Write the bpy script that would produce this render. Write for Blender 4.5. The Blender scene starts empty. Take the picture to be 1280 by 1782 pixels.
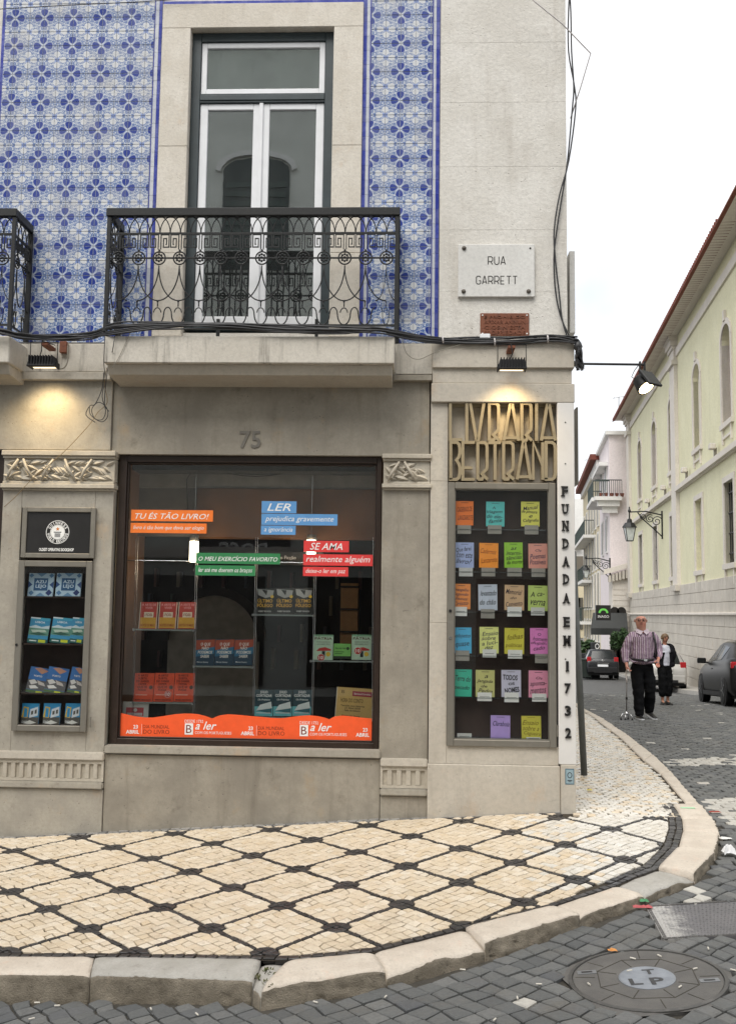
import bpy, bmesh, math, random
from mathutils import Vector, Matrix, noise as mnoise
R_ = math.radians
random.seed(11)
SC = bpy.context.scene
COL = SC.collection

# ---------------------------------------------------------------- camera, sky, sun, exposure
YAW, PITCH, ROLL, FPX = -0.0417451, 0.0982682, 0.0133291, 1771.6
CAM = Vector((0.0, -9.0, 1.75))
_f = Vector((math.sin(YAW)*math.cos(PITCH), math.cos(YAW)*math.cos(PITCH), math.sin(PITCH)))
_r0 = Vector((math.cos(YAW), -math.sin(YAW), 0.0)); _u0 = _r0.cross(_f)
_r = _r0*math.cos(ROLL) + _u0*math.sin(ROLL)
_u = -_r0*math.sin(ROLL) + _u0*math.cos(ROLL)
cd = bpy.data.cameras.new('camera'); cam = bpy.data.objects.new('camera', cd); COL.objects.link(cam)
cd.sensor_fit = 'VERTICAL'; cd.sensor_height = 36.0; cd.lens = FPX/1782*36
cd.clip_start = 0.1; cd.clip_end = 2000
M3 = Matrix((_r, _u, -_f)).transposed()
cam.matrix_world = Matrix.Translation(CAM) @ M3.to_4x4()
SC.camera = cam

SUN_EL, SUN_ROT = R_(55), R_(202)
w = bpy.data.worlds.new('World'); SC.world = w; w.use_nodes = True
wt = w.node_tree; wt.nodes.clear()
_o = wt.nodes.new('ShaderNodeOutputWorld'); _b = wt.nodes.new('ShaderNodeBackground')
sky = wt.nodes.new('ShaderNodeTexSky'); sky.sky_type = 'NISHITA'; sky.sun_disc = False
sky.sun_elevation = SUN_EL; sky.sun_rotation = SUN_ROT; sky.dust_density = 3.0
_tc = wt.nodes.new('ShaderNodeTexCoord'); _nz = wt.nodes.new('ShaderNodeTexNoise')
_nz.inputs['Scale'].default_value = 2.6; _nz.inputs['Detail'].default_value = 5; _nz.inputs['Roughness'].default_value = 0.55
_rp = wt.nodes.new('ShaderNodeValToRGB')
_rp.color_ramp.elements[0].position = 0.30; _rp.color_ramp.elements[0].color = (0.50, 0.50, 0.50, 1)
_rp.color_ramp.elements[1].position = 0.56; _rp.color_ramp.elements[1].color = (1, 1, 1, 1)
_mx = wt.nodes.new('ShaderNodeMix'); _mx.data_type = 'RGBA'
_mx.inputs[7].default_value = (7.0, 7.02, 7.1, 1)
wt.links.new(_tc.outputs['Generated'], _nz.inputs['Vector']); wt.links.new(_nz.outputs['Fac'], _rp.inputs['Fac'])
wt.links.new(_rp.outputs['Color'], _mx.inputs[0]); wt.links.new(sky.outputs['Color'], _mx.inputs[6])
wt.links.new(_mx.outputs[2], _b.inputs['Color']); _b.inputs['Strength'].default_value = 0.1
wt.links.new(_b.outputs['Background'], _o.inputs['Surface'])
sl = bpy.data.lights.new('sun', 'SUN'); sl.energy = 1.5; sl.angle = R_(35); sl.color = (1, 0.97, 0.92)
so = bpy.data.objects.new('sun', sl); COL.objects.link(so)
# sun stands behind the photographer, a little to the left
_sd = Vector((math.sin(SUN_ROT)*math.cos(SUN_EL), math.cos(SUN_ROT)*math.cos(SUN_EL), math.sin(SUN_EL)))
so.rotation_euler = _sd.to_track_quat('Z', 'Y').to_euler(); so.location = (0, -6, 12)
vs = SC.view_settings; vs.view_transform = 'Standard'; vs.look = 'None'; vs.gamma = 1; vs.use_curve_mapping = False
vs.exposure = 0.88

# ---------------------------------------------------------------- picture measurements to metres
def ray(px, py):
    return _r*((px-640)/FPX) + _u*((891-py)/FPX) + _f
def P(px, py, Y=0.0):                       # the point of a facade plane (depth Y) that was measured at px,py
    d = ray(px, py); t = (Y-CAM.y)/d.y
    return CAM + d*t
def to_px(p):
    d = Vector(p)-CAM; z = d.dot(_f)
    return (640+FPX*d.dot(_r)/z, 891-FPX*d.dot(_u)/z, z)
def rect(xl, yt, xr, yb, Y=0.0):            # X0, X1, Z0, Z1
    cx, cy = (xl+xr)/2, (yt+yb)/2
    return P(xl, cy, Y).x, P(xr, cy, Y).x, P(cx, yb, Y).z, P(cx, yt, Y).z
PROF = [(-60,-.24),(-7,-.24),(-4.5,-.19),(0,0),(3,.01),(8,-.02),(14,-.24),(29.5,-1.08),(43,-1.5),(60,-2.0),(200,-6)]
def prof(y):
    for (a, za), (b, zb) in zip(PROF, PROF[1:]):
        if y <= b: return za+(zb-za)*(max(y, a)-a)/(b-a)
    return PROF[-1][1]
def SZ(x, y): return prof(y)+.067*max(-9, min(x, 1.5))          # pavement level
def KH(x):    return .15 if x < -2.2 else (.05 if x > 2 else .15-.10*(x+2.2)/4.2)
def RZ(x, y): return SZ(x, y)-KH(x)                              # road level
def G(px, py, fn=SZ, dz=0.0):                                    # ground point under a measured pixel
    d = ray(px, py); z = 0.0; p = CAM
    for _ in range(40):
        t = (z-CAM.z)/d.z; p = CAM+d*t; z = .5*z+.5*(fn(p.x, p.y)+dz)
    return p

# ---------------------------------------------------------------- mesh building
ORG = {}
def org(o): return ORG.get(o.name, Vector((0,0,0))) if o else Vector((0,0,0))
class MB:
    def __init__(s): s.v = []; s.f = []; s.uv = []
    def quad(s, *p):
        n = len(s.v); s.v += [tuple(q) for q in p]; s.f.append(tuple(range(n, n+len(p)))); return s
    def box(s, x0, x1, y0, y1, z0, z1):
        if x0 > x1: x0, x1 = x1, x0
        if y0 > y1: y0, y1 = y1, y0
        if z0 > z1: z0, z1 = z1, z0
        n = len(s.v)
        s.v += [(x,y,z) for z in (z0,z1) for y in (y0,y1) for x in (x0,x1)]
        s.f += [tuple(n+i for i in q) for q in ((0,2,3,1),(4,5,7,6),(0,1,5,4),(2,6,7,3),(0,4,6,2),(1,3,7,5))]
        return s
    def obox(s, c, ax, ay, az):              # oriented box: centre and half vectors
        c, ax, ay, az = map(Vector, (c, ax, ay, az)); n = len(s.v)
        s.v += [tuple(c+ax*i+ay*j+az*k) for k in (-1,1) for j in (-1,1) for i in (-1,1)]
        s.f += [tuple(n+i for i in q) for q in ((0,2,3,1),(4,5,7,6),(0,1,5,4),(2,6,7,3),(0,4,6,2),(1,3,7,5))]
        return s
    def prism(s, poly, vec):                 # polygon (3D points) swept along vec
        n = len(s.v); k = len(poly); vec = Vector(vec)
        s.v += [tuple(p) for p in poly]+[tuple(Vector(p)+vec) for p in poly]
        s.f.append(tuple(range(n, n+k))); s.f.append(tuple(range(n+2*k-1, n+k-1, -1)))
        for i in range(k):
            j = (i+1) % k; s.f.append((n+i, n+k+i, n+k+j, n+j))
        return s
    def tube(s, pts, r, n=6, caps=True):
        pts = [Vector(p) for p in pts]; m = len(pts); base = len(s.v)
        rr = r if isinstance(r, (list, tuple)) else [r]*m
        up = None
        for i, p in enumerate(pts):
            t = (pts[min(i+1, m-1)]-pts[max(i-1, 0)])
            t = t.normalized() if t.length > 1e-9 else Vector((0,0,1))
            if up is None: up = Vector((0,0,1)) if abs(t.z) < .9 else Vector((0,1,0))
            a = t.cross(up)
            if a.length < 1e-4: a = t.cross(Vector((1,0,0)))
            a.normalize(); b = a.cross(t); up = b
            for k in range(n):
                an = 2*math.pi*k/n; s.v.append(tuple(p+(a*math.cos(an)+b*math.sin(an))*rr[i]))
        for i in range(m-1):
            for k in range(n):
                q = (k+1) % n
                s.f.append((base+i*n+k, base+i*n+q, base+(i+1)*n+q, base+(i+1)*n+k))
        if caps:
            s.f.append(tuple(base+k for k in range(n-1, -1, -1))); s.f.append(tuple(base+(m-1)*n+k for k in range(n)))
        return s
    def lathe(s, c, prof_, n=16, axis=(0,0,1), ref=(1,0,0)):
        c = Vector(c); ax = Vector(axis).normalized(); a = Vector(ref); a = (a-ax*a.dot(ax)).normalized(); b = ax.cross(a)
        base = len(s.v); m = len(prof_)
        for r, h in prof_:
            for k in range(n):
                an = 2*math.pi*k/n; s.v.append(tuple(c+ax*h+(a*math.cos(an)+b*math.sin(an))*max(r, 1e-4)))
        for i in range(m-1):
            for k in range(n):
                q = (k+1) % n; s.f.append((base+i*n+k, base+i*n+q, base+(i+1)*n+q, base+(i+1)*n+k))
        s.f.append(tuple(base+k for k in range(n-1, -1, -1))); s.f.append(tuple(base+(m-1)*n+k for k in range(n)))
        return s
    def ribbon(s, pts, w, y0, y1, ux=(1,0,0), uz=(0,0,1), o=(0,0,0), n=(0,1,0)):
        # flat stroke of width w along 2D points, from depth y0 to y1 along n
        ux, uz, o, n = map(Vector, (ux, uz, o, n)); m = len(pts); L = []; Rr = []
        closed = (Vector(pts[0])-Vector(pts[-1])).length < 1e-6 and m > 2
        for i in range(m):
            p = Vector(pts[i])
            if closed: a = Vector(pts[i-1 if i > 0 else m-2]); b = Vector(pts[i+1 if i < m-1 else 1])
            else: a = Vector(pts[max(i-1, 0)]); b = Vector(pts[min(i+1, m-1)])
            d1 = (p-a); d2 = (b-p)
            d1 = d1.normalized() if d1.length > 1e-9 else d2.normalized()
            d2 = d2.normalized() if d2.length > 1e-9 else d1
            n1 = Vector((-d1.y, d1.x)); n2 = Vector((-d2.y, d2.x)); mm = n1+n2
            mm = mm.normalized() if mm.length > 1e-6 else n1
            k = min(2.2, 1/max(.35, mm.dot(n1)))
            L.append(p+mm*w/2*k); Rr.append(p-mm*w/2*k)
        def q(v, y): return tuple(o+ux*v.x+uz*v.y+n*y)
        base = len(s.v)
        for i in range(m): s.v += [q(L[i], y0), q(Rr[i], y0), q(L[i], y1), q(Rr[i], y1)]
        for i in range(m-1):
            a = base+4*i; b = a+4
            s.f += [(a, a+1, b+1, b), (a+2, b+2, b+3, a+3), (a, b, b+2, a+2), (a+1, a+3, b+3, b+1)]
        if not closed:
            e = base+4*(m-1); s.f += [(base, base+2, base+3, base+1), (e, e+1, e+3, e+2)]
        return s
    def mesh(s, name, off=Vector((0,0,0)), smooth=False, bevel=0, seg=1):
        me = bpy.data.meshes.new(name)
        me.from_pydata([(x-off.x, y-off.y, z-off.z) for x, y, z in s.v], [], s.f)
        if s.uv:
            ul = me.uv_layers.new(name='UVMap')
            for i, l in enumerate(me.loops): ul.data[i].uv = s.uv[l.vertex_index]
        if bevel or not s.uv:
            bm = bmesh.new(); bm.from_mesh(me)
            bmesh.ops.recalc_face_normals(bm, faces=bm.faces[:])
            if bevel: bmesh.ops.bevel(bm, geom=bm.edges[:]+bm.verts[:], offset=bevel, segments=seg, affect='EDGES', clamp_overlap=True)
            bm.to_mesh(me); bm.free()
        if smooth:
            me.polygons.foreach_set('use_smooth', [True]*len(me.polygons))
        me.update(); return me
    def build(s, name, mat=None, parent=None, smooth=False, bevel=0, seg=1):
        if parent: off = org(parent)
        else:
            xs = [p[0] for p in s.v]; ys = [p[1] for p in s.v]; zs = [p[2] for p in s.v]
            off = Vector(((min(xs)+max(xs))/2, (min(ys)+max(ys))/2, min(zs)))
        me = s.mesh(name, off, smooth, bevel, seg)
        o = bpy.data.objects.new(name, me); COL.objects.link(o)
        if mat: me.materials.append(mat)
        if parent: o.parent = parent
        else: o.location = off
        ORG[o.name] = off.copy(); return o
def tag(o, label, cat, group=None):
    o['label'] = label; o['category'] = cat
    if group: o['group'] = group
    return o
def thing(name, label, cat, loc, group=None):
    o = bpy.data.objects.new(name, None); COL.objects.link(o); o.location = loc; o.empty_display_size = .1
    ORG[o.name] = Vector(loc); return tag(o, label, cat, group)
def structure(o): o['kind'] = 'structure'; return o
def stuff(o): o['kind'] = 'stuff'; return o
def shared(name, me, mat, parent, loc, rot=None, scale=None):      # another object on the same mesh
    o = bpy.data.objects.new(name, me); COL.objects.link(o); o.parent = parent
    o.location = Vector(loc)-org(parent)
    if rot: o.rotation_euler = rot
    if scale: o.scale = scale
    if mat and not me.materials: me.materials.append(mat)
    ORG[o.name] = Vector(loc); return o
def copy_tree(src, dx, parent=None):
    c = src.copy(); COL.objects.link(c); c.parent = parent
    if parent is None: c.location = src.location+Vector(dx)
    ORG[c.name] = org(src)+Vector(dx)
    for ch in list(src.children): copy_tree(ch, dx, c)
    return c

# ---------------------------------------------------------------- lettering
_TX = {}
def glyphs(txt, shear=0.0, bold=0.0, res=2, ext=0.0, space=1.0, line=1.0, align='CENTER'):
    key = (txt, shear, bold, res, ext, space, line, align)
    if key in _TX: return _TX[key]
    cu = bpy.data.curves.new('lettering', 'FONT'); cu.body = txt; cu.shear = shear; cu.offset = bold
    cu.resolution_u = res; cu.extrude = ext; cu.align_x = align; cu.space_character = space; cu.space_line = line
    ob = bpy.data.objects.new('lettering', cu); COL.objects.link(ob)
    dg = bpy.context.evaluated_depsgraph_get(); dg.update()
    me = ob.evaluated_get(dg).to_mesh()
    v = [tuple(p.co) for p in me.vertices]; f = [tuple(p.vertices) for p in me.polygons]
    ob.evaluated_get(dg).to_mesh_clear()
    bpy.data.objects.remove(ob); bpy.data.curves.remove(cu)
    if not v: v = [(0,0,0)]
    x0 = min(p[0] for p in v); x1 = max(p[0] for p in v); y0 = min(p[1] for p in v); y1 = max(p[1] for p in v)
    _TX[key] = (v, f, x0, x1, y0, y1); return _TX[key]
def letter(mb, txt, c, wd=None, ht=None, ux=(1,0,0), uz=(0,0,1), n=(0,-1,0), lift=.001, depth=0.0, **k):
    # writes txt centred at c, fitted to width wd and height ht
    v, f, x0, x1, y0, y1 = glyphs(txt, ext=(.5 if depth else 0.0), **k)
    c, ux, uz, n = map(Vector, (c, ux, uz, n))
    W_, H_ = max(x1-x0, 1e-6), max(y1-y0, 1e-6)
    if wd is None: sy = ht/H_; sx = sy
    elif ht is None: sx = wd/W_; sy = sx
    else: sx = wd/W_; sy = ht/H_
    b = len(mb.v); mx_, my_ = (x0+x1)/2, (y0+y1)/2
    for x, y, z in v: mb.v.append(tuple(c+ux*((x-mx_)*sx)+uz*((y-my_)*sy)+n*(lift+(z+.5)*depth if depth else lift)))
    mb.f += [tuple(b+i for i in q) for q in f]
    return mb
# ---------------------------------------------------------------- materials
class NT:
    def __init__(s, name):
        s.m = bpy.data.materials.new(name); s.m.use_nodes = True; s.t = s.m.node_tree; s.t.nodes.clear()
        s.out = s.t.nodes.new('ShaderNodeOutputMaterial'); s.b = s.t.nodes.new('ShaderNodeBsdfPrincipled')
        s.t.links.new(s.b.outputs[0], s.out.inputs[0])
    def n(s, t, **k):
        nd = s.t.nodes.new(t)
        for a, v in k.items(): setattr(nd, a, v)
        return nd
    def put(s, sock, v):
        if hasattr(v, 'is_output'): s.t.links.new(v, sock)
        elif v is not None:
            if isinstance(v, (tuple, list)) and len(v) == 3 and sock.type == 'RGBA': v = (*v, 1)
            sock.default_value = v
    def math(s, op, a, b=None, c=None):
        nd = s.n('ShaderNodeMath', operation=op)
        for i, v in enumerate((a, b, c)):
            if v is not None: s.put(nd.inputs[i], v)
        return nd.outputs[0]
    def mix(s, f, a, b, blend='MIX'):
        nd = s.n('ShaderNodeMix', data_type='RGBA', blend_type=blend)
        s.put(nd.inputs[0], f); s.put(nd.inputs[6], a); s.put(nd.inputs[7], b); return nd.outputs[2]
    def ramp(s, f, p0, p1, a=0.0, b=1.0):
        nd = s.n('ShaderNodeMapRange'); nd.interpolation_type = 'SMOOTHSTEP'
        s.put(nd.inputs[0], f); nd.inputs[1].default_value = p0; nd.inputs[2].default_value = p1
        nd.inputs[3].default_value = a; nd.inputs[4].default_value = b; return nd.outputs[0]
    def pos(s):
        return s.n('ShaderNodeNewGeometry').outputs['Position']
    def noise(s, vec, scale, detail=4, rough=.6, col=False):
        nd = s.n('ShaderNodeTexNoise'); s.put(nd.inputs['Vector'], vec)
        nd.inputs['Scale'].default_value = scale; nd.inputs['Detail'].default_value = detail; nd.inputs['Roughness'].default_value = rough
        return nd.outputs['Color' if col else 'Fac']
    def scale(s, vec, sc):
        nd = s.n('ShaderNodeMapping'); s.put(nd.inputs[0], vec); nd.inputs['Scale'].default_value = sc; return nd.outputs[0]
    def xyz(s, vec):
        nd = s.n('ShaderNodeSeparateXYZ'); s.put(nd.inputs[0], vec); return nd.outputs
    def rnd(s):                                        # one random value per piece
        a = s.n('ShaderNodeObjectInfo').outputs['Random']; b = s.n('ShaderNodeNewGeometry').outputs['Random Per Island']
        return s.math('FRACT', s.math('ADD', a, b))
    def bump(s, h, strength=.3, dist=.01):
        nd = s.n('ShaderNodeBump'); nd.inputs['Strength'].default_value = strength; nd.inputs['Distance'].default_value = dist
        s.put(nd.inputs['Height'], h); s.t.links.new(nd.outputs[0], s.b.inputs['Normal'])
    def fin(s, col, rough=.6, metal=0.0, spec=.5):
        s.put(s.b.inputs['Base Color'], col); s.put(s.b.inputs['Roughness'], rough); s.put(s.b.inputs['Metallic'], metal)
        s.b.inputs['Specular IOR Level'].default_value = spec; return s.m
def lin(h):                                            # '#rrggbb' of a surface colour to linear
    o = []
    for i in (1, 3, 5):
        c = int(h[i:i+2], 16)/255; o.append(c/12.92 if c <= .04045 else ((c+.055)/1.055)**2.4)
    return tuple(o)
def mul(c, k): return tuple(min(1, x*k) for x in c)
def plain(name, col, rough=.5, metal=0.0, var=.12, scale=9, bump=0.0, spec=.5):
    t = NT(name); nz = t.noise(t.pos(), scale)
    c = t.mix(t.ramp(nz, .3, .7), mul(col, 1-var), mul(col, 1+var))
    if bump: t.bump(t.noise(t.pos(), scale*12, 3), bump, .004)
    return t.fin(c, rough, metal, spec)
def stone(name, c1, c2, stain=(.16,.14,.11), samt=.35, pits=.5, rough=.72, sc=1.0, streak=.25, warm=None, bump=.35):
    t = NT(name); p = t.pos()
    c = t.mix(t.ramp(t.noise(p, 1.7*sc, 6, .65), .32, .68), c1, c2)
    c = t.mix(t.ramp(t.noise(p, 26*sc, 6, .75), .38, .72, 0, .5), c, mul(c1, .66))
    if warm: c = t.mix(t.ramp(t.noise(t.scale(p, (1,1,.8)), 2.9*sc, 5, .7), .56, .74, 0, .7), c, warm)
    # grime in runs down the face and in blotches
    st = t.ramp(t.noise(t.scale(p, (5, 5, .45)), 1.3*sc, 5, .7), .5, .78, 0, streak)
    c = t.mix(st, c, stain)
    c = t.mix(t.ramp(t.noise(p, 4.3*sc, 6, .75), .55, .78, 0, samt), c, stain)
    c = t.mix(t.math('MULTIPLY', t.ramp(t.noise(t.scale(p, (1,1,1.7)), 11*sc, 7, .8), .60, .68, 0, min(1, samt*1.1)), t.ramp(t.noise(p, 1.1*sc, 3), .42, .6)), c, mul(stain, .8))
    # small pits and chips
    vo = t.n('ShaderNodeTexVoronoi'); t.put(vo.inputs['Vector'], t.noise(p, 3*sc, 2, .5, True)); vo.inputs['Scale'].default_value = 14
    v2 = t.n('ShaderNodeTexVoronoi'); t.put(v2.inputs['Vector'], p); v2.inputs['Scale'].default_value = 24*sc
    pit = t.math('MULTIPLY', t.ramp(v2.outputs['Distance'], .05, .16, 1, 0), t.ramp(t.noise(p, 5*sc, 3), .52, .6))
    c = t.mix(t.math('MULTIPLY', pit, pits), c, mul(stain, .7))
    h = t.math('SUBTRACT', t.noise(p, 38*sc, 6, .65), t.math('MULTIPLY', pit, .8))
    t.bump(h, bump, .006)
    return t.fin(c, rough, 0, .35)
def piece_stone(name, cols, rough=.5, dirt=(.05,.045,.035), fine=60, bump=.4, spec=.4, dirt_amt=.4):
    # for paving pieces: every piece its own tone
    t = NT(name); p = t.pos(); r = t.rnd()
    nd = t.n('ShaderNodeValToRGB'); cr = nd.color_ramp
    while len(cr.elements) < len(cols): cr.elements.new(.5)
    for i, c in enumerate(cols): cr.elements[i].position = i/(len(cols)-1); cr.elements[i].color = (*c, 1)
    t.put(nd.inputs[0], r)
    c = t.mix(t.ramp(t.noise(p, fine, 4), .35, .7, 0, .3), nd.outputs[0], mul(cols[0], .7))
    c = t.mix(t.ramp(t.noise(p, 2.3, 5, .7), .5, .75, 0, dirt_amt), c, dirt)
    t.bump(t.noise(p, fine*1.2, 5), bump, .004)
    rg = t.ramp(t.noise(p, 9, 3), .3, .7, rough-.12, rough+.15)
    return t.fin(c, rg, 0, spec)
def glass(name, refl=.10, tint=(.93,.96,.95), rough=.0, film=None, fk=1.0):
    t = NT(name); t.t.nodes.remove(t.b)
    tr = t.n('ShaderNodeBsdfTransparent'); tr.inputs[0].default_value = (*tint, 1)
    gl = t.n('ShaderNodeBsdfGlossy'); gl.inputs['Roughness'].default_value = rough; gl.inputs['Color'].default_value = (.95,.97,1,1)
    lw = t.n('ShaderNodeFresnel'); lw.inputs[0].default_value = 1.5
    f = t.math('ADD', t.math('MULTIPLY', lw.outputs[0], fk), refl)
    bp = t.n('ShaderNodeBump'); bp.inputs['Strength'].default_value = .015; bp.inputs['Distance'].default_value = .02
    t.put(bp.inputs['Height'], t.noise(t.pos(), 2.2, 2)); t.t.links.new(bp.outputs[0], gl.inputs['Normal'])
    ms = t.n('ShaderNodeMixShader'); t.put(ms.inputs[0], f); t.t.links.new(tr.outputs[0], ms.inputs[1]); t.t.links.new(gl.outputs[0], ms.inputs[2])
    last = ms.outputs[0]
    if film:                                           # a veil of dust on the pane
        df = t.n('ShaderNodeBsdfDiffuse'); df.inputs[0].default_value = (.55,.56,.55,1)
        m2 = t.n('ShaderNodeMixShader'); t.put(m2.inputs[0], t.ramp(t.noise(t.scale(t.pos(), (1,1,.5)), 2.5, 5), .35, .8, film*.3, film))
        t.t.links.new(last, m2.inputs[1]); t.t.links.new(df.outputs[0], m2.inputs[2]); last = m2.outputs[0]
    t.t.links.new(last, t.out.inputs[0]); return t.m
def glow(name, col, k):
    t = NT(name); t.b.inputs['Emission Color'].default_value = (*col, 1); t.b.inputs['Emission Strength'].default_value = k
    return t.fin((.8,.8,.78), .4)
def azulejo():
    # printed tile: dark four-petalled flower on one corner, white one on the opposite corner, leafy ground
    t = NT('azulejo'); uv = t.n('ShaderNodeUVMap').outputs[0]; x = t.xyz(uv); U, V = x[0], x[1]
    def petal(a, b, ca, ra, rb):
        da = t.math('DIVIDE', t.math('SUBTRACT', a, ca), ra); db = t.math('DIVIDE', b, rb)
        # heart: wider at the outer end
        db = t.math('MULTIPLY', db, t.math('SUBTRACT', 1.62, t.math('MULTIPLY', a, 1.45)))
        return t.math('SQRT', t.math('ADD', t.math('MULTIPLY', da, da), t.math('MULTIPLY', db, db)))
    U1, V1 = t.math('SUBTRACT', 1.0, U), t.math('SUBTRACT', 1.0, V)
    aU, aV = t.math('ABSOLUTE', U), t.math('ABSOLUTE', V)
    dk = t.math('MINIMUM', petal(U, V, .390, .250, .245), petal(V, U, .390, .250, .245))
    wt_ = t.math('MINIMUM', petal(U1, V1, .375, .225, .215), petal(V1, U1, .375, .225, .215))
    dkm = t.ramp(dk, .92, 1.08, 1, 0); wm = t.ramp(wt_, .92, 1.1, 1, 0)
    slit = t.ramp(t.math('MINIMUM', aU, aV), .012, .026, 1, 0)
    # leafy ground: small curled strokes
    vo = t.n('ShaderNodeTexVoronoi', feature='SMOOTH_F1'); t.put(vo.inputs['Vector'], uv); vo.inputs['Scale'].default_value = 13.0; vo.inputs['Smoothness'].default_value = .3
    wv = t.math('SINE', t.math('MULTIPLY', t.math('ADD', t.math('MULTIPLY', U, V), t.math('MULTIPLY', vo.outputs['Distance'], .55)), 26.0))
    lf = t.math('ADD', t.math('MULTIPLY', vo.outputs['Distance'], 1.35), t.math('MULTIPLY', wv, .17))
    lm = t.ramp(lf, .50, 1.08)
    r2 = t.math('SQRT', t.math('ADD', t.math('MULTIPLY', U, U), t.math('MULTIPLY', V, V)))
    r3 = t.math('SQRT', t.math('ADD', t.math('MULTIPLY', U1, U1), t.math('MULTIPLY', V1, V1)))
    white = (.55,.60,.665); mid = (.055,.13,.37); dark = (.012,.036,.25)
    c = t.mix(lm, mid, white)
    c = t.mix(t.ramp(r3, .17, .24, .9, 0), c, (.17,.26,.56))
    c = t.mix(wm, c, (.66,.675,.69))
    halo = t.ramp(dk, 1.02, 1.18, .6, 0); c = t.mix(halo, c, (.52,.575,.67))
    c = t.mix(dkm, c, dark)
    c = t.mix(t.math('MULTIPLY', slit, t.ramp(r2, .56, .62, 1, 0)), c, (.50,.56,.70))
    dg = t.ramp(t.math('ABSOLUTE', t.math('SUBTRACT', U, V)), .018, .045, 1, 0)
    c = t.mix(t.math('MULTIPLY', dg, t.ramp(r2, .30, .42, 1, 0)), c, (.58,.64,.74))
    # each tile fired a little differently; some faded to grey
    p = t.pos(); r = t.rnd()
    fade = t.math('ADD', t.ramp(t.noise(p, 1.9, 4, .6), .50, .70, 0, .45), t.math('MULTIPLY', t.math('POWER', r, 5.0), .28))
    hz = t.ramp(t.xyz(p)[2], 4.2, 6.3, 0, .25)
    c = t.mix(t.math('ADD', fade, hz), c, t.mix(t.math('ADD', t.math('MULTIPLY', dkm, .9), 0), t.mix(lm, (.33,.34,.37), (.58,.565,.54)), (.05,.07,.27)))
    c = t.mix(t.math('MULTIPLY', r, .12), c, (.35,.38,.45))
    t.bump(t.math('ADD', t.noise(p, 16, 3), t.math('MULTIPLY', lm, .15)), .12, .004)
    return t.fin(c, t.ramp(t.noise(p, 5, 3), .3, .7, .16, .34), 0, .32)
def stripes(name, a, b, freq, c=None):
    t = NT(name); o = t.n('ShaderNodeTexCoord').outputs['Object']; x = t.xyz(o)
    wv = t.math('SINE', t.math('MULTIPLY', t.math('ADD', x[0], t.math('MULTIPLY', t.noise(o, 7, 2), .02)), freq))
    col = t.mix(t.ramp(wv, -.1, .25), a, b)
    if c: col = t.mix(t.ramp(t.math('SINE', t.math('MULTIPLY', x[0], freq*.5)), .75, .9), col, c)
    t.bump(t.noise(o, 14, 3), .6, .03)
    return t.fin(col, .85, 0, .2)
def handled(name, paint, worn, amt=.5, metal=0.0, rough=.5, sc=20):
    t = NT(name); p = t.pos()
    m_ = t.ramp(t.noise(p, sc, 6, .7), .55-.1*amt, .72, 0, amt)
    t.bump(t.noise(p, sc*3, 4), .3, .004)
    return t.fin(t.mix(m_, paint, worn), rough, metal, .4)

M = {}
M['plaster'] = stone('weathered_plaster', (.72,.695,.645), (.62,.59,.535), (.36,.32,.27), .34, .45, .8, 1.0, .32, bump=1.0)
M['pale_stone'] = stone('pale_limestone', (.55,.505,.43), (.475,.43,.36), (.24,.21,.17), .28, .5, .65, 1.0, .22, warm=(.48,.38,.28))
M['surround'] = stone('rough_limestone', (.70,.655,.58), (.60,.55,.47), (.34,.29,.23), .35, .8, .75, 1.4, .3, warm=(.55,.44,.33), bump=.6)
M['grey_stone'] = stone('grey_limestone', (.36,.325,.265), (.25,.225,.185), (.10,.085,.062), .55, .9, .5, 1.1, .45, warm=(.35,.27,.18))
M['grey_stone_light'] = stone('grey_limestone_light', (.425,.39,.325), (.315,.29,.245), (.13,.11,.085), .5, .9, .5, 1.3, .3, warm=(.43,.33,.23))
M['slab'] = stone('slab_stone', (.62,.58,.51), (.54,.50,.43), (.13,.115,.095), .3, .5, .75, 1.6, .9)
M['carved'] = stone('carved_limestone', (.52,.475,.395), (.43,.385,.31), (.17,.145,.11), .35, .4, .6, 1.5, .1)
M['dirty'] = stone('kerb_stone_grimy', (.50,.455,.39), (.41,.365,.305), (.12,.105,.085), .5, .8, .7, 1.6, .1)
M['kerb'] = stone('kerb_limestone', (.67,.595,.50), (.56,.485,.40), (.22,.185,.14), .5, .9, .5, 2.6, .0, warm=(.62,.48,.38), bump=1.0)
M['kerb_grey'] = stone('kerb_limestone_grey', (.46,.44,.40), (.36,.34,.30), (.12,.105,.085), .5, .9, .55, 2.6, .0, bump=1.0)
M['calc'] = piece_stone('calcada_limestone', [(.60,.50,.365),(.68,.58,.445),(.64,.53,.385),(.72,.64,.52),(.62,.50,.345),(.69,.60,.475)], .36, (.26,.20,.13), 45, .35, .5, .30)
M['calc_white'] = piece_stone('calcada_white', [(.60,.56,.49),(.68,.645,.58),(.63,.585,.50),(.72,.69,.63)], .33, (.33,.29,.24), 45, .35, .5, .3)
M['calc_black'] = piece_stone('calcada_basalt', [(.022,.020,.019),(.042,.038,.036),(.030,.027,.027),(.055,.05,.048)], .40, (.07,.06,.05), 50, .4, .5, .35)
M['calc_band'] = piece_stone('calcada_grey', [(.17,.165,.155),(.25,.24,.225),(.31,.295,.27),(.12,.118,.115)], .45, (.09,.08,.07), 50, .4, .4, .4)
M['cobble'] = piece_stone('basalt_cobble', [(.095,.098,.098),(.135,.137,.132),(.115,.118,.116),(.165,.165,.158),(.10,.103,.107)], .62, (.12,.108,.09), 55, .8, .3, .55)
M['cobble_white'] = piece_stone('limestone_cobble', [(.42,.40,.36),(.52,.50,.45),(.46,.43,.38)], .5, (.2,.18,.15), 45, .6, .4, .5)
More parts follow.
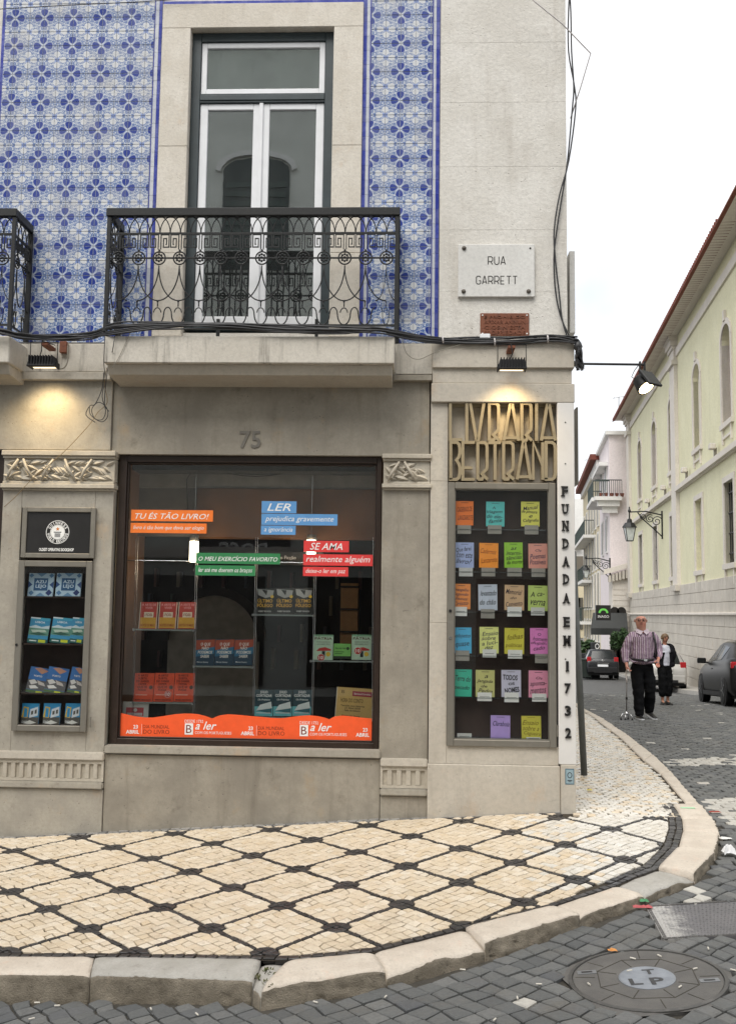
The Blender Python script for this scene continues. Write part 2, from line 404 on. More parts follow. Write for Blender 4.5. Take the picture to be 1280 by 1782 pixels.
M['kerb_face'] = stone('kerb_face_grime', (.30,.26,.20), (.16,.135,.10), (.035,.03,.023), .9, .9, .75, 3.0, .0, warm=(.40,.33,.25), bump=1.5)
M['soil'] = stone('joint_dirt', (.060,.054,.044), (.085,.076,.062), (.02,.018,.015), .3, .2, .95, 6, 0, bump=.8)
M['joint_sand'] = stone('joint_sand', (.040,.032,.023), (.065,.052,.036), (.04,.035,.03), .3, .2, .95, 6, 0, bump=.8)
M['grout'] = plain('tile_grout', (.42,.43,.46), .8)
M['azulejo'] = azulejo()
M['tile_blue'] = piece_stone('blue_edge_tile', [(.03,.045,.30),(.05,.07,.36),(.10,.12,.36),(.035,.05,.27)], .22, (.3,.31,.36), 30, .1, .5, .25)
M['tile_white'] = piece_stone('white_edge_tile', [(.50,.525,.58),(.58,.60,.63),(.44,.47,.55)], .22, (.35,.36,.42), 30, .1, .5, .2)
M['green_paint'] = plain('dark_green_paint', (.032,.046,.052), .42, 0, .15, 6, .1)
M['white_paint'] = plain('white_gloss_paint', (.76,.77,.79), .35, 0, .04, 5)
M['iron'] = handled('painted_iron', (.012,.013,.0135), (.034,.032,.029), .5, 0, .5, 30)
M['black_plastic'] = plain('black_plastic', (.013,.013,.014), .6, 0, .2, 12, 0, .25)
M['cable'] = plain('cable_rubber', (.022,.022,.024), .5, 0, .3, 15)
M['cable_pale'] = plain('cable_pale', (.5,.47,.46), .5)
M['rust'] = handled('rusty_iron', (.20,.075,.042), (.07,.032,.024), .7, 0, .8, 30)
M['brown_wood'] = handled('dark_brown_paint', (.030,.019,.014), (.06,.04,.03), .4, 0, .4, 8)
M['wood_valance'] = plain('brown_veneer', (.125,.055,.022), .4, 0, .22, 3)
M['case_metal'] = handled('anodised_metal', (.215,.20,.17), (.29,.275,.24), .5, .35, .42, 6)
M['case_inner'] = plain('brown_felt', (.05,.031,.025), .9, 0, .2, 5)
M['bronze'] = handled('bronze_letters', (.40,.33,.215), (.26,.215,.14), .6, .5, .38, 8)
M['marble'] = stone('white_marble_sign', (.70,.69,.66), (.64,.63,.60), (.45,.43,.40), .15, .15, .45, 1.5, .15, bump=.12)
M['board'] = plain('white_board_paint', (.66,.64,.61), .5, 0, .05, 3, .05)
M['black_paint'] = plain('black_paint', (.014,.013,.013), .4)
M['ink'] = plain('ink', (.02,.02,.024), .6)
M['white_ink'] = plain('white_ink', (.82,.82,.80), .6, 0, .02)
M['pane'] = glass('shop_glass', .0, (.96,.97,.965), 0.0, .006, .8)
M['pane_case'] = glass('case_glass', .0, (.97,.98,.975), 0.0, .004, .5)
M['pane_door'] = glass('door_glass', .22, (.72,.78,.76), 0.0, .05)
M['acrylic'] = glass('acrylic', .05, (.88,.9,.9), .05)
M['chrome'] = plain('chrome', (.6,.6,.6), .25, 1.0)
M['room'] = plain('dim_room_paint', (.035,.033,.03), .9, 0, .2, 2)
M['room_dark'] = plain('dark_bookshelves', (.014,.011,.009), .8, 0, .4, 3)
M['niche'] = plain('niche_lit_colour', (.35,.19,.07), .6)
M['lamp'] = glow('lamp_warm', (1,.86,.62), 3.5)
M['lamp_strong'] = glow('floodlight_lens', (1,.80,.50), 1.0)
M['paper'] = plain('white_paper', (.74,.74,.72), .7, 0, .04)
def flat(h, rough=.6): 
    k = 'flat'+h
    if k not in M: M[k] = plain('print_'+h[1:], lin(h), rough, 0, .05, 12)
    return M[k]
# ================================================================ GROUND
def inside(x, y, poly):
    c = False; n = len(poly)
    for i in range(n):
        (x0, y0), (x1, y1) = poly[i], poly[i-1]
        if (y0 > y) != (y1 > y) and x < (x1-x0)*(y-y0)/(y1-y0)+x0: c = not c
    return c
# inner edge of the kerb, measured stone by stone, and outer edge
KIN = [(-200,1663),(-60,1663.5),(165,1664.5),(455,1668),(500,1669),(649,1655),(809,1615),(963,1577),(1074,1540),(1145,1511),(1180,1475),(1188,1444),(1186,1424),(1170,1398),(1192,1397),(1148,1346),(1119,1323),(1078,1283),(1044,1258),(1011,1235)]
KOUT = [(-200,1692),(-60,1692),(157,1694),(440,1703),(454,1712),(672,1683),(843,1640),(1008,1590),(1120,1552),(1206,1520),(1243,1482),(1251,1448),(1242,1424),(1217,1397),(1216,1397),(1165,1340),(1135,1311.6),(1091,1278),(1052,1252),(1013.5,1231.6)]
kin = [G(*q) for q in KIN]; kout = [G(*q) for q in KOUT]
kin[0] = Vector((-7, kin[1].y+.4, 0)); kout[0] = Vector((-7, kout[1].y+.4, 0))
kin.append(Vector((4.5, 24, 0))); kout.append(Vector((4.62, 24, 0)))
SIDE = lambda y: 1.40+.09*max(y, 0)            # the building's wall along the side street
ped = [(p.x, p.y) for p in kin]+[(SIDE(24), 24), (1.40, 0), (-7, 0)]
roadedge = [(p.x, p.y) for p in kout]

# far terrain sheet with the road on it
mb = MB()
ys = [-60,-40,-25,-15,-9,-7,-5.5,-4.5,-3.5,-2.5,-1.5,-.8,0,1.5,3,5,8,11,14,18,22,26,29.5,36,43,47,55,60,72,80,110,150,200,300,600]
xs = [-600,-60,-25,-14,-9,-7,-5,-3.5,-2.2,-1.2,-.4,.3,.8,1.5,2,3,5,8,12,14.5,15,60,600]
for x in xs:
    for y in ys: mb.v.append((x, y, RZ(x, y)-.035-(.3 if (y > 210) else 0)))
ny = len(ys)
for i in range(len(xs)-1):
    for j in range(ny-1): mb.f.append((i*ny+j, (i+1)*ny+j, (i+1)*ny+j+1, i*ny+j+1))
t = NT('road_paving_far'); p_ = t.pos()
br = t.n('ShaderNodeTexBrick'); t.put(br.inputs['Vector'], p_); br.inputs['Scale'].default_value = 4.2
br.inputs['Color1'].default_value = (.075,.077,.077,1); br.inputs['Color2'].default_value = (.11,.112,.11,1); br.inputs['Mortar'].default_value = (.035,.033,.03,1); br.inputs['Mortar Size'].default_value = .035
c_ = t.mix(t.ramp(t.noise(p_, 1.2, 5), .45, .75, 0, .3), br.outputs[0], (.11,.105,.095))
t.bump(t.math('ADD', br.outputs['Fac'], t.math('MULTIPLY', t.noise(p_, 30), -.5)), .6, .02)
M['road_far'] = t.fin(c_, .6)
road_base = structure(mb.build('ground', M['road_far']))

# ---------------------------------------------------------------- helper: one paving piece (quad with sloping sides)
def piece(mb, q, fz, h, drop=.03, ch=.004, tilt=0.004, inset=None):
    cx = sum(p[0] for p in q)/len(q); cy = sum(p[1] for p in q)/len(q)
    z0 = fz(cx, cy)
    tx, ty = random.uniform(-tilt, tilt)*10, random.uniform(-tilt, tilt)*10
    n = len(mb.v); k = len(q)
    def zz(x, y): return fz(x, y)+h+(x-cx)*tx+(y-cy)*ty
    for a in range(3):
        for x, y in q:
            d = math.hypot(x-cx, y-cy) or 1
            s = 1-ch/d if a == 0 else 1
            X, Y = cx+(x-cx)*s, cy+(y-cy)*s
            mb.v.append((X, Y, zz(X, Y)-(0 if a == 0 else ch*.7 if a == 1 else drop)))
    mb.f.append(tuple(n+i for i in range(k)))
    for a in (0, 1):
        for i in range(k):
            j = (i+1) % k; mb.f.append((n+a*k+i, n+(a+1)*k+i, n+(a+1)*k+j, n+a*k+j))
def emit(pieces, parent, mats, name, part_limit=300):
    # the pieces that show largest become parts, the rest one part of stuff per colour
    pieces.sort(key=lambda t_: t_[0])
    for d, key, q, args in pieces[:part_limit]:
        m_ = MB(); piece(m_, q, *args); m_.build(name, mats[key], parent)
    rest = {}
    for d, key, q, args in pieces[part_limit:]:
        piece(rest.setdefault(key, MB()), q, *args)
    for key, m_ in rest.items(): stuff(m_.build('small_'+name, mats[key], parent))
def shown(x, y, z, mx=140):
    px, py, d = to_px((x, y, z)); return d > .5 and -mx < px < 1280+mx and -80 < py < 1782+mx
def shrink(q, g):
    cx = sum(p[0] for p in q)/len(q); cy = sum(p[1] for p in q)/len(q); o = []
    for x, y in q:
        d = math.hypot(x-cx, y-cy); s = max(.3, 1-g/d); o.append((cx+(x-cx)*s, cy+(y-cy)*s))
    return o

# ---------------------------------------------------------------- pavement
pb = MB()
def sheet(mb, poly, fz, dz, step=.5, drop=.25):
    # triangulated sheet that follows the ground function, with a skirt
    bm = bmesh.new(); vs_ = [bm.verts.new((x, y, 0)) for x, y in poly]; bm.faces.new(vs_)
    bmesh.ops.triangulate(bm, faces=bm.faces[:])
    for _ in range(3):
        ed = [e for e in bm.edges if e.calc_length() > step]
        if ed: bmesh.ops.subdivide_edges(bm, edges=ed, cuts=1)
        bmesh.ops.triangulate(bm, faces=bm.faces[:])
    n = len(mb.v); bm.verts.index_update()
    for v in bm.verts: mb.v.append((v.co.x, v.co.y, fz(v.co.x, v.co.y)+dz))
    for f in bm.faces: mb.f.append(tuple(n+v.index for v in f.verts))
    bm.free()
PEDB = [(x, y) for x, y in ped]
sheet(pb, PEDB, SZ, -.012)
pavement = structure(pb.build('pavement', M['joint_sand']))
C2 = [(-3.22758634,-.517099024),(.415944355,-.378759022),(.421404908,.340982589),(-.0019906536,-.0064977192),(-.0072424474,.0039107362),(.0039012642,.0047238504)]
def lat(i, j):
    b = (1, i, j, i*i, i*j, j*j)
    return (sum(c[0]*k for c, k in zip(C2, b)), sum(c[1]*k for c, k in zip(C2, b)))
def dist_poly(x, y, pts):
    best = 9
    for (x0, y0), (x1, y1) in zip(pts, pts[1:]):
        dx, dy = x1-x0, y1-y0; L2 = dx*dx+dy*dy or 1e-9
        t_ = max(0, min(1, ((x-x0)*dx+(y-y0)*dy)/L2)); best = min(best, math.hypot(x-x0-t_*dx, y-y0-t_*dy))
    return best
kin2 = [(p.x, p.y) for p in kin]
# the lozenges end on this line round the corner
LE0, LE1 = G(985, 1421), G(1190, 1422)
def beyond_lozenge(x, y): return (LE1.x-LE0.x)*(y-LE0.y)-(LE1.y-LE0.y)*(x-LE0.x) > 0 and x > LE0.x-.05
NS = 9; BW = .032
def clip(q, nx, ny, d):                         # the side of a line where nx*x+ny*y > d
    o = []
    for i in range(len(q)):
        a, b = q[i-1], q[i]; da, db = nx*a[0]+ny*a[1]-d, nx*b[0]+ny*b[1]-d
        if (da > 0) != (db > 0): t_ = da/(da-db); o.append((a[0]+(b[0]-a[0])*t_, a[1]+(b[1]-a[1])*t_))
        if db > 0: o.append(b)
    return o
def parea(q): return abs(sum(q[i-1][0]*q[i][1]-q[i][0]*q[i-1][1] for i in range(len(q))))/2
pieces = []
jit = {}
def gv(a, b):                                   # jittered grid corner, a,b in ninths of a lozenge
    if (a, b) not in jit:
        bx = (a % NS in (0, 1)) ; by = (b % NS in (0, 1))
        # the two joints that bound a dark band stand closer together
        ia, fa = divmod(a, NS); ib, fb = divmod(b, NS)
        wv = .006*math.sin(2*math.pi*b/NS); wv2 = .006*math.sin(2*math.pi*a/NS)
        aa = ia+(BW+(1-2*BW)*(fa-1)/(NS-1) if fa > 0 else -BW)+(wv if bx else 0)
        bb = ib+(BW+(1-2*BW)*(fb-1)/(NS-1) if fb > 0 else -BW)+(wv2 if by else 0)
        ra, rb = aa-round(aa), bb-round(bb)          # the dark knots are rounded
        if max(abs(ra), abs(rb)) < .17:
            kk = .80 if (abs(ra) > .1 and abs(rb) > .1) else 1.0 if max(abs(ra), abs(rb)) > .1 else 1
            aa, bb = round(aa)+ra*kk, round(bb)+rb*kk
        k = .009 if (bx or by) else .017
        jit[a, b] = lat(aa+random.uniform(-k, k), bb+random.uniform(-k, k))
    return jit[a, b]
for a in range(-14*NS, 22*NS):
    for b in range(-14*NS, 22*NS):
        cx, cy = lat((a)/NS, (b)/NS)
        if not (-7 < cx < 3 and -5 < cy < 0) or not inside(cx, cy, ped): continue
        if not shown(cx, cy, SZ(cx, cy)): continue
        dk = dist_poly(cx, cy, kin2[:14])
        if dk < .03 or cy > -.055 or beyond_lozenge(cx, cy): continue
        q = [gv(a, b), gv(a+1, b), gv(a+1, b+1), gv(a, b+1)]
        fa, fb = a % NS, b % NS
        da, db = min(fa, NS-fa), min(fb, NS-fb)
        near = (da*da+db*db) <= 5 and da+db <= 2
        key = 'calc_black' if (fa == 0 or fb == 0 or near) else ('calc_white' if cx > .75+.75*random.random() else 'calc')
        area = 1
        _, py, dd = to_px((cx, cy, SZ(cx, cy)))
        if dk < .2:
            sg = min(zip(kin2[:13], kin2[1:14]), key=lambda s_: dist_poly(cx, cy, s_)); (xa_, ya_), (xb2, yb2) = sg
            L_ = math.hypot(xb2-xa_, yb2-ya_); nx_, ny2 = -(yb2-ya_)/L_, (xb2-xa_)/L_
            q = clip(q, nx_, ny2, nx_*xa_+ny2*ya_+(.112 if cx > 1.1 else .058))
        q = clip(q, 0, -1, .088)
        if len(q) < 3 or parea(q) < .0006: continue
        q = shrink(q, random.uniform(.0042, .0078))
        pieces.append((dd+(0 if key != 'calc_black' else .15), key, q, (SZ, random.uniform(-.002, .003), .03, .005, .004)))
# edging: grey setts along the facade, dark setts along the kerb
def along(pts, w, off, ln, key, side=1, bev=.0035):
    for (x0, y0), (x1, y1) in zip(pts, pts[1:]):
        L = math.hypot(x1-x0, y1-y0)
        if L < .02: continue
        n = max(1, round(L/ln)); ux, uy = (x1-x0)/L, (y1-y0)/L; nx, ny_ = -uy*side, ux*side
        for k in range(n):
            s0 = L*k/n+random.uniform(-.006, .006); s1 = L*(k+1)/n
            o0 = off+random.uniform(-.004, .004); o1 = off+w+random.uniform(-.004, .004)
            q = [(x0+ux*s0+nx*o0, y0+uy*s0+ny_*o0), (x0+ux*s1+nx*o0, y0+uy*s1+ny_*o0), (x0+ux*s1+nx*o1, y0+uy*s1+ny_*o1), (x0+ux*s0+nx*o1, y0+uy*s0+ny_*o1)]
            cx, cy = sum(p[0] for p in q)/4, sum(p[1] for p in q)/4
            if not shown(cx, cy, SZ(cx, cy)) or not inside(cx, cy, ped): continue
            d_ = to_px((cx, cy, SZ(cx, cy)))[2]
            pieces.append((d_+.5, key, shrink(q, .005), (SZ, random.uniform(-.003, .002), .03, .004, .004)))
along([(-4.4, -.005), (1.38, -.005)], .045, .0, .09, 'calc_band', -1)
along([(-4.4, -.053), (1.30, -.053)], .035, .0, .06, 'calc_band', -1)
along(kin2[1:14], .05, .004, .065, 'calc_black', 1)
along(kin2[8:14], .05, .057, .065, 'calc_black', 1)
# plain limestone setts round the corner, in short curved rows
for a in range(0, 200):
    for b in range(-30, 60):
        wob = .05*math.sin(b*.35)
        q0 = (1.2+b*.075, -1.0+a*.07+wob)
        jx = lambda: random.uniform(-.012, .012)
        off = .035 if a % 2 else 0
        q = [(q0[0]+off+jx(), q0[1]+jx()), (q0[0]+off+.075+jx(), q0[1]+jx()), (q0[0]+off+.075+jx(), q0[1]+.07+jx()), (q0[0]+off+jx(), q0[1]+.07+jx())]
        cx, cy = q0[0]+off+.037, q0[1]+.035
        if cx < SIDE(cy)+.02 or not inside(cx, cy, ped) or not beyond_lozenge(cx, cy) or cy > 12.5 or not shown(cx, cy, SZ(cx, cy), 60): continue
        if dist_poly(cx, cy, kin2[11:]) < .04: continue
        pieces.append((to_px((cx, cy, SZ(cx, cy)))[2]+3, 'calc_white' if random.random() < .72 else 'calc', shrink(q, .006), (SZ, random.uniform(-.003, .003), .03, .005, .004)))
emit(pieces, pavement, M, 'paving_stone')

# ---------------------------------------------------------------- kerb: one stone after another
kb_anchor = MB(); 
kpts = [(p.x, p.y) for p in kin]
for i in range(len(kin)-1):
    a, b, c, d = kin[i], kin[i+1], kout[i+1], kout[i]
    kb_anchor.quad(*[(q.x*1.0, q.y, RZ(q.x, q.y)-.04) for q in (a, b, c, d)])
kerb = structure(kb_anchor.build('kerb', M['soil']))
def kerb_stone(a, b, c, d, dz=0.0, broken=0.0, mat='kerb', seed=0, rnd_=.02, gap=.006):
    # a,b inner edge; d,c outer edge (same ends); profile runs inner bottom - inner top - outer top - outer bottom
    mb = MB(); L = (b-a).length; nu = max(6, int(L/.022)); nv = 18
    ga = gap*.5/max(L, .05)
    for i in range(nu+1):
        u = ga+(1-2*ga)*i/nu
        pi = a.lerp(b, u); po = d.lerp(c, u)
        zt = lambda q: SZ(q.x, q.y)+.004+dz
        zb = RZ(po.x, po.y)-.06
        endr = min(1, min(i, nu-i)/1.5)
        for j in range(nv+1):
            v = j/nv
            if j == 0: q = Vector((pi.x, pi.y, zt(pi)-.06))
            elif j <= 9:
                s = (j-1)/8; q = pi.lerp(po, s*.93+.0); q.z = zt(q)
                if s > .8: q.z -= rnd_*((s-.8)/.2)**2*.5
                if j == 1: q.z -= .006
            else:
                s = (j-10)/8; q = pi.lerp(po, .985+.05*min(1, s*1.2)); q.z = zt(po)-rnd_*.9-(zt(po)-rnd_-zb)*s
            nn = mnoise.noise(Vector((q.x*9+seed, q.y*9, q.z*9))); n2 = mnoise.noise(Vector((q.x*34+seed, q.y*34, q.z*34)))
            edge = 1.0 if 7 <= j <= 15 else .35
            n3 = mnoise.noise(Vector((q.x*80+seed, q.y*80, q.z*80))); q.z += edge*(nn*.006+n2*.005+n3*.002)-(1-endr)*.010*(1 if j > 0 else 0)
            out = Vector((po.x-pi.x, po.y-pi.y, 0)).normalized()
            if j >= 8: q += out*(nn*.014+n2*.010+n3*.004-max(0, n2-.25)*.05)
            if broken:
                bn = mnoise.noise(Vector((q.x*5+seed*3, q.y*5, 1.7)))
                if j >= 5: q.z -= broken*max(0, bn+.35)*(j-4)/8
            mb.v.append(tuple(q))
    for i in range(nu):
        for j in range(nv):
            p_ = i*(nv+1)+j; mb.f.append((p_, p_+1, p_+nv+2, p_+nv+1))
    mb.f.append(tuple(range(nv, -1, -1))); mb.f.append(tuple(nu*(nv+1)+j for j in range(nv+1)))
    o = mb.build('kerb_stone', M[mat], kerb, smooth=True)
    o.data.materials.append(M['kerb_face'])
    for f in o.data.polygons:
        if f.index < nu*nv and f.index % nv >= 10 and f.index//nv < nu: f.material_index = 1
    return o
spec = {0:('kerb',0,0),1:('kerb',0,.0),2:('kerb_grey',0,.0),3:('kerb_grey',-.03,.07),4:('kerb',-.002,.035),5:('kerb',-.008,.05),6:('kerb',.012,.0),7:('kerb',-.004,.02),8:('kerb_grey',-.012,.06),9:('kerb',.014,.0),10:('kerb',0,0),11:('kerb',0,0),12:('kerb',0,0),13:None}
for i in range(len(kin)-1):
    a, b, c, d = [Vector((q.x, q.y, 0)) for q in (kin[i], kin[i+1], kout[i+1], kout[i])]
    sp = spec.get(i, ('kerb', 0, 0))
    if sp is None: continue
    L = (b-a).length; n = max(1, round(L/1.15))
    if i == 0: n = 3
    for k in range(n):
        a2, b2, d2, c2 = a.lerp(b, k/n), a.lerp(b, (k+1)/n), d.lerp(c, k/n), d.lerp(c, (k+1)/n)
        kerb_stone(a2, b2, c2, d2, sp[1], sp[2], sp[0], seed=i*1.3+k, rnd_=.020 if i < 10 else .012)
# hollow under the lifted stone: earth shows
# ---------------------------------------------------------------- road cobbles
MHC = G(1125, 1703, RZ)                                # round cover centre
PLq = [G(*q, RZ) for q in ((1122,1577),(1280,1565.5),(1280,1627.5),(1154,1635.5))]
ex = (PLq[1]-PLq[0]); PLq[1] = PLq[0]+ex*2.0; PLq[2] = PLq[3]+(PLq[2]-PLq[3])*1.85
plate_poly = [(q.x, q.y) for q in PLq]
outer = [(p.x, p.y) for p in kout]
def on_road(x, y):
    if inside(x, y, ped): return False
    poly = outer+[(-7, 30), (-7, outer[0][1])]
    return not inside(x, y, [(-9, outer[0][1])]+outer+[(0, 24), (0, 10), (-9, 10)])
WHITE = [[(1148,1322),(1290,1316),(1290,1329),(1165,1333)], [(1222,1390),(1300,1384),(1300,1440),(1262,1432)], [(1160,1572),(1225,1552),(1240,1562),(1180,1580)]]
road = MB().box(-.01,.01,-5.6,-5.58,RZ(0,-5.6)-.05,RZ(0,-5.6)-.04)
road = structure(road.build('cobbled_road', M['soil']))
sb = MB(); sheet(sb, [(-7,-7.5),(10,-7.5),(10,24)]+[(x, y) for x, y in outer[::-1]]+[(-7,outer[0][1])], RZ, -.02)
structure(sb.build('joint_bed', M['soil'], road))
pieces = []
def cob(q):
    cx, cy = sum(p[0] for p in q)/4, sum(p[1] for p in q)/4
    if not on_road(cx, cy): return
    z = RZ(cx, cy); px, py, d = to_px((cx, cy, z))
    if not shown(cx, cy, z, 120): return
    if (cx-MHC.x)**2+(cy-MHC.y)**2 < .40**2: return
    if inside(cx, cy, plate_poly): return
    if dist_poly(cx, cy, outer[:13]) < .035: return
    wh = any(inside(px, py, w_) for w_ in WHITE) and random.random() < .9
    if not wh and random.random() < .006: wh = True
    pieces.append((d, 'cobble_white' if wh else 'cobble', shrink(q, random.uniform(.005, .011)), (RZ, random.uniform(-.005, .005), .05, .009, .0035)))
# front field, laid on the diagonal
gj = {}
an = R_(38); ca, sa = math.cos(an), math.sin(an); ST = .106
def gg(i, j):
    if (i, j) not in gj:
        bend = .10*math.sin(i*.13)+.06*math.sin(j*.21)
        u = i*ST+random.uniform(-.013, .013)+(.0 if j % 2 else .004); v = j*ST+random.uniform(-.013, .013)+bend
        gj[i, j] = (u*ca-v*sa, u*sa+v*ca)
    return gj[i, j]
for i in range(-90, 60):
    for j in range(-70, 60):
        x, y = gg(i, j)
        if -4 < x < 9 and -7 < y < -1.6+.25*(x-2): cob([gg(i, j), gg(i+1, j), gg(i+1, j+1), gg(i, j+1)])
# side street: courses across the street
gk = {}
def gs(i, j):
    if (i, j) not in gk:
        u = 1.4+i*.125+random.uniform(-.014, .014)+(.06 if j % 2 else 0); v = -2.4+j*.105+random.uniform(-.012, .012)+.05*math.sin(i*.2)
        gk[i, j] = (u, v)
    return gk[i, j]
for j in range(0, 262):
    for i in range(0, 90):
        u, v = 1.4+i*.125, -2.4+j*.105
        if v < -1.6+.25*(u-2): continue
        o_ = .06 if j % 2 else 0
        jx = lambda: random.uniform(-.010, .010)
        wv = .05*math.sin(i*.2)
        q = [(u+o_+jx(), v+wv+jx()), (u+o_+.125+jx(), v+wv+jx()), (u+o_+.125+jx(), v+wv+.105+jx()), (u+o_+jx(), v+wv+.105+jx())]
        if u < 10: cob(q)
emit(pieces, road, M, 'cobblestone')
structure(road)
# ================================================================ CORNER BUILDING
bld = thing('corner_building', 'corner building with blue and white tiled upper wall, iron balcony and grey stone bookshop front', 'building', (-1.0, 0.2, 0))
def fbox(mb, xl, yt, xr, yb, Y, depth, dy=0):
    x0, x1, z0, z1 = rect(xl, yt, xr, yb, Y); return mb.box(x0, x1, Y, Y+depth, z0, z1)
XC = P(985, 300, -.04).x                       # corner of the building
ZTOP = 8.0
d0, d1, dz0, dz1 = rect(323.5, 48, 577, 578, .06)   # balcony door opening
tL0, tL1 = P(-9, 300).x, P(274, 300).x
tR0, tR1 = P(628, 300).x, P(764, 300).x
zt0 = P(400, 597).z                             # foot of the tiled wall
# --- backing walls (behind the tiles, round the openings)
mb = MB()
mb.box(-7, d0, .02, .4, zt0-.3, ZTOP); mb.box(d1, XC-.02, .02, .4, zt0-.3, ZTOP); mb.box(d0, d1, .02, .4, dz1, ZTOP); mb.box(d0, d1, .02, .4, zt0-.3, dz0-.02)
mb.build('upper_wall', M['plaster'], bld)
sw = MB().prism([(XC-.12, .4, -.5), (XC-.02, .4, -.5), (XC-.02+.09*22, 22, -.5), (XC-.4+.09*22, 22, -.5)], (0, 0, ZTOP+.5))
sw.build('side_wall', M['plaster'], bld)
MB().box(-7, XC+.1, .1, 9, ZTOP, ZTOP+.2).build('roof', M['grey_stone'], bld)
MB().box(-7, XC-.1, 5.6, 5.7, -.5, ZTOP).build('rear_wall', M['room'], bld)
MB().box(-7.1, -7, .0, 5.7, -.6, ZTOP).build('party_wall', M['plaster'], bld)
# --- tiles
TS = .1392
panel = MB().box(tL0, tL1, .0, .018, zt0, ZTOP).box(tR0, tR1, .0, .018, zt0, ZTOP).build('tile_bed', M['grout'], bld)
def tile_mesh(u0, u1, v0, v1, wd, ht, name='azulejo_tile'):
    m_ = MB(); g = .0016; b = .003; x0, x1, z0, z1 = g, wd-g, g, ht-g
    ring = lambda e, y: [(x0+e, y, z0+e), (x1-e, y, z0+e), (x1-e, y, z1-e), (x0+e, y, z1-e)]
    m_.v = ring(b, -.007)+ring(0, -.0045)+ring(0, 0)
    m_.f = [(0,1,2,3)]+[(a*4+i, (a+1)*4+i, (a+1)*4+(i+1) % 4, a*4+(i+1) % 4) for a in (0, 1) for i in range(4)]
    m_.uv = [(u0+(u1-u0)*x/wd, v0+(v1-v0)*z/ht) for x, y, z in m_.v]
    me = m_.mesh(name); me.materials.append(M['azulejo']); return me
TM = {(i, j): tile_mesh(*((0, 1) if i == 0 else (1, 0)), *((0, 1) if j == 0 else (1, 0)), TS, TS) for i in (0, 1) for j in (0, 1)}
def tile_field(x0, x1, ax, az, zlo, zhi, ztop):
    # ax, az: centre of one dark flower
    i0 = math.floor((x0-ax)/TS); i1 = math.ceil((x1-ax)/TS); j0 = math.floor((zlo-az)/TS); j1 = math.ceil((ztop-az)/TS)
    for i in range(i0, i1):
        for j in range(j0, j1):
            xa, xb = max(x0, ax+i*TS), min(x1, ax+(i+1)*TS); za, zb = max(zlo, az+j*TS), az+(j+1)*TS
            if xb-xa < .012 or zb-za < .012: continue
            pi, pj = i % 2, j % 2
            if xb-xa > TS-.002 and zb-za > TS-.002: me = TM[pi, pj]
            else:
                fu = lambda x: ((x-ax)/TS-i) if pi == 0 else 1-((x-ax)/TS-i)
                fv = lambda z: ((z-az)/TS-j) if pj == 0 else 1-((z-az)/TS-j)
                me = tile_mesh(fu(xa), fu(xb), fv(za), fv(zb), xb-xa, zb-za)
            o = shared('azulejo_tile', me, None, panel, (xa, random.uniform(-.0008, .0008), za))
            o.rotation_euler = (random.uniform(-.006, .006), 0, random.uniform(-.006, .006))
tile_vis_top = P(400, -20).z
fL = P(27.8, 32.6); fR = P(697.8, 26.7)
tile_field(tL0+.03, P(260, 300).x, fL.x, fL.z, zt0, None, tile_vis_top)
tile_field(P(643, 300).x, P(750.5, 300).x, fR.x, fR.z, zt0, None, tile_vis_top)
def edge_strip(xa, xb, mat, name, y=-.006, ln=.1392):
    z = zt0
    while z < tile_vis_top+.3:
        m_ = MB().box(xa, xb, y, .002, z+.001, z+ln-.001); m_.build(name, M[mat], panel); z += ln
for a, b, m_, n_ in ((260.3,261.8,'tile_blue','blue_line'), (262,268,'tile_white','white_edge_tile'), (268.2,273.6,'tile_blue','blue_edge_tile'),
                     (628.5,635,'tile_blue','blue_edge_tile'), (635.2,640.5,'tile_white','white_edge_tile'), (640.7,642.6,'tile_blue','blue_line'),
                     (750.8,752.4,'tile_blue','blue_line'), (752.6,757.2,'tile_white','white_edge_tile'), (757.4,763.5,'tile_blue','blue_edge_tile'), (-8,-3,'tile_blue','blue_edge_tile')):
    edge_strip(P(a, 300).x, P(b, 300).x, m_, n_)
# --- stone surround of the balcony door
def part(name, mat, bev=.004, parent=None): return lambda mb: mb.build(name, M[mat], parent or bld, bevel=bev)
sz0 = P(300, 585, -.03).z
x0, x1 = P(273.8, 300, -.03).x, P(628.2, 300, -.03).x
jx0, jx1 = P(324, 300, -.03).x, P(577, 300, -.03).x
zl0, zl1 = P(450, 47, -.03).z, P(450, 5, -.03).z
for a, b in ((x0, jx0), (jx1, x1)):
    z = sz0
    for k, h in enumerate((.78, 1.02, .98)):
        zz = min(z+h, zl0) if k < 2 else zl0
        MB().box(a, b, -.03, .30, z+.001, zz-.001).build('jamb_stone', M['surround'], bld, bevel=.004); z = zz
MB().box(x0, x1, -.03, .30, zl0, zl1).build('lintel', M['surround'], bld, bevel=.004)
MB().box(x0, x1, -.006, .002, zl1+.004, zl1+.04).build('blue_line', M['tile_blue'], panel)
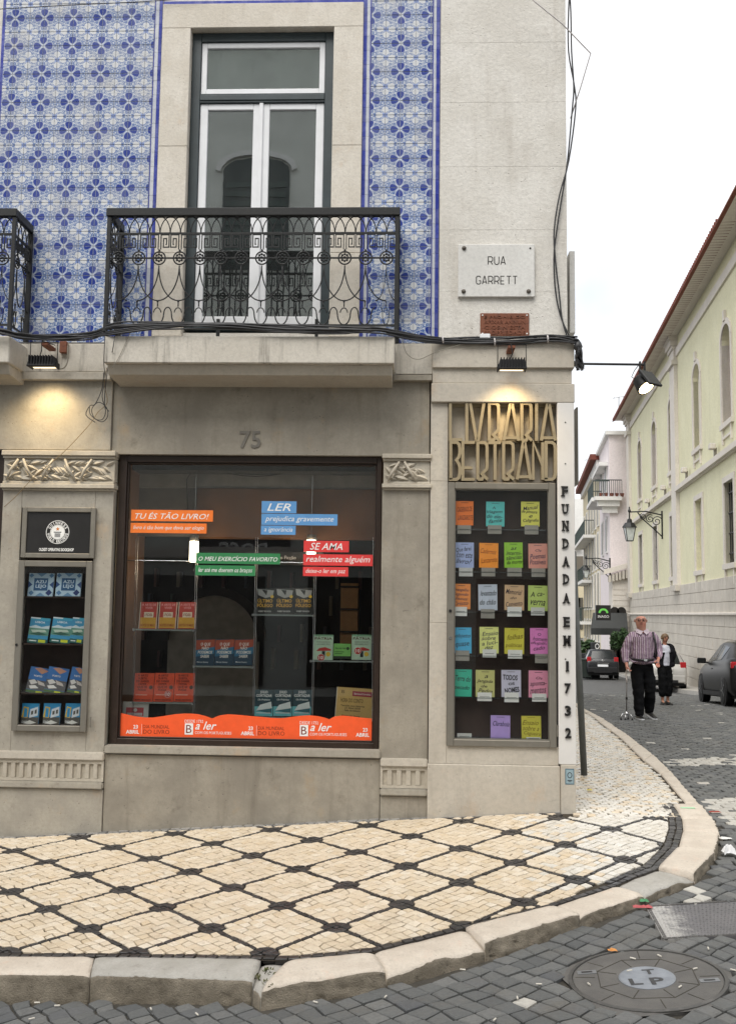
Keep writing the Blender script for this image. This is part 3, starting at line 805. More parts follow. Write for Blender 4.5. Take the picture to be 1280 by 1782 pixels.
# --- balcony door
def frame_mb(x0, x1, z0, z1, t, ya, yb, tb=None, tt=None):
    m_ = MB(); tb = t if tb is None else tb; tt = t if tt is None else tt
    m_.box(x0, x0+t, ya, yb, z0, z1); m_.box(x1-t, x1, ya, yb, z0, z1); m_.box(x0+t, x1-t, ya, yb, z0, z0+tb); m_.box(x0+t, x1-t, ya, yb, z1-tt, z1); return m_
Yd = .08
fx0, fx1, fz0, fz1 = rect(323.5, 48, 577, 575, Yd)
fx0 = jx0+.002; fx1 = jx1-.002; fz1 = zl0-.002
tz0, tz1 = P(450, 180, Yd).z, P(450, 164, Yd).z
fm = frame_mb(fx0, fx1, fz0, fz1, .085, Yd-.02, Yd+.08, .03, .085); fm.box(fx0+.085, fx1-.085, Yd-.02, Yd+.08, tz0, tz1)
fm.box(fx0+.085, fx1-.085, Yd-.03, Yd-.02, tz0+.02, tz1-.02)
door = fm.build('balcony_door', M['green_paint'], bld, bevel=.004)
ix0, ix1 = fx0+.087, fx1-.087
frame_mb(ix0, ix1, tz1+.002, fz1-.087, .052, Yd, Yd+.05).build('top_sash', M['white_paint'], door, bevel=.004)
MB().box(ix0+.05, ix1-.05, Yd+.02, Yd+.026, tz1+.05, fz1-.137).build('top_pane', M['pane_door'], door)
xm = (P(452.5, 300, Yd).x)
for a, b in ((ix0, xm-.002), (xm+.002, ix1)):
    frame_mb(a, b, fz0+.032, tz0-.002, .075, Yd, Yd+.05, .10, .06).build('sash', M['white_paint'], door, bevel=.005)
    MB().box(a+.073, b-.073, Yd+.02, Yd+.026, fz0+.12, tz0-.06).build('pane', M['pane_door'], door)
MB().box(xm-.018, xm+.018, Yd-.018, Yd, fz0+.032, tz0-.002).build('meeting_stile', M['white_paint'], door, bevel=.004)
MB().box(fx0+.1, fx1-.1, Yd+.055, Yd+.06, tz1+.02, fz1-.1).build('blind', plain('green_blind', (.52,.60,.54), .9, 0, .06, 3), door)
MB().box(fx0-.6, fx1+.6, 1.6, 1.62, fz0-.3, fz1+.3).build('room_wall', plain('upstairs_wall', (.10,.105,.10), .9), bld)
# --- plaster pier at the corner, with the joints of its blocks
px0 = P(765, 300, -.04).x; pz0 = P(870, 592, -.04).z
zs_ = [pz0, P(870, 508, -.04).z, P(870, 400, -.04).z, P(870, 290, -.04).z, P(870, 178, -.04).z, P(870, 74, -.04).z, P(870, -40, -.04).z, ZTOP]
for a, b in zip(zs_, zs_[1:]):
    MB().box(px0, XC, -.04, .3, a+.0005, b-.0005).build('pier_block', M['plaster'], bld, bevel=.0012)
# --- band under the tiles and stone mouldings
def band(name, mat, xl, yt, xr, yb, Y, depth, bev=.004, parent=None):
    m_ = MB(); fbox(m_, xl, yt, xr, yb, Y, depth); return m_.build(name, M[mat], parent or bld, bevel=bev)
band('string_course', 'slab', -190, 598, 190, 646, -.05, .4)
band('string_course', 'slab', 680, 598, 752, 651, -.05, .4)
band('cornice_moulding', 'pale_stone', -190, 646.5, 192, 660, -.09, .4)
band('cornice_moulding', 'grey_stone', 684, 652, 751, 662, -.07, .4)
band('cornice_moulding', 'grey_stone', 190, 650, 690, 662, -.06, .4)
# slab of the balcony
YS = -.45
sx0, sx1, sz_0, sz_1 = rect(181, 585, 686, 632, YS)
slab = MB().box(sx0, sx1, YS, .1, sz_0, sz_1).build('balcony_slab', M['slab'], bld, bevel=.008)
mz = P(430, 651, -.40).z
MB().prism([(sx0+.02, -.40, sz_0), (sx0+.02, .05, sz_0), (sx0+.02, .05, mz-.03), (sx0+.02, -.36, mz)], (sx1-sx0-.04, 0, 0)).build('slab_moulding', M['pale_stone'], slab, bevel=.003)
# second balcony, cut by the left edge of the picture
s2x1 = P(38, 610, YS).x-.11
slab2 = MB().box(s2x1-2.7, s2x1, YS, .1, sz_0+.0, sz_1-.0).build('balcony_slab', M['slab'], bld, bevel=.008)
MB().prism([(s2x1-2.68, -.40, sz_0), (s2x1-2.68, .05, sz_0), (s2x1-2.68, .05, mz-.03), (s2x1-2.68, -.36, mz)], (2.66, 0, 0)).build('slab_moulding', M['pale_stone'], slab2, bevel=.003)
# pier: cornice, frieze and the block over the lettering
cz = lambda y, Y: P(870, y, Y).z
cx1 = P(999, 660, -.09).x
MB().box(P(752, 615, -.09).x, cx1, -.09, .3, cz(640, -.09), cz(592, -.09)).build('pier_cornice', M['pale_stone'], bld, bevel=.006)
MB().box(P(752, 652, -.06).x, cx1-.02, -.06, .3, cz(667, -.06), cz(640, -.06)-.0005).build('pier_frieze', M['pale_stone'], bld, bevel=.004)
BZ = cz(700, -.09)
MB().box(P(750, 684, -.09).x, cx1, -.09, .3, BZ, cz(667, -.09)-.0005).build('pier_block', M['pale_stone'], bld, bevel=.006)
pl0 = P(749, 760, -.05).x; plR = P(969.5, 900, -.07).x
MB().box(pl0, P(779, 770, -.05).x, -.05, .3, cz(838, -.05), BZ-.0005).build('pier_block', M['pale_stone'], bld, bevel=.003)
MB().box(P(779, 770, .03).x, cx1-.03, .03, .3, cz(840, .03), BZ).build('sign_recess', M['pale_stone'], bld, bevel=.003)
zb0 = cz(1331, -.05)
MB().box(pl0, P(777.5, 1080, -.05).x, -.05, .3, cz(1085, -.05), cz(838, -.05)-.001).build('pier_block', M['pale_stone'], bld, bevel=.003)
MB().box(pl0, P(777.5, 1080, -.05).x, -.05, .3, zb0+.0005, cz(1085, -.05)-.001).build('pier_block', M['pale_stone'], bld, bevel=.003)
MB().box(P(777.5, 1080, -.05).x+.001, plR, -.05, .3, zb0+.0005, cz(1299, -.05)).build('pier_block', M['pale_stone'], bld, bevel=.003)
MB().box(P(777.5, 1080, -.05).x+.001, plR, .16, .3, cz(1299, -.05), cz(840, -.05)).build('pier_back', M['grey_stone'], bld)
bx0 = P(743, 1375, -.07).x; bx1 = P(974.5, 1375, -.07).x; bx2 = P(1001.5, 1375, -.09).x
MB().box(bx0, bx1, -.07, .3, SZ(bx0, 0)-.1, zb0-.0005).build('pier_plinth', M['pale_stone'], bld, bevel=.005)
MB().box(bx1+.002, bx2, -.09, .3, SZ(bx1, 0)-.1, P(988, 1331, -.09).z).build('corner_plinth', M['pale_stone'], bld, bevel=.005)
cb0, cb1 = P(970.5, 1050, -.09).x, P(1000.5, 1050, -.09).x
MB().box(cb0, cb1, -.088, .3, P(985, 1330.5, -.09).z, BZ-.001).build('corner_strip', M['board'], bld, bevel=.004)
# --- grey shop front
fz = lambda y, Y=-.0: P(430, y, Y).z
gxL = P(196, 725).x; gxR = P(747, 725).x
FZT, FZB = fz(662), fz(792)
MB().box(gxL+.001, gxR, 0, .35, FZB, FZT).build('frieze_stone', M['grey_stone'], bld, bevel=.004)
MB().box(-7, gxL-.001, -.03, .35, fz(785, -.03), FZT).build('frieze_stone', M['grey_stone_light'], bld, bevel=.004)
# window opening
wx0, wx1, wz0, wz1 = rect(196.5, 792, 661, 1303, .0)
WZB = fz(1300)
# left and right pilasters
def pilaster(xl, xr, mat, yt=851, yb=1311):
    a, b = P(xl, 1080, -.02).x, P(xr, 1080, -.02).x; return a, b
la, lb = P(3, 1080, -.02).x-.04, P(190, 1080, -.02).x
LZ = lambda y, Y=-.02: P(100, y, Y).z
RZ_ = lambda y, Y=-.02: P(705, y, Y).z
# left pilaster is built round the small show case
ca0, ca1 = P(29, 1080, -.02).x, P(158, 1080, -.02).x
MB().box(la, ca0-.001, -.02, .3, LZ(1312), LZ(852)).build('pilaster_stone', M['grey_stone_light'], bld, bevel=.003)
MB().box(ca1+.001, lb, -.02, .3, LZ(1312), LZ(852)).build('pilaster_stone', M['grey_stone_light'], bld, bevel=.003)
MB().box(ca0, ca1, -.02, .3, LZ(884), LZ(852)).build('pilaster_stone', M['grey_stone_light'], bld, bevel=.003)
MB().box(ca0, ca1, -.02, .3, LZ(1312), LZ(1273)).build('pilaster_stone', M['grey_stone_light'], bld, bevel=.003)
MB().box(ca0, ca1, .18, .3, LZ(1273), LZ(884)).build('niche_back', M['case_inner'], bld)
ra, rb = P(662, 1080, -.02).x, P(745, 1080, -.02).x
MB().box(ra, rb, -.02, .35, RZ_(1321), RZ_(851)).build('pilaster_stone', M['grey_stone'], bld, bevel=.003)
# carved capitals
leafm = MB()
for s in (-1, 1):                                     # one bent laurel leaf
    n = len(leafm.v); K = 7
    for k in range(K+1):
        u = k/K; wd = math.sin(math.pi*min(1, u*.93+.03))**.8*.5
        leafm.v.append((u, -.30*math.sin(math.pi*u)-.10, 0)); leafm.v.append((u, -.02, s*wd*.45)); leafm.v.append((u, -.16*math.sin(math.pi*u)-.08, s*wd*.25))
    for k in range(K):
        a = n+3*k; leafm.f += [(a, a+2, a+5, a+3), (a+2, a+1, a+4, a+5)]
LEAF = leafm.mesh('carved_leaf', smooth=True); LEAF.materials.append(M['carved'])
def capital(x0, x1, yt, yb, zf, Y=-.03):
    z1, z0 = zf(yt, Y), zf(yb, Y); h = z1-z0
    core = MB().box(x0, x1, Y, .3, z0+h*.22, z1-h*.2)
    core = core.build('capital', M['carved'], bld, bevel=.004)
    m_ = MB().box(x0-.012, x1+.012, Y-.045, .3, z1-h*.13, z1).box(x0-.004, x1+.004, Y-.025, .3, z1-h*.2+.0005, z1-h*.13-.0005)
    m_.build('capital_moulding', M['carved'], core, bevel=.005)
    m_ = MB().box(x0-.012, x1+.012, Y-.04, .3, z0+h*.04, z0+h*.15).box(x0, x1, Y-.02, .3, z0+h*.15+.0005, z0+h*.22-.0005).box(x0, x1, Y-.015, .3, z0-.005, z0+h*.04-.0005)
    m_.build('capital_moulding', M['carved'], core, bevel=.004)
    # bundle of leaves bound by crossing ribbons
    ya, yb_ = z0+h*.24, z1-h*.22; hh = yb_-ya; n = int((x1-x0)/.034)
    rnd = random.Random(int(x0*100))
    for k in range(n):
        for r in range(2):
            x = x0+.01+(x1-x0-.05)*k/n+rnd.uniform(-.012, .012); z = ya+hh*(.22+.5*r)+rnd.uniform(-.02, .02)
            ang = rnd.choice((-1, 1))*rnd.uniform(.3, 1.0); L = rnd.uniform(.085, .13)
            if x+L*math.cos(ang) > x1: continue
            zt_ = z+L*math.sin(ang); zt_ = max(ya+.012, min(yb_-.012, zt_)); ang = math.asin(max(-.95, min(.95, (zt_-z)/L)))
            shared('carved_leaf', LEAF, None, core, (x, Y-.002, z), (rnd.uniform(-.3, .3), -ang, 0), (L, L*.62, L*.9))
    rb_ = MB(); k = 0; x = x0+.09
    while x < x1-.09:
        s = 1 if k % 2 else -1
        rb_.tube([(x-.05, Y-.03, ya+(hh if s > 0 else 0)), (x-.01, Y-.055, ya+hh*.5+s*.012), (x+.05, Y-.03, ya+(0 if s > 0 else hh))], [.011,.014,.011], 6)
        x += .145+.03*(k % 3); k += 1
    if rb_.v: rb_.build('carved_ribbon', M['carved'], core, smooth=True)
capital(P(7, 820, -.03).x, P(200, 820, -.03).x, 785, 853, LZ)
capital(P(667, 820, -.03).x, P(748, 820, -.03).x, 791, 852, RZ_)
# plinth zone
def fluted(x0, x1, yt, yb, zf, step_px=14.2):
    Y = -.035; z1, z0 = zf(yt, Y), zf(yb, Y); h = z1-z0
    core = MB().box(x0, x1, Y+.018, .3, z0+h*.2, z1-h*.24).build('fluted_band', M['carved'], bld)
    MB().box(x0, x1+.002, Y-.02, .3, z1-h*.22, z1).build('band_moulding', M['pale_stone'], core, bevel=.008, seg=2)
    MB().box(x0, x1+.002, Y-.025, .3, z0, z0+h*.19).build('band_moulding', M['grey_stone_light'], core, bevel=.010, seg=2)
    za, zb = z0+h*.2, z1-h*.22
    MB().box(x0, x1, Y, Y+.02, za, za+h*.075).build('flute_sill', M['carved'], core)
    MB().box(x0, x1, Y, Y+.02, zb-h*.10, zb).build('flute_head', M['carved'], core)
    st = step_px/196.0; n = max(1, int((x1-x0)/st)); st = (x1-x0)/n
    me = MB().box(-st*.26, st*.26, 0, .02, 0, zb-za-h*.175).mesh('flute_bar', bevel=.004)
    for k in range(n+1):
        w_ = x0+k*st
        if k in (0, n):
            MB().box(max(x0, w_-st*.26), min(x1, w_+st*.26), Y, Y+.02, za+h*.075, zb-h*.10).build('flute_bar', M['carved'], core)
        else: shared('flute_bar', me, M['carved'], core, (w_, Y, za+h*.075))
lx1 = P(179, 1380, -.03).x
fluted(-4.4, lx1, 1308, 1372, LZ)
MB().box(-4.4, lx1, -.03, .3, -.6, LZ(1373, -.03)).build('plinth_stone', M['grey_stone_light'], bld, bevel=.004)
fluted(P(661, 1350, -.035).x, P(743, 1350, -.035).x, 1320, 1385, RZ_)
MB().box(P(661, 1400, -.03).x, P(742.5, 1400, -.03).x, -.03, .3, -.3, RZ_(1386, -.03)).build('plinth_stone', M['grey_stone'], bld, bevel=.004)
ux0, ux1 = lx1+.003, P(661, 1380, -.03).x-.003
MB().box(ux0, ux1, -.015, .35, -.5, fz(1317, -.015)).build('apron_stone', M['grey_stone'], bld, bevel=.004)
MB().box(ux0-.0, ux1, -.05, .35, fz(1316, -.05), fz(1302, -.05)).build('stone_sill', M['grey_stone_light'], bld, bevel=.008, seg=2)
# neighbouring window, only its frame shows at the left edge
MB().box(-5, la-.002, .05, .12, LZ(1312), LZ(786)).build('neighbour_window', M['brown_wood'], bld)
# --- shop window
SY = .05
s0, s1, s2, s3 = wx0, wx1, fz(1301, SY), FZB-.001
shop = MB().box(s0, s0+.068, SY, SY+.07, s2, s3).box(s1-.042, s1, SY, SY+.07, s2, s3).box(s0+.068, s1-.042, SY, SY+.07, s2, s2+.06).box(s0+.068, s1-.042, SY, SY+.07, s3-.06, s3).build('shop_window', M['brown_wood'], bld, bevel=.004)
i0, i1, i2, i3 = s0+.069, s1-.043, s2+.061, s3-.061
frame_mb(i0, i1, i2, i3, .014, SY+.025, SY+.08).build('inner_frame', M['brown_wood'], shop, bevel=.003)
GY = SY+.05
MB().box(i0+.012, i1-.012, GY, GY+.008, i2+.018, i3-.018).build('pane', M['pane'], shop)
# lining of the window bay and the shop behind it
LIN = plain('brown_lining', (.13,.065,.032), .5)
for a_, b_ in ((s0-.02, s0+.03), (s1-.03, s1+.02)): MB().box(a_, b_, SY+.12, .9, s2, s3).build('bay_lining', LIN, shop)
MB().box(s0, s1, SY+.12, .9, s2-.02, s2+.06).build('display_floor', M['brown_wood'], shop)
MB().box(s0, s1, SY+.12, .62, s3-.03, s3+.01).build('bay_ceiling', plain('bay_ceiling_paint', (.42,.40,.37), .8), shop)
zv1, zv0 = P(430, 850, .62).z, P(430, 938, .62).z
MB().box(P(342, 890, .62).x, s1+.05, .62, .66, zv0, zv1).build('wood_valance', M['wood_valance'], shop, bevel=.003)
MB().box(s0-.02, s1+.05, .63, .67, zv1+.002, s3+.2).build('upper_panel', plain('bay_panel_paint', (.22,.205,.185), .8), shop)
MB().box(s0-.02, P(341, 890, .62).x, .64, .68, zv0+.02, zv1).build('valance_shadow', plain('bay_shadow_paint', (.10,.09,.08), .8), shop)  # stands for the shadow left of the valance, put into a dark colour
# room
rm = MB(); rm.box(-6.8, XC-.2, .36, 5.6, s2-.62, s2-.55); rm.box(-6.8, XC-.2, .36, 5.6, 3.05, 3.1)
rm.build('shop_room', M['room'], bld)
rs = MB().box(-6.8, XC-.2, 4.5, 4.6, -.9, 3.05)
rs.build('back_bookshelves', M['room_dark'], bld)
am = MB()                                              # pale arch to the inner room
ac = P(372, 1100, 3.2); ar = .55
poly = [(ac.x-ar, 3.2, -.8)]+[(ac.x-ar*math.cos(math.pi*k/20), 3.2, ac.z-.1+ar*math.sin(math.pi*k/20)) for k in range(21)]+[(ac.x+ar, 3.2, -.8)]
am.prism(poly, (0, .05, 0)); am.build('inner_arch', plain('arch_wall', (.26,.245,.215), .9), bld)
arp = [(ac.x-ar*1.07*math.cos(math.pi*k/24), ac.z-.1+ar*1.07*math.sin(math.pi*k/24)) for k in range(25)]
MB().ribbon(arp, .10, 3.12, 3.2).build('arch_trim', M['room_dark'], bld)
nx0, nx1, nz0, nz1 = rect(592, 1015, 622, 1140, 2.6)
ni = MB().box(nx0, nx1, 2.6, 2.9, nz0, nz1).build('niche_lit_in_colour', M['niche'], bld)  # no lamp inside; the lit look is put into its warm colour
for k in range(4): MB().box(nx0-.01, nx1+.01, 2.52, 2.62, nz0+(nz1-nz0)*k/3.2, nz0+(nz1-nz0)*k/3.2+.02).build('niche_shelf', M['room_dark'], bld)
# tables of books inside the shop
for k, (x, y, wd) in enumerate(((-2.5, 2.2, .7), (-.9, 2.6, .9), (.2, 2.0, .6))):
    tb = MB().box(x-wd/2, x+wd/2, y, y+.6, .30, .36).box(x-wd/2+.05, x+wd/2-.05, y+.05, y+.55, -.6, .30).build('book_table', M['brown_wood'], bld)
    for q in range(5):
        xx = x-wd/2+.09+q*(wd-.14)/5
        for h_ in range(random.randint(2, 5)): MB().box(xx-.06, xx+.06, y+.05, y+.25, .361+.03*h_, .388+.03*h_).build('stacked_book', flat(random.choice(('#8a3a2e','#c9c1a8','#3b5a7a','#c98a3a','#556b4a','#d8d4c8'))), tb)
# spines on the back shelves
for k in range(60):
    x = -3.6+k*.075; z = 1.0+.35*(k % 4)
    MB().box(x, x+random.uniform(.03,.06), 4.36, 4.5, z, z+random.uniform(.2,.28)).build('book_spine', flat(random.choice(('#5b3a2e','#38404a','#6a6252','#4a2626','#2f3d33','#7a705c'))), bld) if k % 1 == 0 else None
# ================================================================ BALCONY RAILINGS
YR = -.43
zr = lambda y: P(430, y, YR).z
ZH, ZA, ZM, ZK, ZC, ZS, ZU, ZB = zr(363), zr(377), zr(406), zr(430), zr(449), zr(463), zr(524), zr(566)
BAY = .1865
def el(cx, cz, rx, rz, a0, a1, n=10): return [(cx+rx*math.cos(a0+(a1-a0)*k/n), cz+rz*math.sin(a0+(a1-a0)*k/n)) for k in range(n+1)]
def t2(m_, pts, r=.0052, n=5): m_.tube([(x, 0, z) for x, z in pts], r, n)
b2 = BAY/2; PI = math.pi
a_ = MB(); t2(a_, el(0, ZM, b2, ZA-ZM, 0, PI, 12))
t2(a_, el(-b2, ZM, b2, ZA-ZM, 0, PI/2, 7)); t2(a_, el(b2, ZM, b2, ZA-ZM, PI/2, PI, 7))
ARCH = a_.mesh('arch_bar', smooth=True)
k_ = MB(); q = BAY*.25; zt, zk = ZM-.012, ZK-.0
for s in (-1, 1):
    k_.ribbon([(s*.012, zk-.02), (s*.012, zt), (s*(b2-.008), zt), (s*(b2-.008), zk), (s*.035, zk), (s*.035, zt-.035), (s*(b2-.030), zt-.035), (s*(b2-.030), zk+.025), (s*.055, zk+.025)], .0085, -.005, .005)
FRET = k_.mesh('fret')
r_ = MB(); RR = .056
t2(r_, el(0, ZC, RR, RR*1.02, 0, 2*PI, 20), .007, 6)
for k in range(8):
    an_ = k*PI/4; cx, cz = .030*math.cos(an_), ZC+.030*math.sin(an_)
    r_.lathe((cx, -.006, cz), [(.001, -.008), (.010, -.004), (.012, .004), (.004, .008)], 7, (0, -1, 0))
r_.lathe((0, -.008, ZC), [(.001, -.006), (.012, -.003), (.013, .006), (.003, .012)], 8, (0, -1, 0))
t2(r_, [(0, ZC+RR), (0, ZK-.02)], .006); r_.lathe((0, 0, ZC+RR+.012), [(.004, -.01), (.012, 0), (.004, .01)], 6)
for s in (-1, 1): t2(r_, [(s*RR, ZC), (s*b2, ZC)], .008)
ROSE = r_.mesh('rosette', smooth=True)
s_ = MB()
for s in (-1, 1):
    t2(s_, [(s*BAY*(1-math.cos(u)), ZS+.004-(ZS-ZU)*math.sin(u)) for u in [PI/2*k/11 for k in range(12)]], .006)
    t2(s_, el(s*b2, ZB+.100, b2*.38, .060, 0, PI, 8)[(4 if s > 0 else 0):(None if s > 0 else 5)], .0058)
t2(s_, el(0, ZB+.100, b2*.62, .094, PI, 2*PI, 12), .0065)
s_.lathe((0, 0, ZU-.004), [(.003, -.014), (.011, 0), (.003, .014)], 6)
t2(s_, [(0, ZU-.01), (0, ZU-.05)], .006); t2(s_, el(0, ZB+.105, b2*.36, .05, 0.05*PI, .95*PI, 8), .005)
SCROLL = s_.mesh('scrollwork', smooth=True)
for me in (ARCH, FRET, ROSE, SCROLL): me.materials.append(M['iron'])
def railing(xa, xb, right_post=True):
    h = MB().box(xa-.025, xb+.025, YR-.03, YR+.03, ZA, ZH)
    for x in (xa, xb): h.box(x-.024, x+.024, YR+.03, -.04, ZA, ZH)
    rail = h.build('railing', M['iron'], bld, bevel=.006)
    m_ = MB()
    for z, hh in ((ZM, .008), (ZC, .006), (ZB, .009)):
        m_.box(xa, xb, YR-.007, YR+.007, z-hh, z+hh)
        for x in (xa, xb): m_.box(x-.006, x+.006, YR+.008, -.05, z-hh, z+hh)
    m_.build('rail_bar', M['iron'], rail)
    for x in (xa, xb):
        MB().box(x-.017, x+.017, YR-.017, YR+.017, ZB-.06, ZA-.001).build('post', M['iron'], rail, bevel=.003)
        MB().box(x-.022, x+.022, -.06, -.035, ZB-.05, ZA-.001).build('post', M['iron'], rail)
    n = round((xb-xa)/BAY); sc = (xb-xa)/n/BAY
    for k in range(n):
        x = xa+(k+.5)*(xb-xa)/n
        for me, nm in ((ARCH, 'arch_bar'), (FRET, 'fret'), (ROSE, 'rosette')): shared(nm, me, None, rail, (x, YR, 0), None, (sc, 1, 1))
        if 0 < k < n-1: shared('scrollwork', SCROLL, None, rail, (x, YR, 0), None, (sc, 1, 1))
        else: shared('scrollwork', SCROLL, None, rail, (x, YR, 0), None, (sc*.5, 1, 1))
    for x in (xa, xb):
        for k in range(2):
            y = YR+(k+.5)*(abs(YR)-.05)/2
            for me, nm in ((ARCH, 'arch_bar'), (FRET, 'fret'), (ROSE, 'rosette'), (SCROLL, 'scrollwork')):
                shared(nm, me, None, rail, (x, y, 0), (0, 0, PI/2), (sc*(.97 if nm != 'scrollwork' else .5), 1, 1))
    return rail
railing(P(188, 460, YR).x, P(690, 460, YR).x)
rx1 = P(39, 460, YR).x-.085
railing(rx1-2.44, rx1)
# two short stubs on the slab behind the rail
for px in (380, 551):
    p_ = P(px, 560, -.30); MB().box(p_.x-.014, p_.x+.014, -.32, -.29, sz_1, p_.z+.02).build('iron_stub', M['iron'], bld)

# ================================================================ SIGNS ON THE PIER
sgn = thing('shop_sign', 'tall bronze letters spelling LIVRARIA BERTRAND in two rows over the show case', 'sign', P(873, 838, -.05))
CX, CY, CS = 740, 680, .21875
YL0, YL1 = -.075, -.0
def Rr(x, y0, y1, wd):
    h = y1-y0; r = x+wd
    return [[(x, y1), (x, y0+4), (x+wd*.72, y0+4), (r-3, y0+h*.06), (r, y0+h*.16), (r, y0+h*.62), (r-4, y0+h*.72), (x+wd*.45, y0+h*.85), (r+6, y1)], [(x, y1-3), (x+wd*.45, y1-3), (x+wd*.62, y0+h*.92)]]
def Aa(x, y0, y1, wd): return [[(x, y1), (x+wd*.45, y0), (x+wd*.55, y0), (x+wd, y1)], [(x+wd*.12, y1-22), (x+wd*.88, y1-22)]]
rows = [('L', [[(197,96),(197,388),(292,388)]]), ('I', [[(328,96),(328,398)]]), ('V', [[(355,96),(405,392),(418,392),(464,96)]]),
        ('R', Rr(506,96,396,74)), ('A', Aa(622,96,396,118)), ('R', Rr(765,96,396,74)), ('I', [[(882,96),(882,398)]]), ('A', Aa(920,96,396,112)),
        ('B', [[(200,706),(200,410),(250,410),(266,425),(272,460),(272,500),(262,530),(245,552),(262,575),(272,610),(272,660),(264,692),(245,706),(186,706)]]),
        ('E', [[(392,410),(296,410),(296,704),(392,704)],[(296,612),(372,612)]]),
        ('R', Rr(415,408,706,74)), ('T', [[(497,412),(598,412)],[(552,422),(552,708)]]), ('R', Rr(620,408,706,76)), ('A', Aa(728,408,706,108)),
        ('N', [[(856,708),(856,410),(932,600)],[(932,410),(932,708)]]), ('D', [[(958,704),(958,410),(1005,410),(1025,425),(1032,460),(1032,650),(1025,690),(1005,704),(946,704)]])]
for ch, strokes in rows:
    m_ = MB()
    for i, st in enumerate(strokes):
        pts = []
        for x, y in st:
            p_ = P(CX+x*CS, CY+y*CS, YL0); pts.append((p_.x, p_.z))
        m_.ribbon(pts, .0265, YL0+.0004*i, YL1)
    m_.build('letter', M['bronze'], sgn)
MB().box(P(780, 768, .0).x, P(968, 768, .0).x, -.004, .03, P(870, 768.5, 0).z-.012, P(870, 768.5, 0).z+.004).build('letter_rail', M['bronze'], sgn)
MB().box(P(779, 765, 0).x, P(968, 765, 0).x, .0, .03, P(870, 708, 0).z, P(870, 701, 0).z).build('letter_rail', M['bronze'], sgn)

# founding date down the corner strip
fd = thing('founding_sign', 'small black serif letters FUNDADA EM 1732 running down the white corner strip', 'sign', P(986, 1290, -.09))
for ch, y in zip('FUNDADAEM1732', (855,886,915,946,977,1008,1041,1082.5,1115,1159.5,1198,1237,1275.5)):
    x = 982+(y-855)*.0135; c = P(x, y, -.089); m_ = MB(); hh = .088; ww = .052 if ch not in '1' else .022
    if ch in 'M': ww = .058
    letter(m_, ch, c, ww, hh, bold=.035, depth=.012, lift=.001)
    sr = lambda xx, zz, l: m_.box(c.x+xx-l/2, c.x+xx+l/2, -.100, -.0895, c.z+zz-.005, c.z+zz+.005)
    L_, T_ = -ww/2+.008, hh/2-.004
    if ch == 'F': sr(L_, T_, .03); sr(L_, -T_, .034)
    if ch == 'U': sr(L_, T_, .03); sr(-L_, T_, .03)
    if ch in 'NM': sr(L_, T_, .026); sr(-L_, T_, .026); sr(L_, -T_, .026); sr(-L_, -T_, .026)
    if ch in 'D': sr(L_, T_, .026); sr(L_, -T_, .026)
    if ch == 'A': sr(L_-.002, -T_, .024); sr(-L_+.002, -T_, .024)
    if ch == 'E': sr(L_, T_, .026); sr(L_, -T_, .026)
    if ch == '1': sr(0, -T_, .03)
    if ch == '7': sr(-.016, T_-.006, .012)
    if ch == '2': sr(.016, -T_+.005, .014)
    m_.build('letter', M['black_paint'], fd)
for y in (735, 807, 1147):
    p_ = P(983, y, -.089); MB().lathe(p_, [(.006, 0), (.006, .003)], 8, (0, -1, 0)).build('screw_hole', M['black_paint'], fd)
stk = P(990.5, 1351.5, -.092); sx = .038; szz = .066
o = MB().box(stk.x-sx, stk.x+sx, -.0925, -.0905, stk.z-szz, stk.z+szz).build('street_sticker', flat('#56707c'))
tag(o, 'small grey blue sticker on the foot of the corner plinth', 'sticker')
o2 = MB().box(stk.x-sx*.8, stk.x+sx*.8, -.0935, -.0926, stk.z-szz*.86, stk.z+szz*.86).build('sticker_print', flat('#8fa5ac'), o)
m_ = MB(); m_.ribbon([(stk.x+.018*math.cos(a), stk.z+.012+.022*math.sin(a)) for a in [k*PI/8 for k in range(17)]], .006, -.0945, -.0936)
m_.box(stk.x-.02, stk.x+.02, -.0945, -.0936, stk.z-.035, stk.z-.028); m_.box(stk.x-.012, stk.x+.012, -.0945, -.0936, stk.z-.045, stk.z-.04); m_.build('sticker_figure', M['ink'], o)

# street name plate
x0, x1, z0, z1 = rect(796.5, 425, 929.5, 516.5, -.07)
sp_ = MB().box(x0, x1, -.072, -.041, z0, z1).build('street_sign', M['marble'], None, bevel=.004)
tag(sp_, 'white marble street name plate RUA GARRETT bolted to the corner pier', 'street sign')
SG = {'R': [[(0,0),(0,10),(4,10),(6,8.6),(6,5),(4,3.6),(0,3.6)],[(3.4,3.6),(6,0)]], 'U': [[(0,10),(0,2),(1.6,0),(4.4,0),(6,2),(6,10)]], 'A': [[(0,0),(2.7,10),(3.3,10),(6,0)],[(.8,2.6),(5.2,2.6)]],
      'G': [[(6,8.4),(4.6,10),(1.4,10),(0,8.2),(0,1.8),(1.4,0),(4.6,0),(6,1.6),(6,4.2),(3.6,4.2)]], 'E': [[(5,10),(0,10),(0,0),(5,0)],[(0,4),(4.2,4)]], 'T': [[(0,10),(6,10)],[(3,9.5),(3,0)]]}
for txt, xa, xb, yc in (('RUA', 847.5, 880.5, 453.5), ('GARRETT', 827, 901, 487.5)):
    A_, B_ = P(xa, yc, -.072), P(xb, yc, -.072); hgt = .072; n = len(txt); pit = (B_.x-A_.x)/n
    for k, ch in enumerate(txt):
        m_ = MB()
        for st in SG[ch]:
            m_.ribbon([(A_.x+pit*k+pit*.12+x/6*pit*.7, A_.z+(y/10-.5)*hgt) for x, y in st], .0085, -.0732, -.0722)
        m_.build('letter', flat('#3a3936'), sp_)
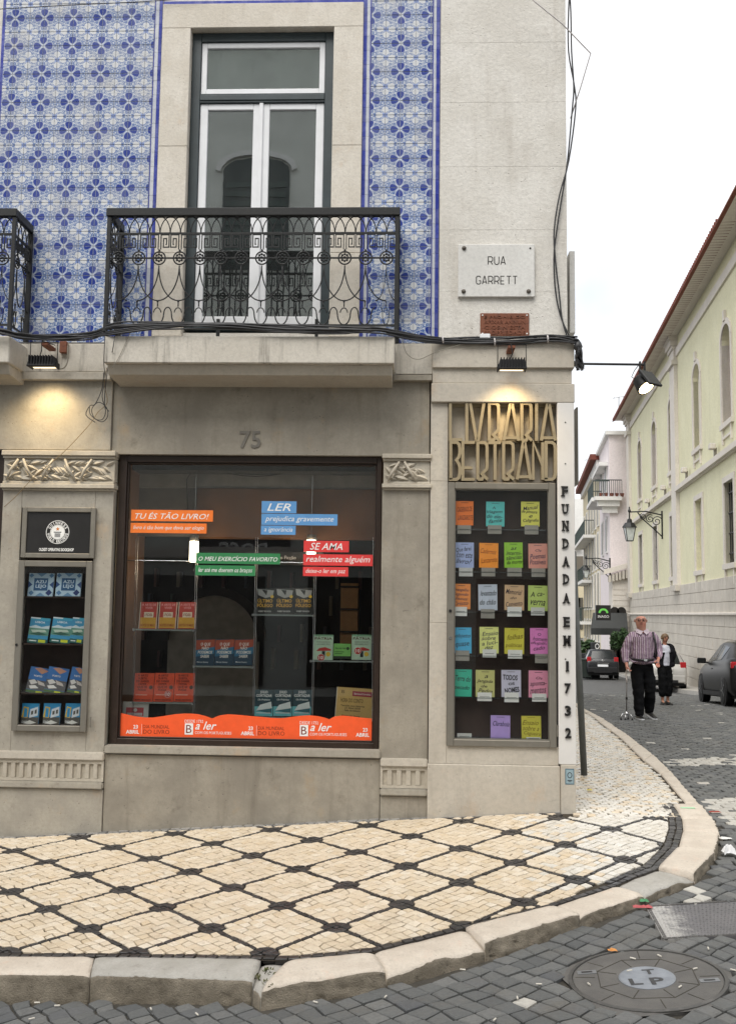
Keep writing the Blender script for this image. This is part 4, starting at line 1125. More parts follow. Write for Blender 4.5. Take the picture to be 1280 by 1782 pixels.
for px, py, r in ((807,432,.02),(922,432,.009),(806,507,.02),(919,507,.02)):
    c = P(px, py, -.073); MB().lathe(c, [(r*.95, 0), (r, .006), (r*.6, .017), (.002, .02)] if r > .01 else [(r, 0), (r*.9, .002)], 12, (0, -1, 0)).build('bolt' if r > .01 else 'bolt_hole', M['rust'] if 0 else (flat('#5a544c') if r > .01 else M['black_paint']), sp_, smooth=r > .01)
# sign on the other side of the corner, seen edge on
ep = P(996, 500, .35)
tag(MB().box(ep.x-.045, ep.x+.004, .25, .75, P(996, 582, .3).z, P(996, 440, .3).z).build('side_street_sign', M['marble'], None, bevel=.003), 'white plate on the side wall round the corner, seen edge on', 'street sign')
ep = P(1001.5, 780, .6)
tag(MB().box(ep.x-.012, ep.x+.006, .5, .85, P(1001, 845, .6).z, P(1001, 712, .6).z).build('side_shop_sign', M['case_metal'], None, bevel=.003), 'grey metal box sign seen edge on behind the white corner strip', 'sign')
# rusty notice
x0, x1, z0, z1 = rect(835, 545, 920, 584.5, -.05)
rp = MB().box(x0, x1, -.052, -.041, z0, z1).build('notice_plate', M['rust'], None, bevel=.003)
tag(rp, 'rusty brown iron notice plate with raised capitals below the street name', 'plate')
m_ = MB()
for k, s in enumerate(('É PROHIBIDO', 'AFIXAR ANNUN', 'CIOS N\'ESTA', 'PROPRIEDADE')):
    letter(m_, s, ((x0+x1)/2, -.052, z1-(z1-z0)*(.16+.235*k)), (x1-x0)*.84, (z1-z0)*.15, depth=.005, lift=0)
m_.build('raised_lettering', M['rust'], rp)
for i in (0, 1):
    for j in (0, 1): MB().lathe((x0+.02+i*(x1-x0-.04), -.053, z0+.02+j*(z1-z0-.04)), [(.008, 0), (.006, .005)], 8, (0, -1, 0)).build('rivet', M['paper'], rp)
# house number
m_ = MB(); letter(m_, '75', P(435.5, 765, -.002), .192, .155, bold=.012, depth=.006, lift=.002)
nm_ = m_.build('house_number', stone('cut_shade_stone', (.20,.185,.16), (.15,.14,.125), rough=.6), bld)  # digits stand proud; the shade of a cut number is in the colour

# ================================================================ SHOW CASE ON THE PIER
cf = rect(777.5, 840, 967.5, 1300, -.07)
case = thing('display_case', 'tall glazed wall case with grey metal frame holding coloured handwritten sheets', 'display case', ((cf[0]+cf[1])/2, -.06, cf[2]))
frame_mb(cf[0]+.003, cf[1]-.003, cf[2], cf[3], .058, -.075, -.03).build('frame', M['case_metal'], case, bevel=.005)
frame_mb(cf[0]+.058, cf[1]-.058, cf[2]+.055, cf[3]-.055, .012, -.06, -.02).build('glazing_bead', M['case_metal'], case)
MB().box(cf[0]+.06, cf[1]-.06, -.045, -.040, cf[2]+.06, cf[3]-.06).build('pane', M['pane_case'], case)
MB().box(cf[0]+.01, cf[1]-.01, .07, .09, cf[2]+.01, cf[3]-.01).build('back_panel', M['case_inner'], case)
cs_ = MB().box(cf[0]+.004, cf[0]+.02, -.03, .07, cf[2], cf[3]).box(cf[1]-.02, cf[1]-.004, -.03, .07, cf[2], cf[3]).box(cf[0]+.02, cf[1]-.02, -.03, .07, cf[2], cf[2]+.02).box(cf[0]+.02, cf[1]-.02, -.03, .07, cf[3]-.02, cf[3])
cs_.build('case_side', M['case_inner'], case)
for y in (888, 1272): c = P(969.5, y, -.075); MB().lathe((c.x, -.07, c.z-.05), [(.007, 0), (.007, .1)], 8).build('hinge', M['case_metal'], case)
for y, mm in ((1063, 'black_paint'), (1110, 'chrome')): MB().lathe(P(783, y, -.076), [(.014, 0), (.012, .006)], 10, (0, -1, 0)).build('lock', M[mm], case)
YP = -.012
shelves_y = (922, 996, 1066, 1142, 1215, 1284)
for y in shelves_y:
    z = P(870, y, YP).z; MB().box(cf[0]+.022, cf[1]-.022, YP-.012, .069, z-.004, z+.004).build('shelf_rail', M['acrylic'], case)
SHEETS = [ # x0,x1,y0,y1, colour, words, label
 (792,823,872,914,'#f07f35','CADERNOS DE\nLANZAROTE','orange sheet with small dark capitals, at the left end of the top row'),
 (845,877,873,916,'#62c7c4','A\nViagem\ndo ele-\nfante','turquoise sheet with blue black handwriting, in the middle of the top row'),
 (906,938,873,916,'#dcd966','Manual\nde pintura\ne\nCaligrafia','yellow sheet at the right end of the top row'),
 (792,824,944,988,'#a9b8e2','Que farei\ncom este\nlivro?','periwinkle blue sheet ending in a question mark'),
 (833,866,945,988,'#f59a35','Cadernos\nLanzarote','bright orange sheet second in the second row'),
 (877,909,944,988,'#93c83c','as\nintermi-\ntências\nda morte','leaf green sheet with handwriting in the second row'),
 (919,952,946,989,'#dd9a8c','Os\nPoemas\nPossíveis','salmon sheet reading Os Poemas Possíveis'),
 (787,818,1016,1060,'#e8924c','Evangelho\nSegundo\nJesus\nCristo','dull orange sheet at the left end of the third row'),
 (832,865,1017,1062,'#c3cbda','levantado\ndo chão','pale grey blue sheet reading levantado do chão'),
 (877,911,1018,1062,'#cfae8a','Memorial\ndo\nConvento','tan sheet reading Memorial do Convento'),
 (918,952,1019,1063,'#bcd076','A ca-\nverna','light green sheet reading A caverna'),
 (788,820,1092,1137,'#4fb0dc','objeto\nquase','sky blue sheet reading objeto quase'),
 (834,867,1091,1137,'#dfe28f','Ensaio\nsobre\na luci-\ndez','pale yellow green sheet with dense black handwriting in the fourth row'),
 (877,911,1093,1138,'#cfc64a','folhas\npolíticas','mustard yellow sheet reading folhas políticas'),
 (922,955,1093,1138,'#dd84c4','O\nhomem\ndupli-\ncado','magenta pink sheet reading O homem duplicado'),
 (788,820,1165,1212,'#3bb398','Terra do\npecado','sea green sheet reading Terra do pecado'),
 (827,860,1166,1213,'#c4c27f','a\nJangada\nde\nPedra','khaki sheet reading a Jangada de Pedra'),
 (872,906,1166,1213,'#c5c3d6','TODOS\nOS\nNOMES','pale lavender sheet with bold capitals TODOS OS NOMES'),
 (919,953,1167,1214,'#e095b0','Os\naponta-\nmentos','rose pink sheet reading Os apontamentos'),
 (853,887,1245,1288,'#b39ad9','Claraboia','lilac sheet reading Claraboia in the bottom row'),
 (907,941,1246,1288,'#cbc34a','Ensaio\nsobre a\nCegueira','olive yellow sheet in the bottom row'),
]
for x0p, x1p, y0p, y1p, colr, words, lab in SHEETS:
    a, b, z0, z1 = rect(x0p, y0p, x1p, y1p, YP)
    th = random.uniform(-.012, .012)
    sh = MB().box(a, b, YP, YP+.003, z0, z1).build('title_sheet', flat(colr, .75))
    sh.rotation_euler = (random.uniform(-.02, .0), th*1.2, 0)
    tag(sh, lab, 'paper sheet', 'coloured title sheets in the show case')
    m_ = MB(); lines = words.split('\n'); n = len(lines); W_, H_ = b-a, z1-z0
    dark = random.choice(('#22264a','#1d1d1f','#2a2030'))
    if 'folhas' in words or 'Cadernos' in words or 'Ensaio\nsobre a' in words: dark = '#7a6a1c' if 'Cad' not in words else '#a8571a'
    if words.startswith('CADERNOS'): dark = '#5a1c12'
    for k, s in enumerate(lines):
        zc = z1-H_*(.16+.70*(k+.5)/max(n, 2)); hh = min(H_*.20, .62*H_/max(n, 2)) if len(s) > 2 else H_*.10
        ww = W_*min(.84, .14*len(s)+.05)
        rr = random.uniform(-.10, .14)
        letter(m_, s, ((a+b)/2+random.uniform(-.06, .06)*W_, YP, zc), ww, hh, shear=.0 if s.isupper() and n > 2 else random.uniform(.2, .45), bold=.006 if 'bold' not in lab else .03, ux=(math.cos(rr), 0, math.sin(rr)), uz=(-math.sin(rr), 0, math.cos(rr)))
    m_.box(a+W_*.3, b-W_*.3, YP-.0015, YP-.0005, z1-H_*.075, z1-H_*.06)
    m_.build('handwriting', flat(dark), sh)
TAGS = [(795,819,914,929,0),(848,872,914,929,0),(912,936,914,930,0),(798,822,988,1003,1),(837,861,988,1003,0),(882,907,988,1003,0),(924,948,989,1004,0),
 (789,812,1056,1072,2),(836,860,1060,1076,0),(882,907,1056,1073,2),(923,947,1057,1071,1),(792,816,1132,1150,0),(839,863,1130,1144,2),(883,908,1131,1146,2),(930,953,1138,1154,0),
 (830,855,1205,1220,2),(877,902,1205,1222,2),(925,950,1207,1221,2),(795,820,1276,1287,1),(915,940,1283,1288,2)]
for k, (x0p, x1p, y0p, y1p, s) in enumerate(TAGS):
    a, b, z0, z1 = rect(x0p, y0p, x1p, y1p, YP-.008)
    o = MB().box(a, b, YP-.010, YP-.008, z0, z1).build('caption_card', flat(('#97938c', '#c6c6c4', '#dededc')[s], .45))
    near = min(SHEETS, key=lambda q: abs((q[0]+q[1])/2-(x0p+x1p)/2)+abs(q[3]-y0p)*1.0)
    lb = ('small %s caption card under the ' % ('grey', 'pale grey', 'white')[s]+near[6].split(' reading')[0].split(' with')[0].split(' at the')[0].split(' in the')[0].split(' ending')[0].split(' second')[0].split(', ')[0])
    if k == 18: lb = 'lone pale grey caption card at the left end of the bottom row'
    if k == 0: lb = 'small grey caption card under the orange sheet of the top row'
    if k == 2: lb = 'small grey caption card under the yellow sheet of the top row'
    tag(o, lb, 'caption card', 'caption cards in the show case')
    MB().box(a+.02, b-.02, YP-.0108, YP-.0102, (z0+z1)/2-.002, (z0+z1)/2+.002).build('caption_text', flat('#6a6864'), o)

# ================================================================ SMALL CASE AND RECORD PLAQUE ON THE LEFT PILASTER
gq = rect(38, 883, 165.5, 971, -.05)
gp = thing('record_plaque', 'black plaque with round white emblem GUINNESS WORLD RECORDS in a grey frame', 'plaque', ((gq[0]+gq[1])/2, -.04, gq[2]))
frame_mb(*gq, .042, -.055, -.021).build('frame', M['case_metal'], gp, bevel=.004)
MB().box(gq[0]+.041, gq[1]-.041, -.040, -.025, gq[2]+.041, gq[3]-.041).build('panel', M['black_paint'], gp)
gc = P(100.6, 926, -.042)
m_ = MB(); 
for r, wdt in ((.103, .005), (.064, .005)):
    m_.ribbon([(gc.x+r*math.cos(a), gc.z+r*math.sin(a)) for a in [k*PI/20 for k in range(41)]], wdt, -.0425, -.0405)
for word, a0, a1, fl in (('GUINNESS', R_(152), R_(28), 1), ('WORLD RECORDS', R_(192), R_(348), -1)):
    n = len(word)
    for k, ch in enumerate(word):
        if ch == ' ': continue
        a = a0+(a1-a0)*k/(n-1); c = Vector((gc.x+.0835*math.cos(a), -.0405, gc.z+.0835*math.sin(a)))
        up = Vector((math.cos(a), 0, math.sin(a)))*fl; rt = Vector((up.z, 0, -up.x))
        letter(m_, ch, c, .017 if ch != 'I' else .005, .026, ux=rt, uz=up, bold=.03)
letter(m_, 'OLDEST OPERATING BOOKSHOP', P(98.4, 956.5, -.042), .315, .028, bold=.03)
m_.build('emblem_print', M['white_ink'], gp)
MB().lathe((gc.x, -.0405, gc.z), [(.060, 0), (.060, .001)], 32, (0, -1, 0)).build('emblem_disc', M['white_ink'], gp)
st = [(gc.x+(.019 if k % 2 == 0 else .008)*math.cos(PI/2+k*PI/5), -.0425, gc.z+.028+(.019 if k % 2 == 0 else .008)*math.sin(PI/2+k*PI/5)) for k in range(10)]
MB().prism(st, (0, .001, 0)).build('emblem_star', flat('#c8762a'), gp)
m_ = MB().box(gc.x-.034, gc.x+.034, -.0428, -.0416, gc.z-.004, gc.z+.003)
for k in range(5): m_.box(gc.x-.024+k*.0105, gc.x-.018+k*.0105, -.0428, -.0416, gc.z-.045, gc.z-.010)
m_.build('emblem_podium', flat('#2b2f35'), gp)
lc = rect(27, 976, 155.5, 1273, -.05)
lcase = thing('small_display_case', 'narrow glazed wall case with grey frame and dark shelves under the black plaque', 'display case', ((lc[0]+lc[1])/2, -.04, lc[2]))
frame_mb(*lc, .052, -.06, -.019).build('frame', M['case_metal'], lcase, bevel=.004)
MB().box(lc[0]+.05, lc[1]-.05, -.035, -.030, lc[2]+.05, lc[3]-.05).build('pane', M['pane_case'], lcase)
for y in (1003, 1257): c = P(157, y, -.06); MB().lathe((c.x, -.05, c.z-.045), [(.007, 0), (.007, .09)], 8).build('hinge', M['case_metal'], lcase)
MB().lathe(P(29, 1122, -.062), [(.012, 0), (.010, .006)], 10, (0, -1, 0)).build('lock', M['black_paint'], lcase)
for y in (1038, 1120, 1206, 1261):
    z = P(92, y, .0).z; MB().box(lc[0]+.01, lc[1]-.01, -.018, .179, z-.012, z).build('shelf', M['case_inner'], lcase)

# ================================================================ BOOKS
def book(px0, py0, px1, py1, Y, cover, prints, label, cat='book', group=None, lean=10, roll=0, yaw=0, th=.018, name='book'):
    a, b, z0, z1 = rect(px0, py0, px1, py1, Y); w_, h_ = b-a, z1-z0
    base = Vector(((a+b)/2, Y, z0)); root = thing(name, label, cat, base, group)
    rot = Matrix.Rotation(R_(yaw), 3, 'Z') @ Matrix.Rotation(-R_(lean), 3, 'X') @ Matrix.Rotation(R_(roll), 3, 'Y')
    ux, uz, n_ = rot @ Vector((1,0,0)), rot @ Vector((0,0,1)), rot @ Vector((0,-1,0))
    C0 = base
    mid = C0+uz*h_/2-n_*th/2
    MB().obox(mid-n_*.0, ux*(w_/2-.002), n_*(th/2-.0015), uz*(h_/2-.002)).build('pages', M['paper'], root)
    cv = MB().obox(C0+uz*h_/2-n_*.0006, ux*w_/2, n_*.0012, uz*h_/2).obox(C0+uz*h_/2-n_*th, ux*w_/2, n_*.0012, uz*h_/2)
    cv.obox(C0+uz*h_/2-n_*th/2-ux*(w_/2-.0005), ux*.001, n_*(th/2), uz*h_/2)
    cv.build('cover', flat(cover, .35), root)
    lay = 1; groups = {}
    for pr in prints:
        lay += 1; lift = .0008+.0002*lay
        if pr[0] == 'r':
            _, u0, v0, u1, v1, c = pr; m_ = groups.setdefault(('cover_print', c), MB())
            f_ = lambda u, v: C0+ux*(u-.5)*w_+uz*v*h_+n_*lift
            m_.quad(f_(u0, v0), f_(u1, v0), f_(u1, v1), f_(u0, v1))
        elif pr[0] == 'p':
            _, pts, c = pr; m_ = groups.setdefault(('cover_print', c), MB())
            m_.quad(*[C0+ux*(u-.5)*w_+uz*v*h_+n_*lift for u, v in pts])
        elif pr[0] == 'c':
            _, u, v, r, c = pr; m_ = groups.setdefault(('round_mark', c), MB())
            m_.quad(*[C0+ux*((u-.5)*w_+r*w_*math.cos(k*PI/9))+uz*(v*h_+r*w_*math.sin(k*PI/9))+n_*lift for k in range(18)])
        else:
            _, s, u, v, wd, ht, c, shr = pr; m_ = groups.setdefault(('title', c), MB())
            letter(m_, s, C0+ux*(u-.5)*w_+uz*v*h_, wd*w_, ht*h_, ux=ux, uz=uz, n=n_, lift=lift, shear=shr, bold=.02)
    for (nm, c), m_ in groups.items(): m_.build(nm, flat(c), root)
    return root
def three(n): return ('left', 'middle', 'right')[n]
YB = .20
for k in range(3):
    x = 242+k*33.6
    book(x, 1047, x+31, 1094, YB, '#b8443c', [('r',.06,.02,.94,.42,'#d0a03c'),('t','A ARTE DE\nVIVER',.5,.84,.8,.2,'#e3a0a0',0),('r',.25,.42,.78,.62,'#e4d9c4'),('t','A PADARIA',.5,.52,.44,.12,'#8a3026',0),('t','NOITES DE MAIO',.5,.13,.8,.1,'#9a3a28',0),('r',0,0,.04,1,'#dcd2c0'),('r',.96,0,1,1,'#dcd2c0')], '%s red and yellow paperback on the upper left shelf' % three(k), group='books on the upper left acrylic shelf')
    x = 340+k*33.5
    book(x, 1112, x+32.5, 1158, YB, '#1f3b50', [('p',((0,.96),(1,1.0),(1,.72),(0,.58)),'#a04a34'),('p',((0,.58),(1,.72),(1,.45),(0,.33)),'#2e6a8c'),('t','O QUE\nNÃO\nPODEMOS\nSABER',.5,.58,.78,.58,'#e6e3dc',.15),('t','Marcus Sautoy',.4,.12,.6,.06,'#cfd6da',0)], '%s dark blue book with red stripe and slanted white title' % three(k), group='books on the middle acrylic shelf')
    x = 232.5+k*35.2
    pr = [('t','A ARTE\nSUBTIL\nDE SABER\nDIZER\nQUE SE\nFODA',.42,.66,.66,.58,'#3a1610',0),('r',.1,.22,.7,.25,'#e5b0a0'),('t','MARK MANSON',.5,.06,.8,.05,'#3a1610',0),('c',.86,.50,.10,'#5a4238')]
    if k == 1: pr += [('c',.72,.26,.17,'#d8d2ca'),('c',.72,.26,.155,'#b8302a'),('t','10',.72,.26,.2,.13,'#f2eeea',0)]
    book(x, 1171, x+34, 1221, YB, '#d9502c', pr, '%s orange paperback with black block title on the lower left shelf' % three(k), group='orange books on the lower left shelf')
    x = 445+k*33.3
    book(x, 1022, x+32, 1068, YB, '#15181a', [('p',((.05,.95),(.95,.9),(.9,.68),(.5,.6),(.1,.72)),'#9fa3a4'),('p',((.3,.92),(.6,.9),(.55,.7)),'#23282b'),('t','ÚLTIMO\nFÔLEGO',.5,.42,.84,.34,'#d7a83c',0),('t','ROBERT BRYNDZA',.5,.09,.7,.06,'#c9c9c4',0),('c',.86,.66,.09,'#d8b63a')], '%s black thriller with gold title Último Fôlego' % three(k), group='black thrillers on the upper right shelf')
    x = 442.5+k*33.2
    book(x, 1200, x+32, 1246, YB, '#1d3f4a', [('r',0,0,1,.36,'#6cc0c8'),('p',((.1,.2),(.95,.3),(.9,.55),(.3,.42)),'#dfe8e8'),('p',((.1,.2),(.95,.1),(.95,.3)),'#2a6a76'),('r',.1,.1,.9,.13,'#dfe8e8'),('t','JULIO\nCORTÁZAR',.5,.84,.86,.24,'#eef1f0',0),('t','Os Prémios',.5,.62,.66,.07,'#dfe8e8',.3)], '%s teal novel with white title Julio Cortázar' % three(k), group='teal novels on the bottom shelf')
for k, x in enumerate((545, 611.5)):
    pr = [('r',0,.93,1,1,'#7fae8c'),('t','PÁTRIA',.5,.86,.88,.13,'#5a1818',0),('t','FERNANDO\nARAMBURU',.5,.66,.7,.16,'#8a9a88',0),('p',((.15,.34),(.3,.46),(.6,.50),(.9,.42),(.9,.36)),'#b83230'),('r',.44,.1,.6,.34,'#1c2426'),('c',.76,.22,.12,'#d8b63a')]
    ux_ = .4 if k == 0 else .32; vy = -.0 if k == 0 else .27
    pr += [('c',ux_,vy+.08,.19,'#e6dcd4'),('c',ux_,vy+.08,.175,'#b8302a'),('t','10',ux_,vy+.08,.22,.14,'#f2eeea',0)]
    book(x, 1104, x+34, 1148, YB, '#bcd8c0', pr, '%s pale green novel Pátria with a red umbrella on its cover' % ('left', 'right')[k], group='green novels on the right shelf')
book(580.5, 1120, 610, 1146, YB-.02, '#7cc062', [('r',0,0,1,.16,'#1f2a20'),('t','livro do mês',.4,.7,.6,.14,'#24401e',0),('r',.06,.42,.6,.47,'#3d6a34'),('r',.06,.3,.5,.35,'#3d6a34'),('c',.82,.68,.09,'#24401e')], 'small green card standing between the two pale green novels', 'card', th=.006, name='shelf_card', lean=6)
book(583.5, 1197, 646.5, 1253, .24, '#d9b56a', [('r',.42,.74,.98,.9,'#a8283c'),('t','Bertrand Livreiros',.7,.82,.46,.06,'#f0dcd8',0),('t','HORA DO CONTO',.42,.60,.62,.13,'#6a5222',0),('t','Tertúlia com leitores\n21 Abril 2018\nSala de leitura',.45,.36,.66,.2,'#4a3a1a',0),('t','Entrada livre',.42,.12,.5,.05,'#4a3a1a',0),('t','B',.16,.86,.09,.1,'#8a6a2a',0),('r',-.02,0,0.0,1,'#e6e0d0'),('r',1.0,0,1.02,1,'#e6e0d0')], 'beige event card Hora do Conto leaning at the right end of the window', 'card', th=.006, name='event_card', lean=10, roll=3)
book(213, 1221, 258, 1248, .20, '#dcdcd8', [('r',.14,.06,.82,.62,'#c9535a'),('r',.18,.1,.78,.28,'#e5d4d2'),('c',.5,.46,.07,'#f0e8e6')], 'small white framed notice at the left end of the window', 'card', th=.01, name='framed_notice', lean=8)
# acrylic shelves on wires
def ashelf(x0p, x1p, yp, lab):
    a, b = P(x0p, yp, YB).x, P(x1p, yp, YB).x; z = P((x0p+x1p)/2, yp, YB).z
    t_ = thing('acrylic_shelf', lab, 'shelf', ((a+b)/2, YB, z-.008), 'acrylic shelves hung in the window')
    MB().box(a, b, YB-.035, YB+.10, z-.007, z-.001).build('shelf_plate', M['acrylic'], t_)
    MB().box(a, b, YB-.041, YB-.036, z-.010, z+.004).build('shelf_edge', flat('#8d9694', .2), t_)
    for x in (a+.004, b-.004): MB().box(x-.010, x+.010, YB-.05, YB-.03, z-.014, z+.006).build('clamp', M['chrome'], t_)
for q_ in ((234,340,1095.5,'clear shelf under the red and yellow paperbacks'), (338,442,1159.5,'clear shelf under the dark blue striped books'), (230,337,1222,'clear shelf under the orange block title books'),
           (441,546,1070,'clear shelf under the black thrillers'), (441,542,1247.5,'clear shelf under the teal novels'), (541,648,1150,'clear shelf under the pale green novels')): ashelf(*q_)
wire = thing('hanging_wires', 'thin steel wires hanging from the ceiling of the shop window', 'wires', P(430, 1250, YB))
for x0p, x1p in ((237, 230), (341, 336), (445, 440), (548, 542), (649, 647)):
    for off in (0, 3.5):
        MB().tube([P(x0p+off, 935, YB-.04), P(x1p+off*.6, 1250, YB-.04)], .0022, 5).build('wire', M['chrome'], wire)
MB().tube([P(222, 975, YB), P(650, 981, YB)], .004, 6).build('rail', M['chrome'], wire)
# pendant lamps
def pendant(px, py0, py1, lab):
    c0, c1 = P(px, py0, .46), P(px, py1, .46); top = P(px+4, 816, .46)
    t_ = thing('pendant_lamp', lab, 'lamp', c1, 'pendant lamps in the window'); h = c0.z-c1.z
    MB().lathe((c1.x, .46, c1.z), [(.036, 0), (.042, h*.02), (.042, h*.75)], 20).build('lit_glass', M['lamp'], t_, smooth=True)
    MB().lathe((c1.x, .46, c1.z+h*.752), [(.042, 0), (.042, h*.22), (.012, h*.25)], 20).build('lamp_holder', M['case_metal'], t_, smooth=True)
    MB().tube([(c1.x, .46, c0.z), (c1.x, .46, top.z)], .0025, 5).build('cord', M['chrome'], t_)
    MB().lathe((c1.x, .46, top.z-.01), [(.05, 0), (.05, .02), (.04, .03)], 16).build('ceiling_rose', M['white_paint'], t_)
    l = bpy.data.lights.new('pendant_light', 'POINT'); l.energy = 3.2; l.color = (1, .80, .55); l.shadow_soft_size = .05
    lo = bpy.data.objects.new('pendant_light', l); COL.objects.link(lo); lo.location = (c1.x, .36, c1.z-.05)
pendant(337, 930, 978, 'lit cylinder pendant lamp above the green window strips')
pendant(541, 930, 968, 'lit pendant lamp partly behind the red window strips')
cbn = MB(); 
for k, (xa, xb, sag) in enumerate(((350, 540, 34), (352, 545, 24), (545, 645, 22), (330, 352, 0))):
    pts = []
    for i in range(9):
        u = i/8; pts.append(P(xa+(xb-xa)*u, 812+sag*math.sin(PI*u)*.5+2*k, .55))
    if k < 3: cbn.tube(pts, .004, 5)
cbn.tube([P(338, 812, .56), P(325, 835, .56), P(327, 905, .56)], .004, 5)
tag(cbn.build('ceiling_cables', M['black_plastic']), 'loose dark cables drooping under the window bay ceiling', 'cables')
# 'não ficção' board inside
p_ = P(500, 971, 1.0)
nf = tag(MB().box(p_.x-.42, p_.x+.35, 1.0, 1.02, p_.z-.07, p_.z+.06).build('section_sign', M['black_paint']), 'black section board inside the shop reading Não Ficção in white', 'sign')
m_ = MB(); letter(m_, 'Não Ficção', (p_.x-.02, 1.0, p_.z), .21, .042, bold=.01); m_.build('lettering', M['white_ink'], nf)

# ================================================================ WINDOW STRIPS AND BANNER
GS = GY-.003
def strip(x0, y0, x1, y1, col, txt, lab, group, up=False, tw=.9, th_=.62):
    a, b, z0, z1 = rect(190+x0*.3828, 780+y0*.3828, 190+x1*.3828, 780+y1*.3828, GS)
    s = tag(MB().box(a, b, GS-.001, GS+.002, z0, z1).build('window_strip', flat(col, .5)), lab, 'window strip', group)
    m_ = MB(); letter(m_, txt, ((a+b)/2, GS-.001, (z0+z1)/2), (b-a)*tw, (z1-z0)*th_, shear=.28, bold=.004 if up else .0); m_.build('lettering', M['white_ink'], s)
strip(100,281,472,332,'#f07a2c','TU ÉS TÃO LIVRO!','orange strip with white capitals TU ÉS TÃO LIVRO','orange window strips', True)
strip(98,341,443,386,'#f07a2c','livro é tão bom que devia ser elogio','thin orange strip with small italics below the capitals','orange window strips', tw=.93, th_=.5)
strip(693,241,851,295,'#5f97cc','LER','short blue strip with the large word LER','blue window strips', True, .68)
strip(692,299,1037,350,'#5f97cc','prejudica gravemente','long blue strip reading prejudica gravemente','blue window strips')
strip(690,352,847,393,'#5f97cc','a ignorância','small blue strip reading a ignorância','blue window strips', tw=.82)
strip(395,477,777,526,'#2f7d4b','O MEU EXERCÍCIO FAVORITO','long green strip with white capitals','green window strips', True, .94, .5)
strip(392,533,664,579,'#2f7d4b','ler até me doerem os braços','short green strip with lower case italics','green window strips', tw=.9, th_=.55)
strip(884,421,1089,472,'#d93d3c','SE AMA','short red strip with capitals SE AMA','red window strips', True, .72)
strip(882,483,1197,534,'#d93d3c','realmente alguém','long red strip reading realmente alguém','red window strips', tw=.92, th_=.72)
strip(881,540,1086,582,'#d93d3c','deixe-o ler em paz','short red strip reading deixe-o ler em paz','red window strips', tw=.88)
bp = lambda x, y: P(190+x*.3828, 1040+y*.3828, GS)
wave = [(36,520),(80,531),(120,540),(165,545),(200,545),(250,538),(300,530),(340,527),(370,527),(405,530),(440,539),(468,549),(500,536),(540,530),(600,534),(650,539),(700,543),(740,547),(790,548),(830,542),(870,537),(910,535),(950,539),(980,546),(1000,553),(1022,541),(1060,536),(1110,541),(1150,546),(1193,550)]
top = [bp(x, y) for x, y in wave]; zb_ = (bp(600, 646).z)
m_ = MB()
bn = MB(); N_ = len(top)
bn.v = [(p.x, GS, p.z) for p in top]+[(p.x, GS, zb_) for p in top]+[(p.x, GS+.002, p.z) for p in top]+[(p.x, GS+.002, zb_) for p in top]
for i in range(N_-1): bn.f += [(i, N_+i, N_+i+1, i+1), (2*N_+i, 2*N_+i+1, 3*N_+i+1, 3*N_+i), (i, i+1, 2*N_+i+1, 2*N_+i), (N_+i, 3*N_+i, 3*N_+i+1, N_+i+1)]
ban = tag(bn.build('window_banner', flat('#ee5a28', .5)), 'orange wavy banner along the foot of the shop window with white lettering', 'banner')
wi, br_ = MB(), MB()
for k, dx in enumerate((0, 522, 1044)):
    dy = 7*k
    letter(wi, '23', bp(121+dx-(0 if k < 2 else 2), 587+dy), None, .033, bold=.02); letter(wi, 'ABRIL', bp(107+dx, 610+dy), None, .033, bold=.02)
    if k == 2: continue
    c = bp(148+dx, 598+dy); wi.box(c.x-.001, c.x+.001, GS-.002, GS-.0005, c.z-.045, c.z+.045)
    letter(br_, 'DIA MUNDIAL', bp(214+dx, 587+dy), .235, .030); letter(br_, 'DO LIVRO', bp(215+dx, 610+dy), .235, .036)
    letter(wi, 'DESDE 1732', bp(386+dx, 562+dy), .165, .026)
    letter(wi, 'a ler', bp(440+dx, 582+dy), .19, .072, shear=.35, bold=.01); letter(wi, 'COM OS PORTUGUESES', bp(473+dx, 615+dy), .325, .024)
    c = bp(363+dx, 597+dy); wi.box(c.x-.037, c.x+.037, GS-.0018, GS-.0005, c.z-.049, c.z+.049)
    letter(br_, 'B', bp(363+dx, 597+dy), .05, .07, bold=.0, lift=.0025)
wi.build('white_print', M['white_ink'], ban); br_.build('brown_print', flat('#7a2c14'), ban)

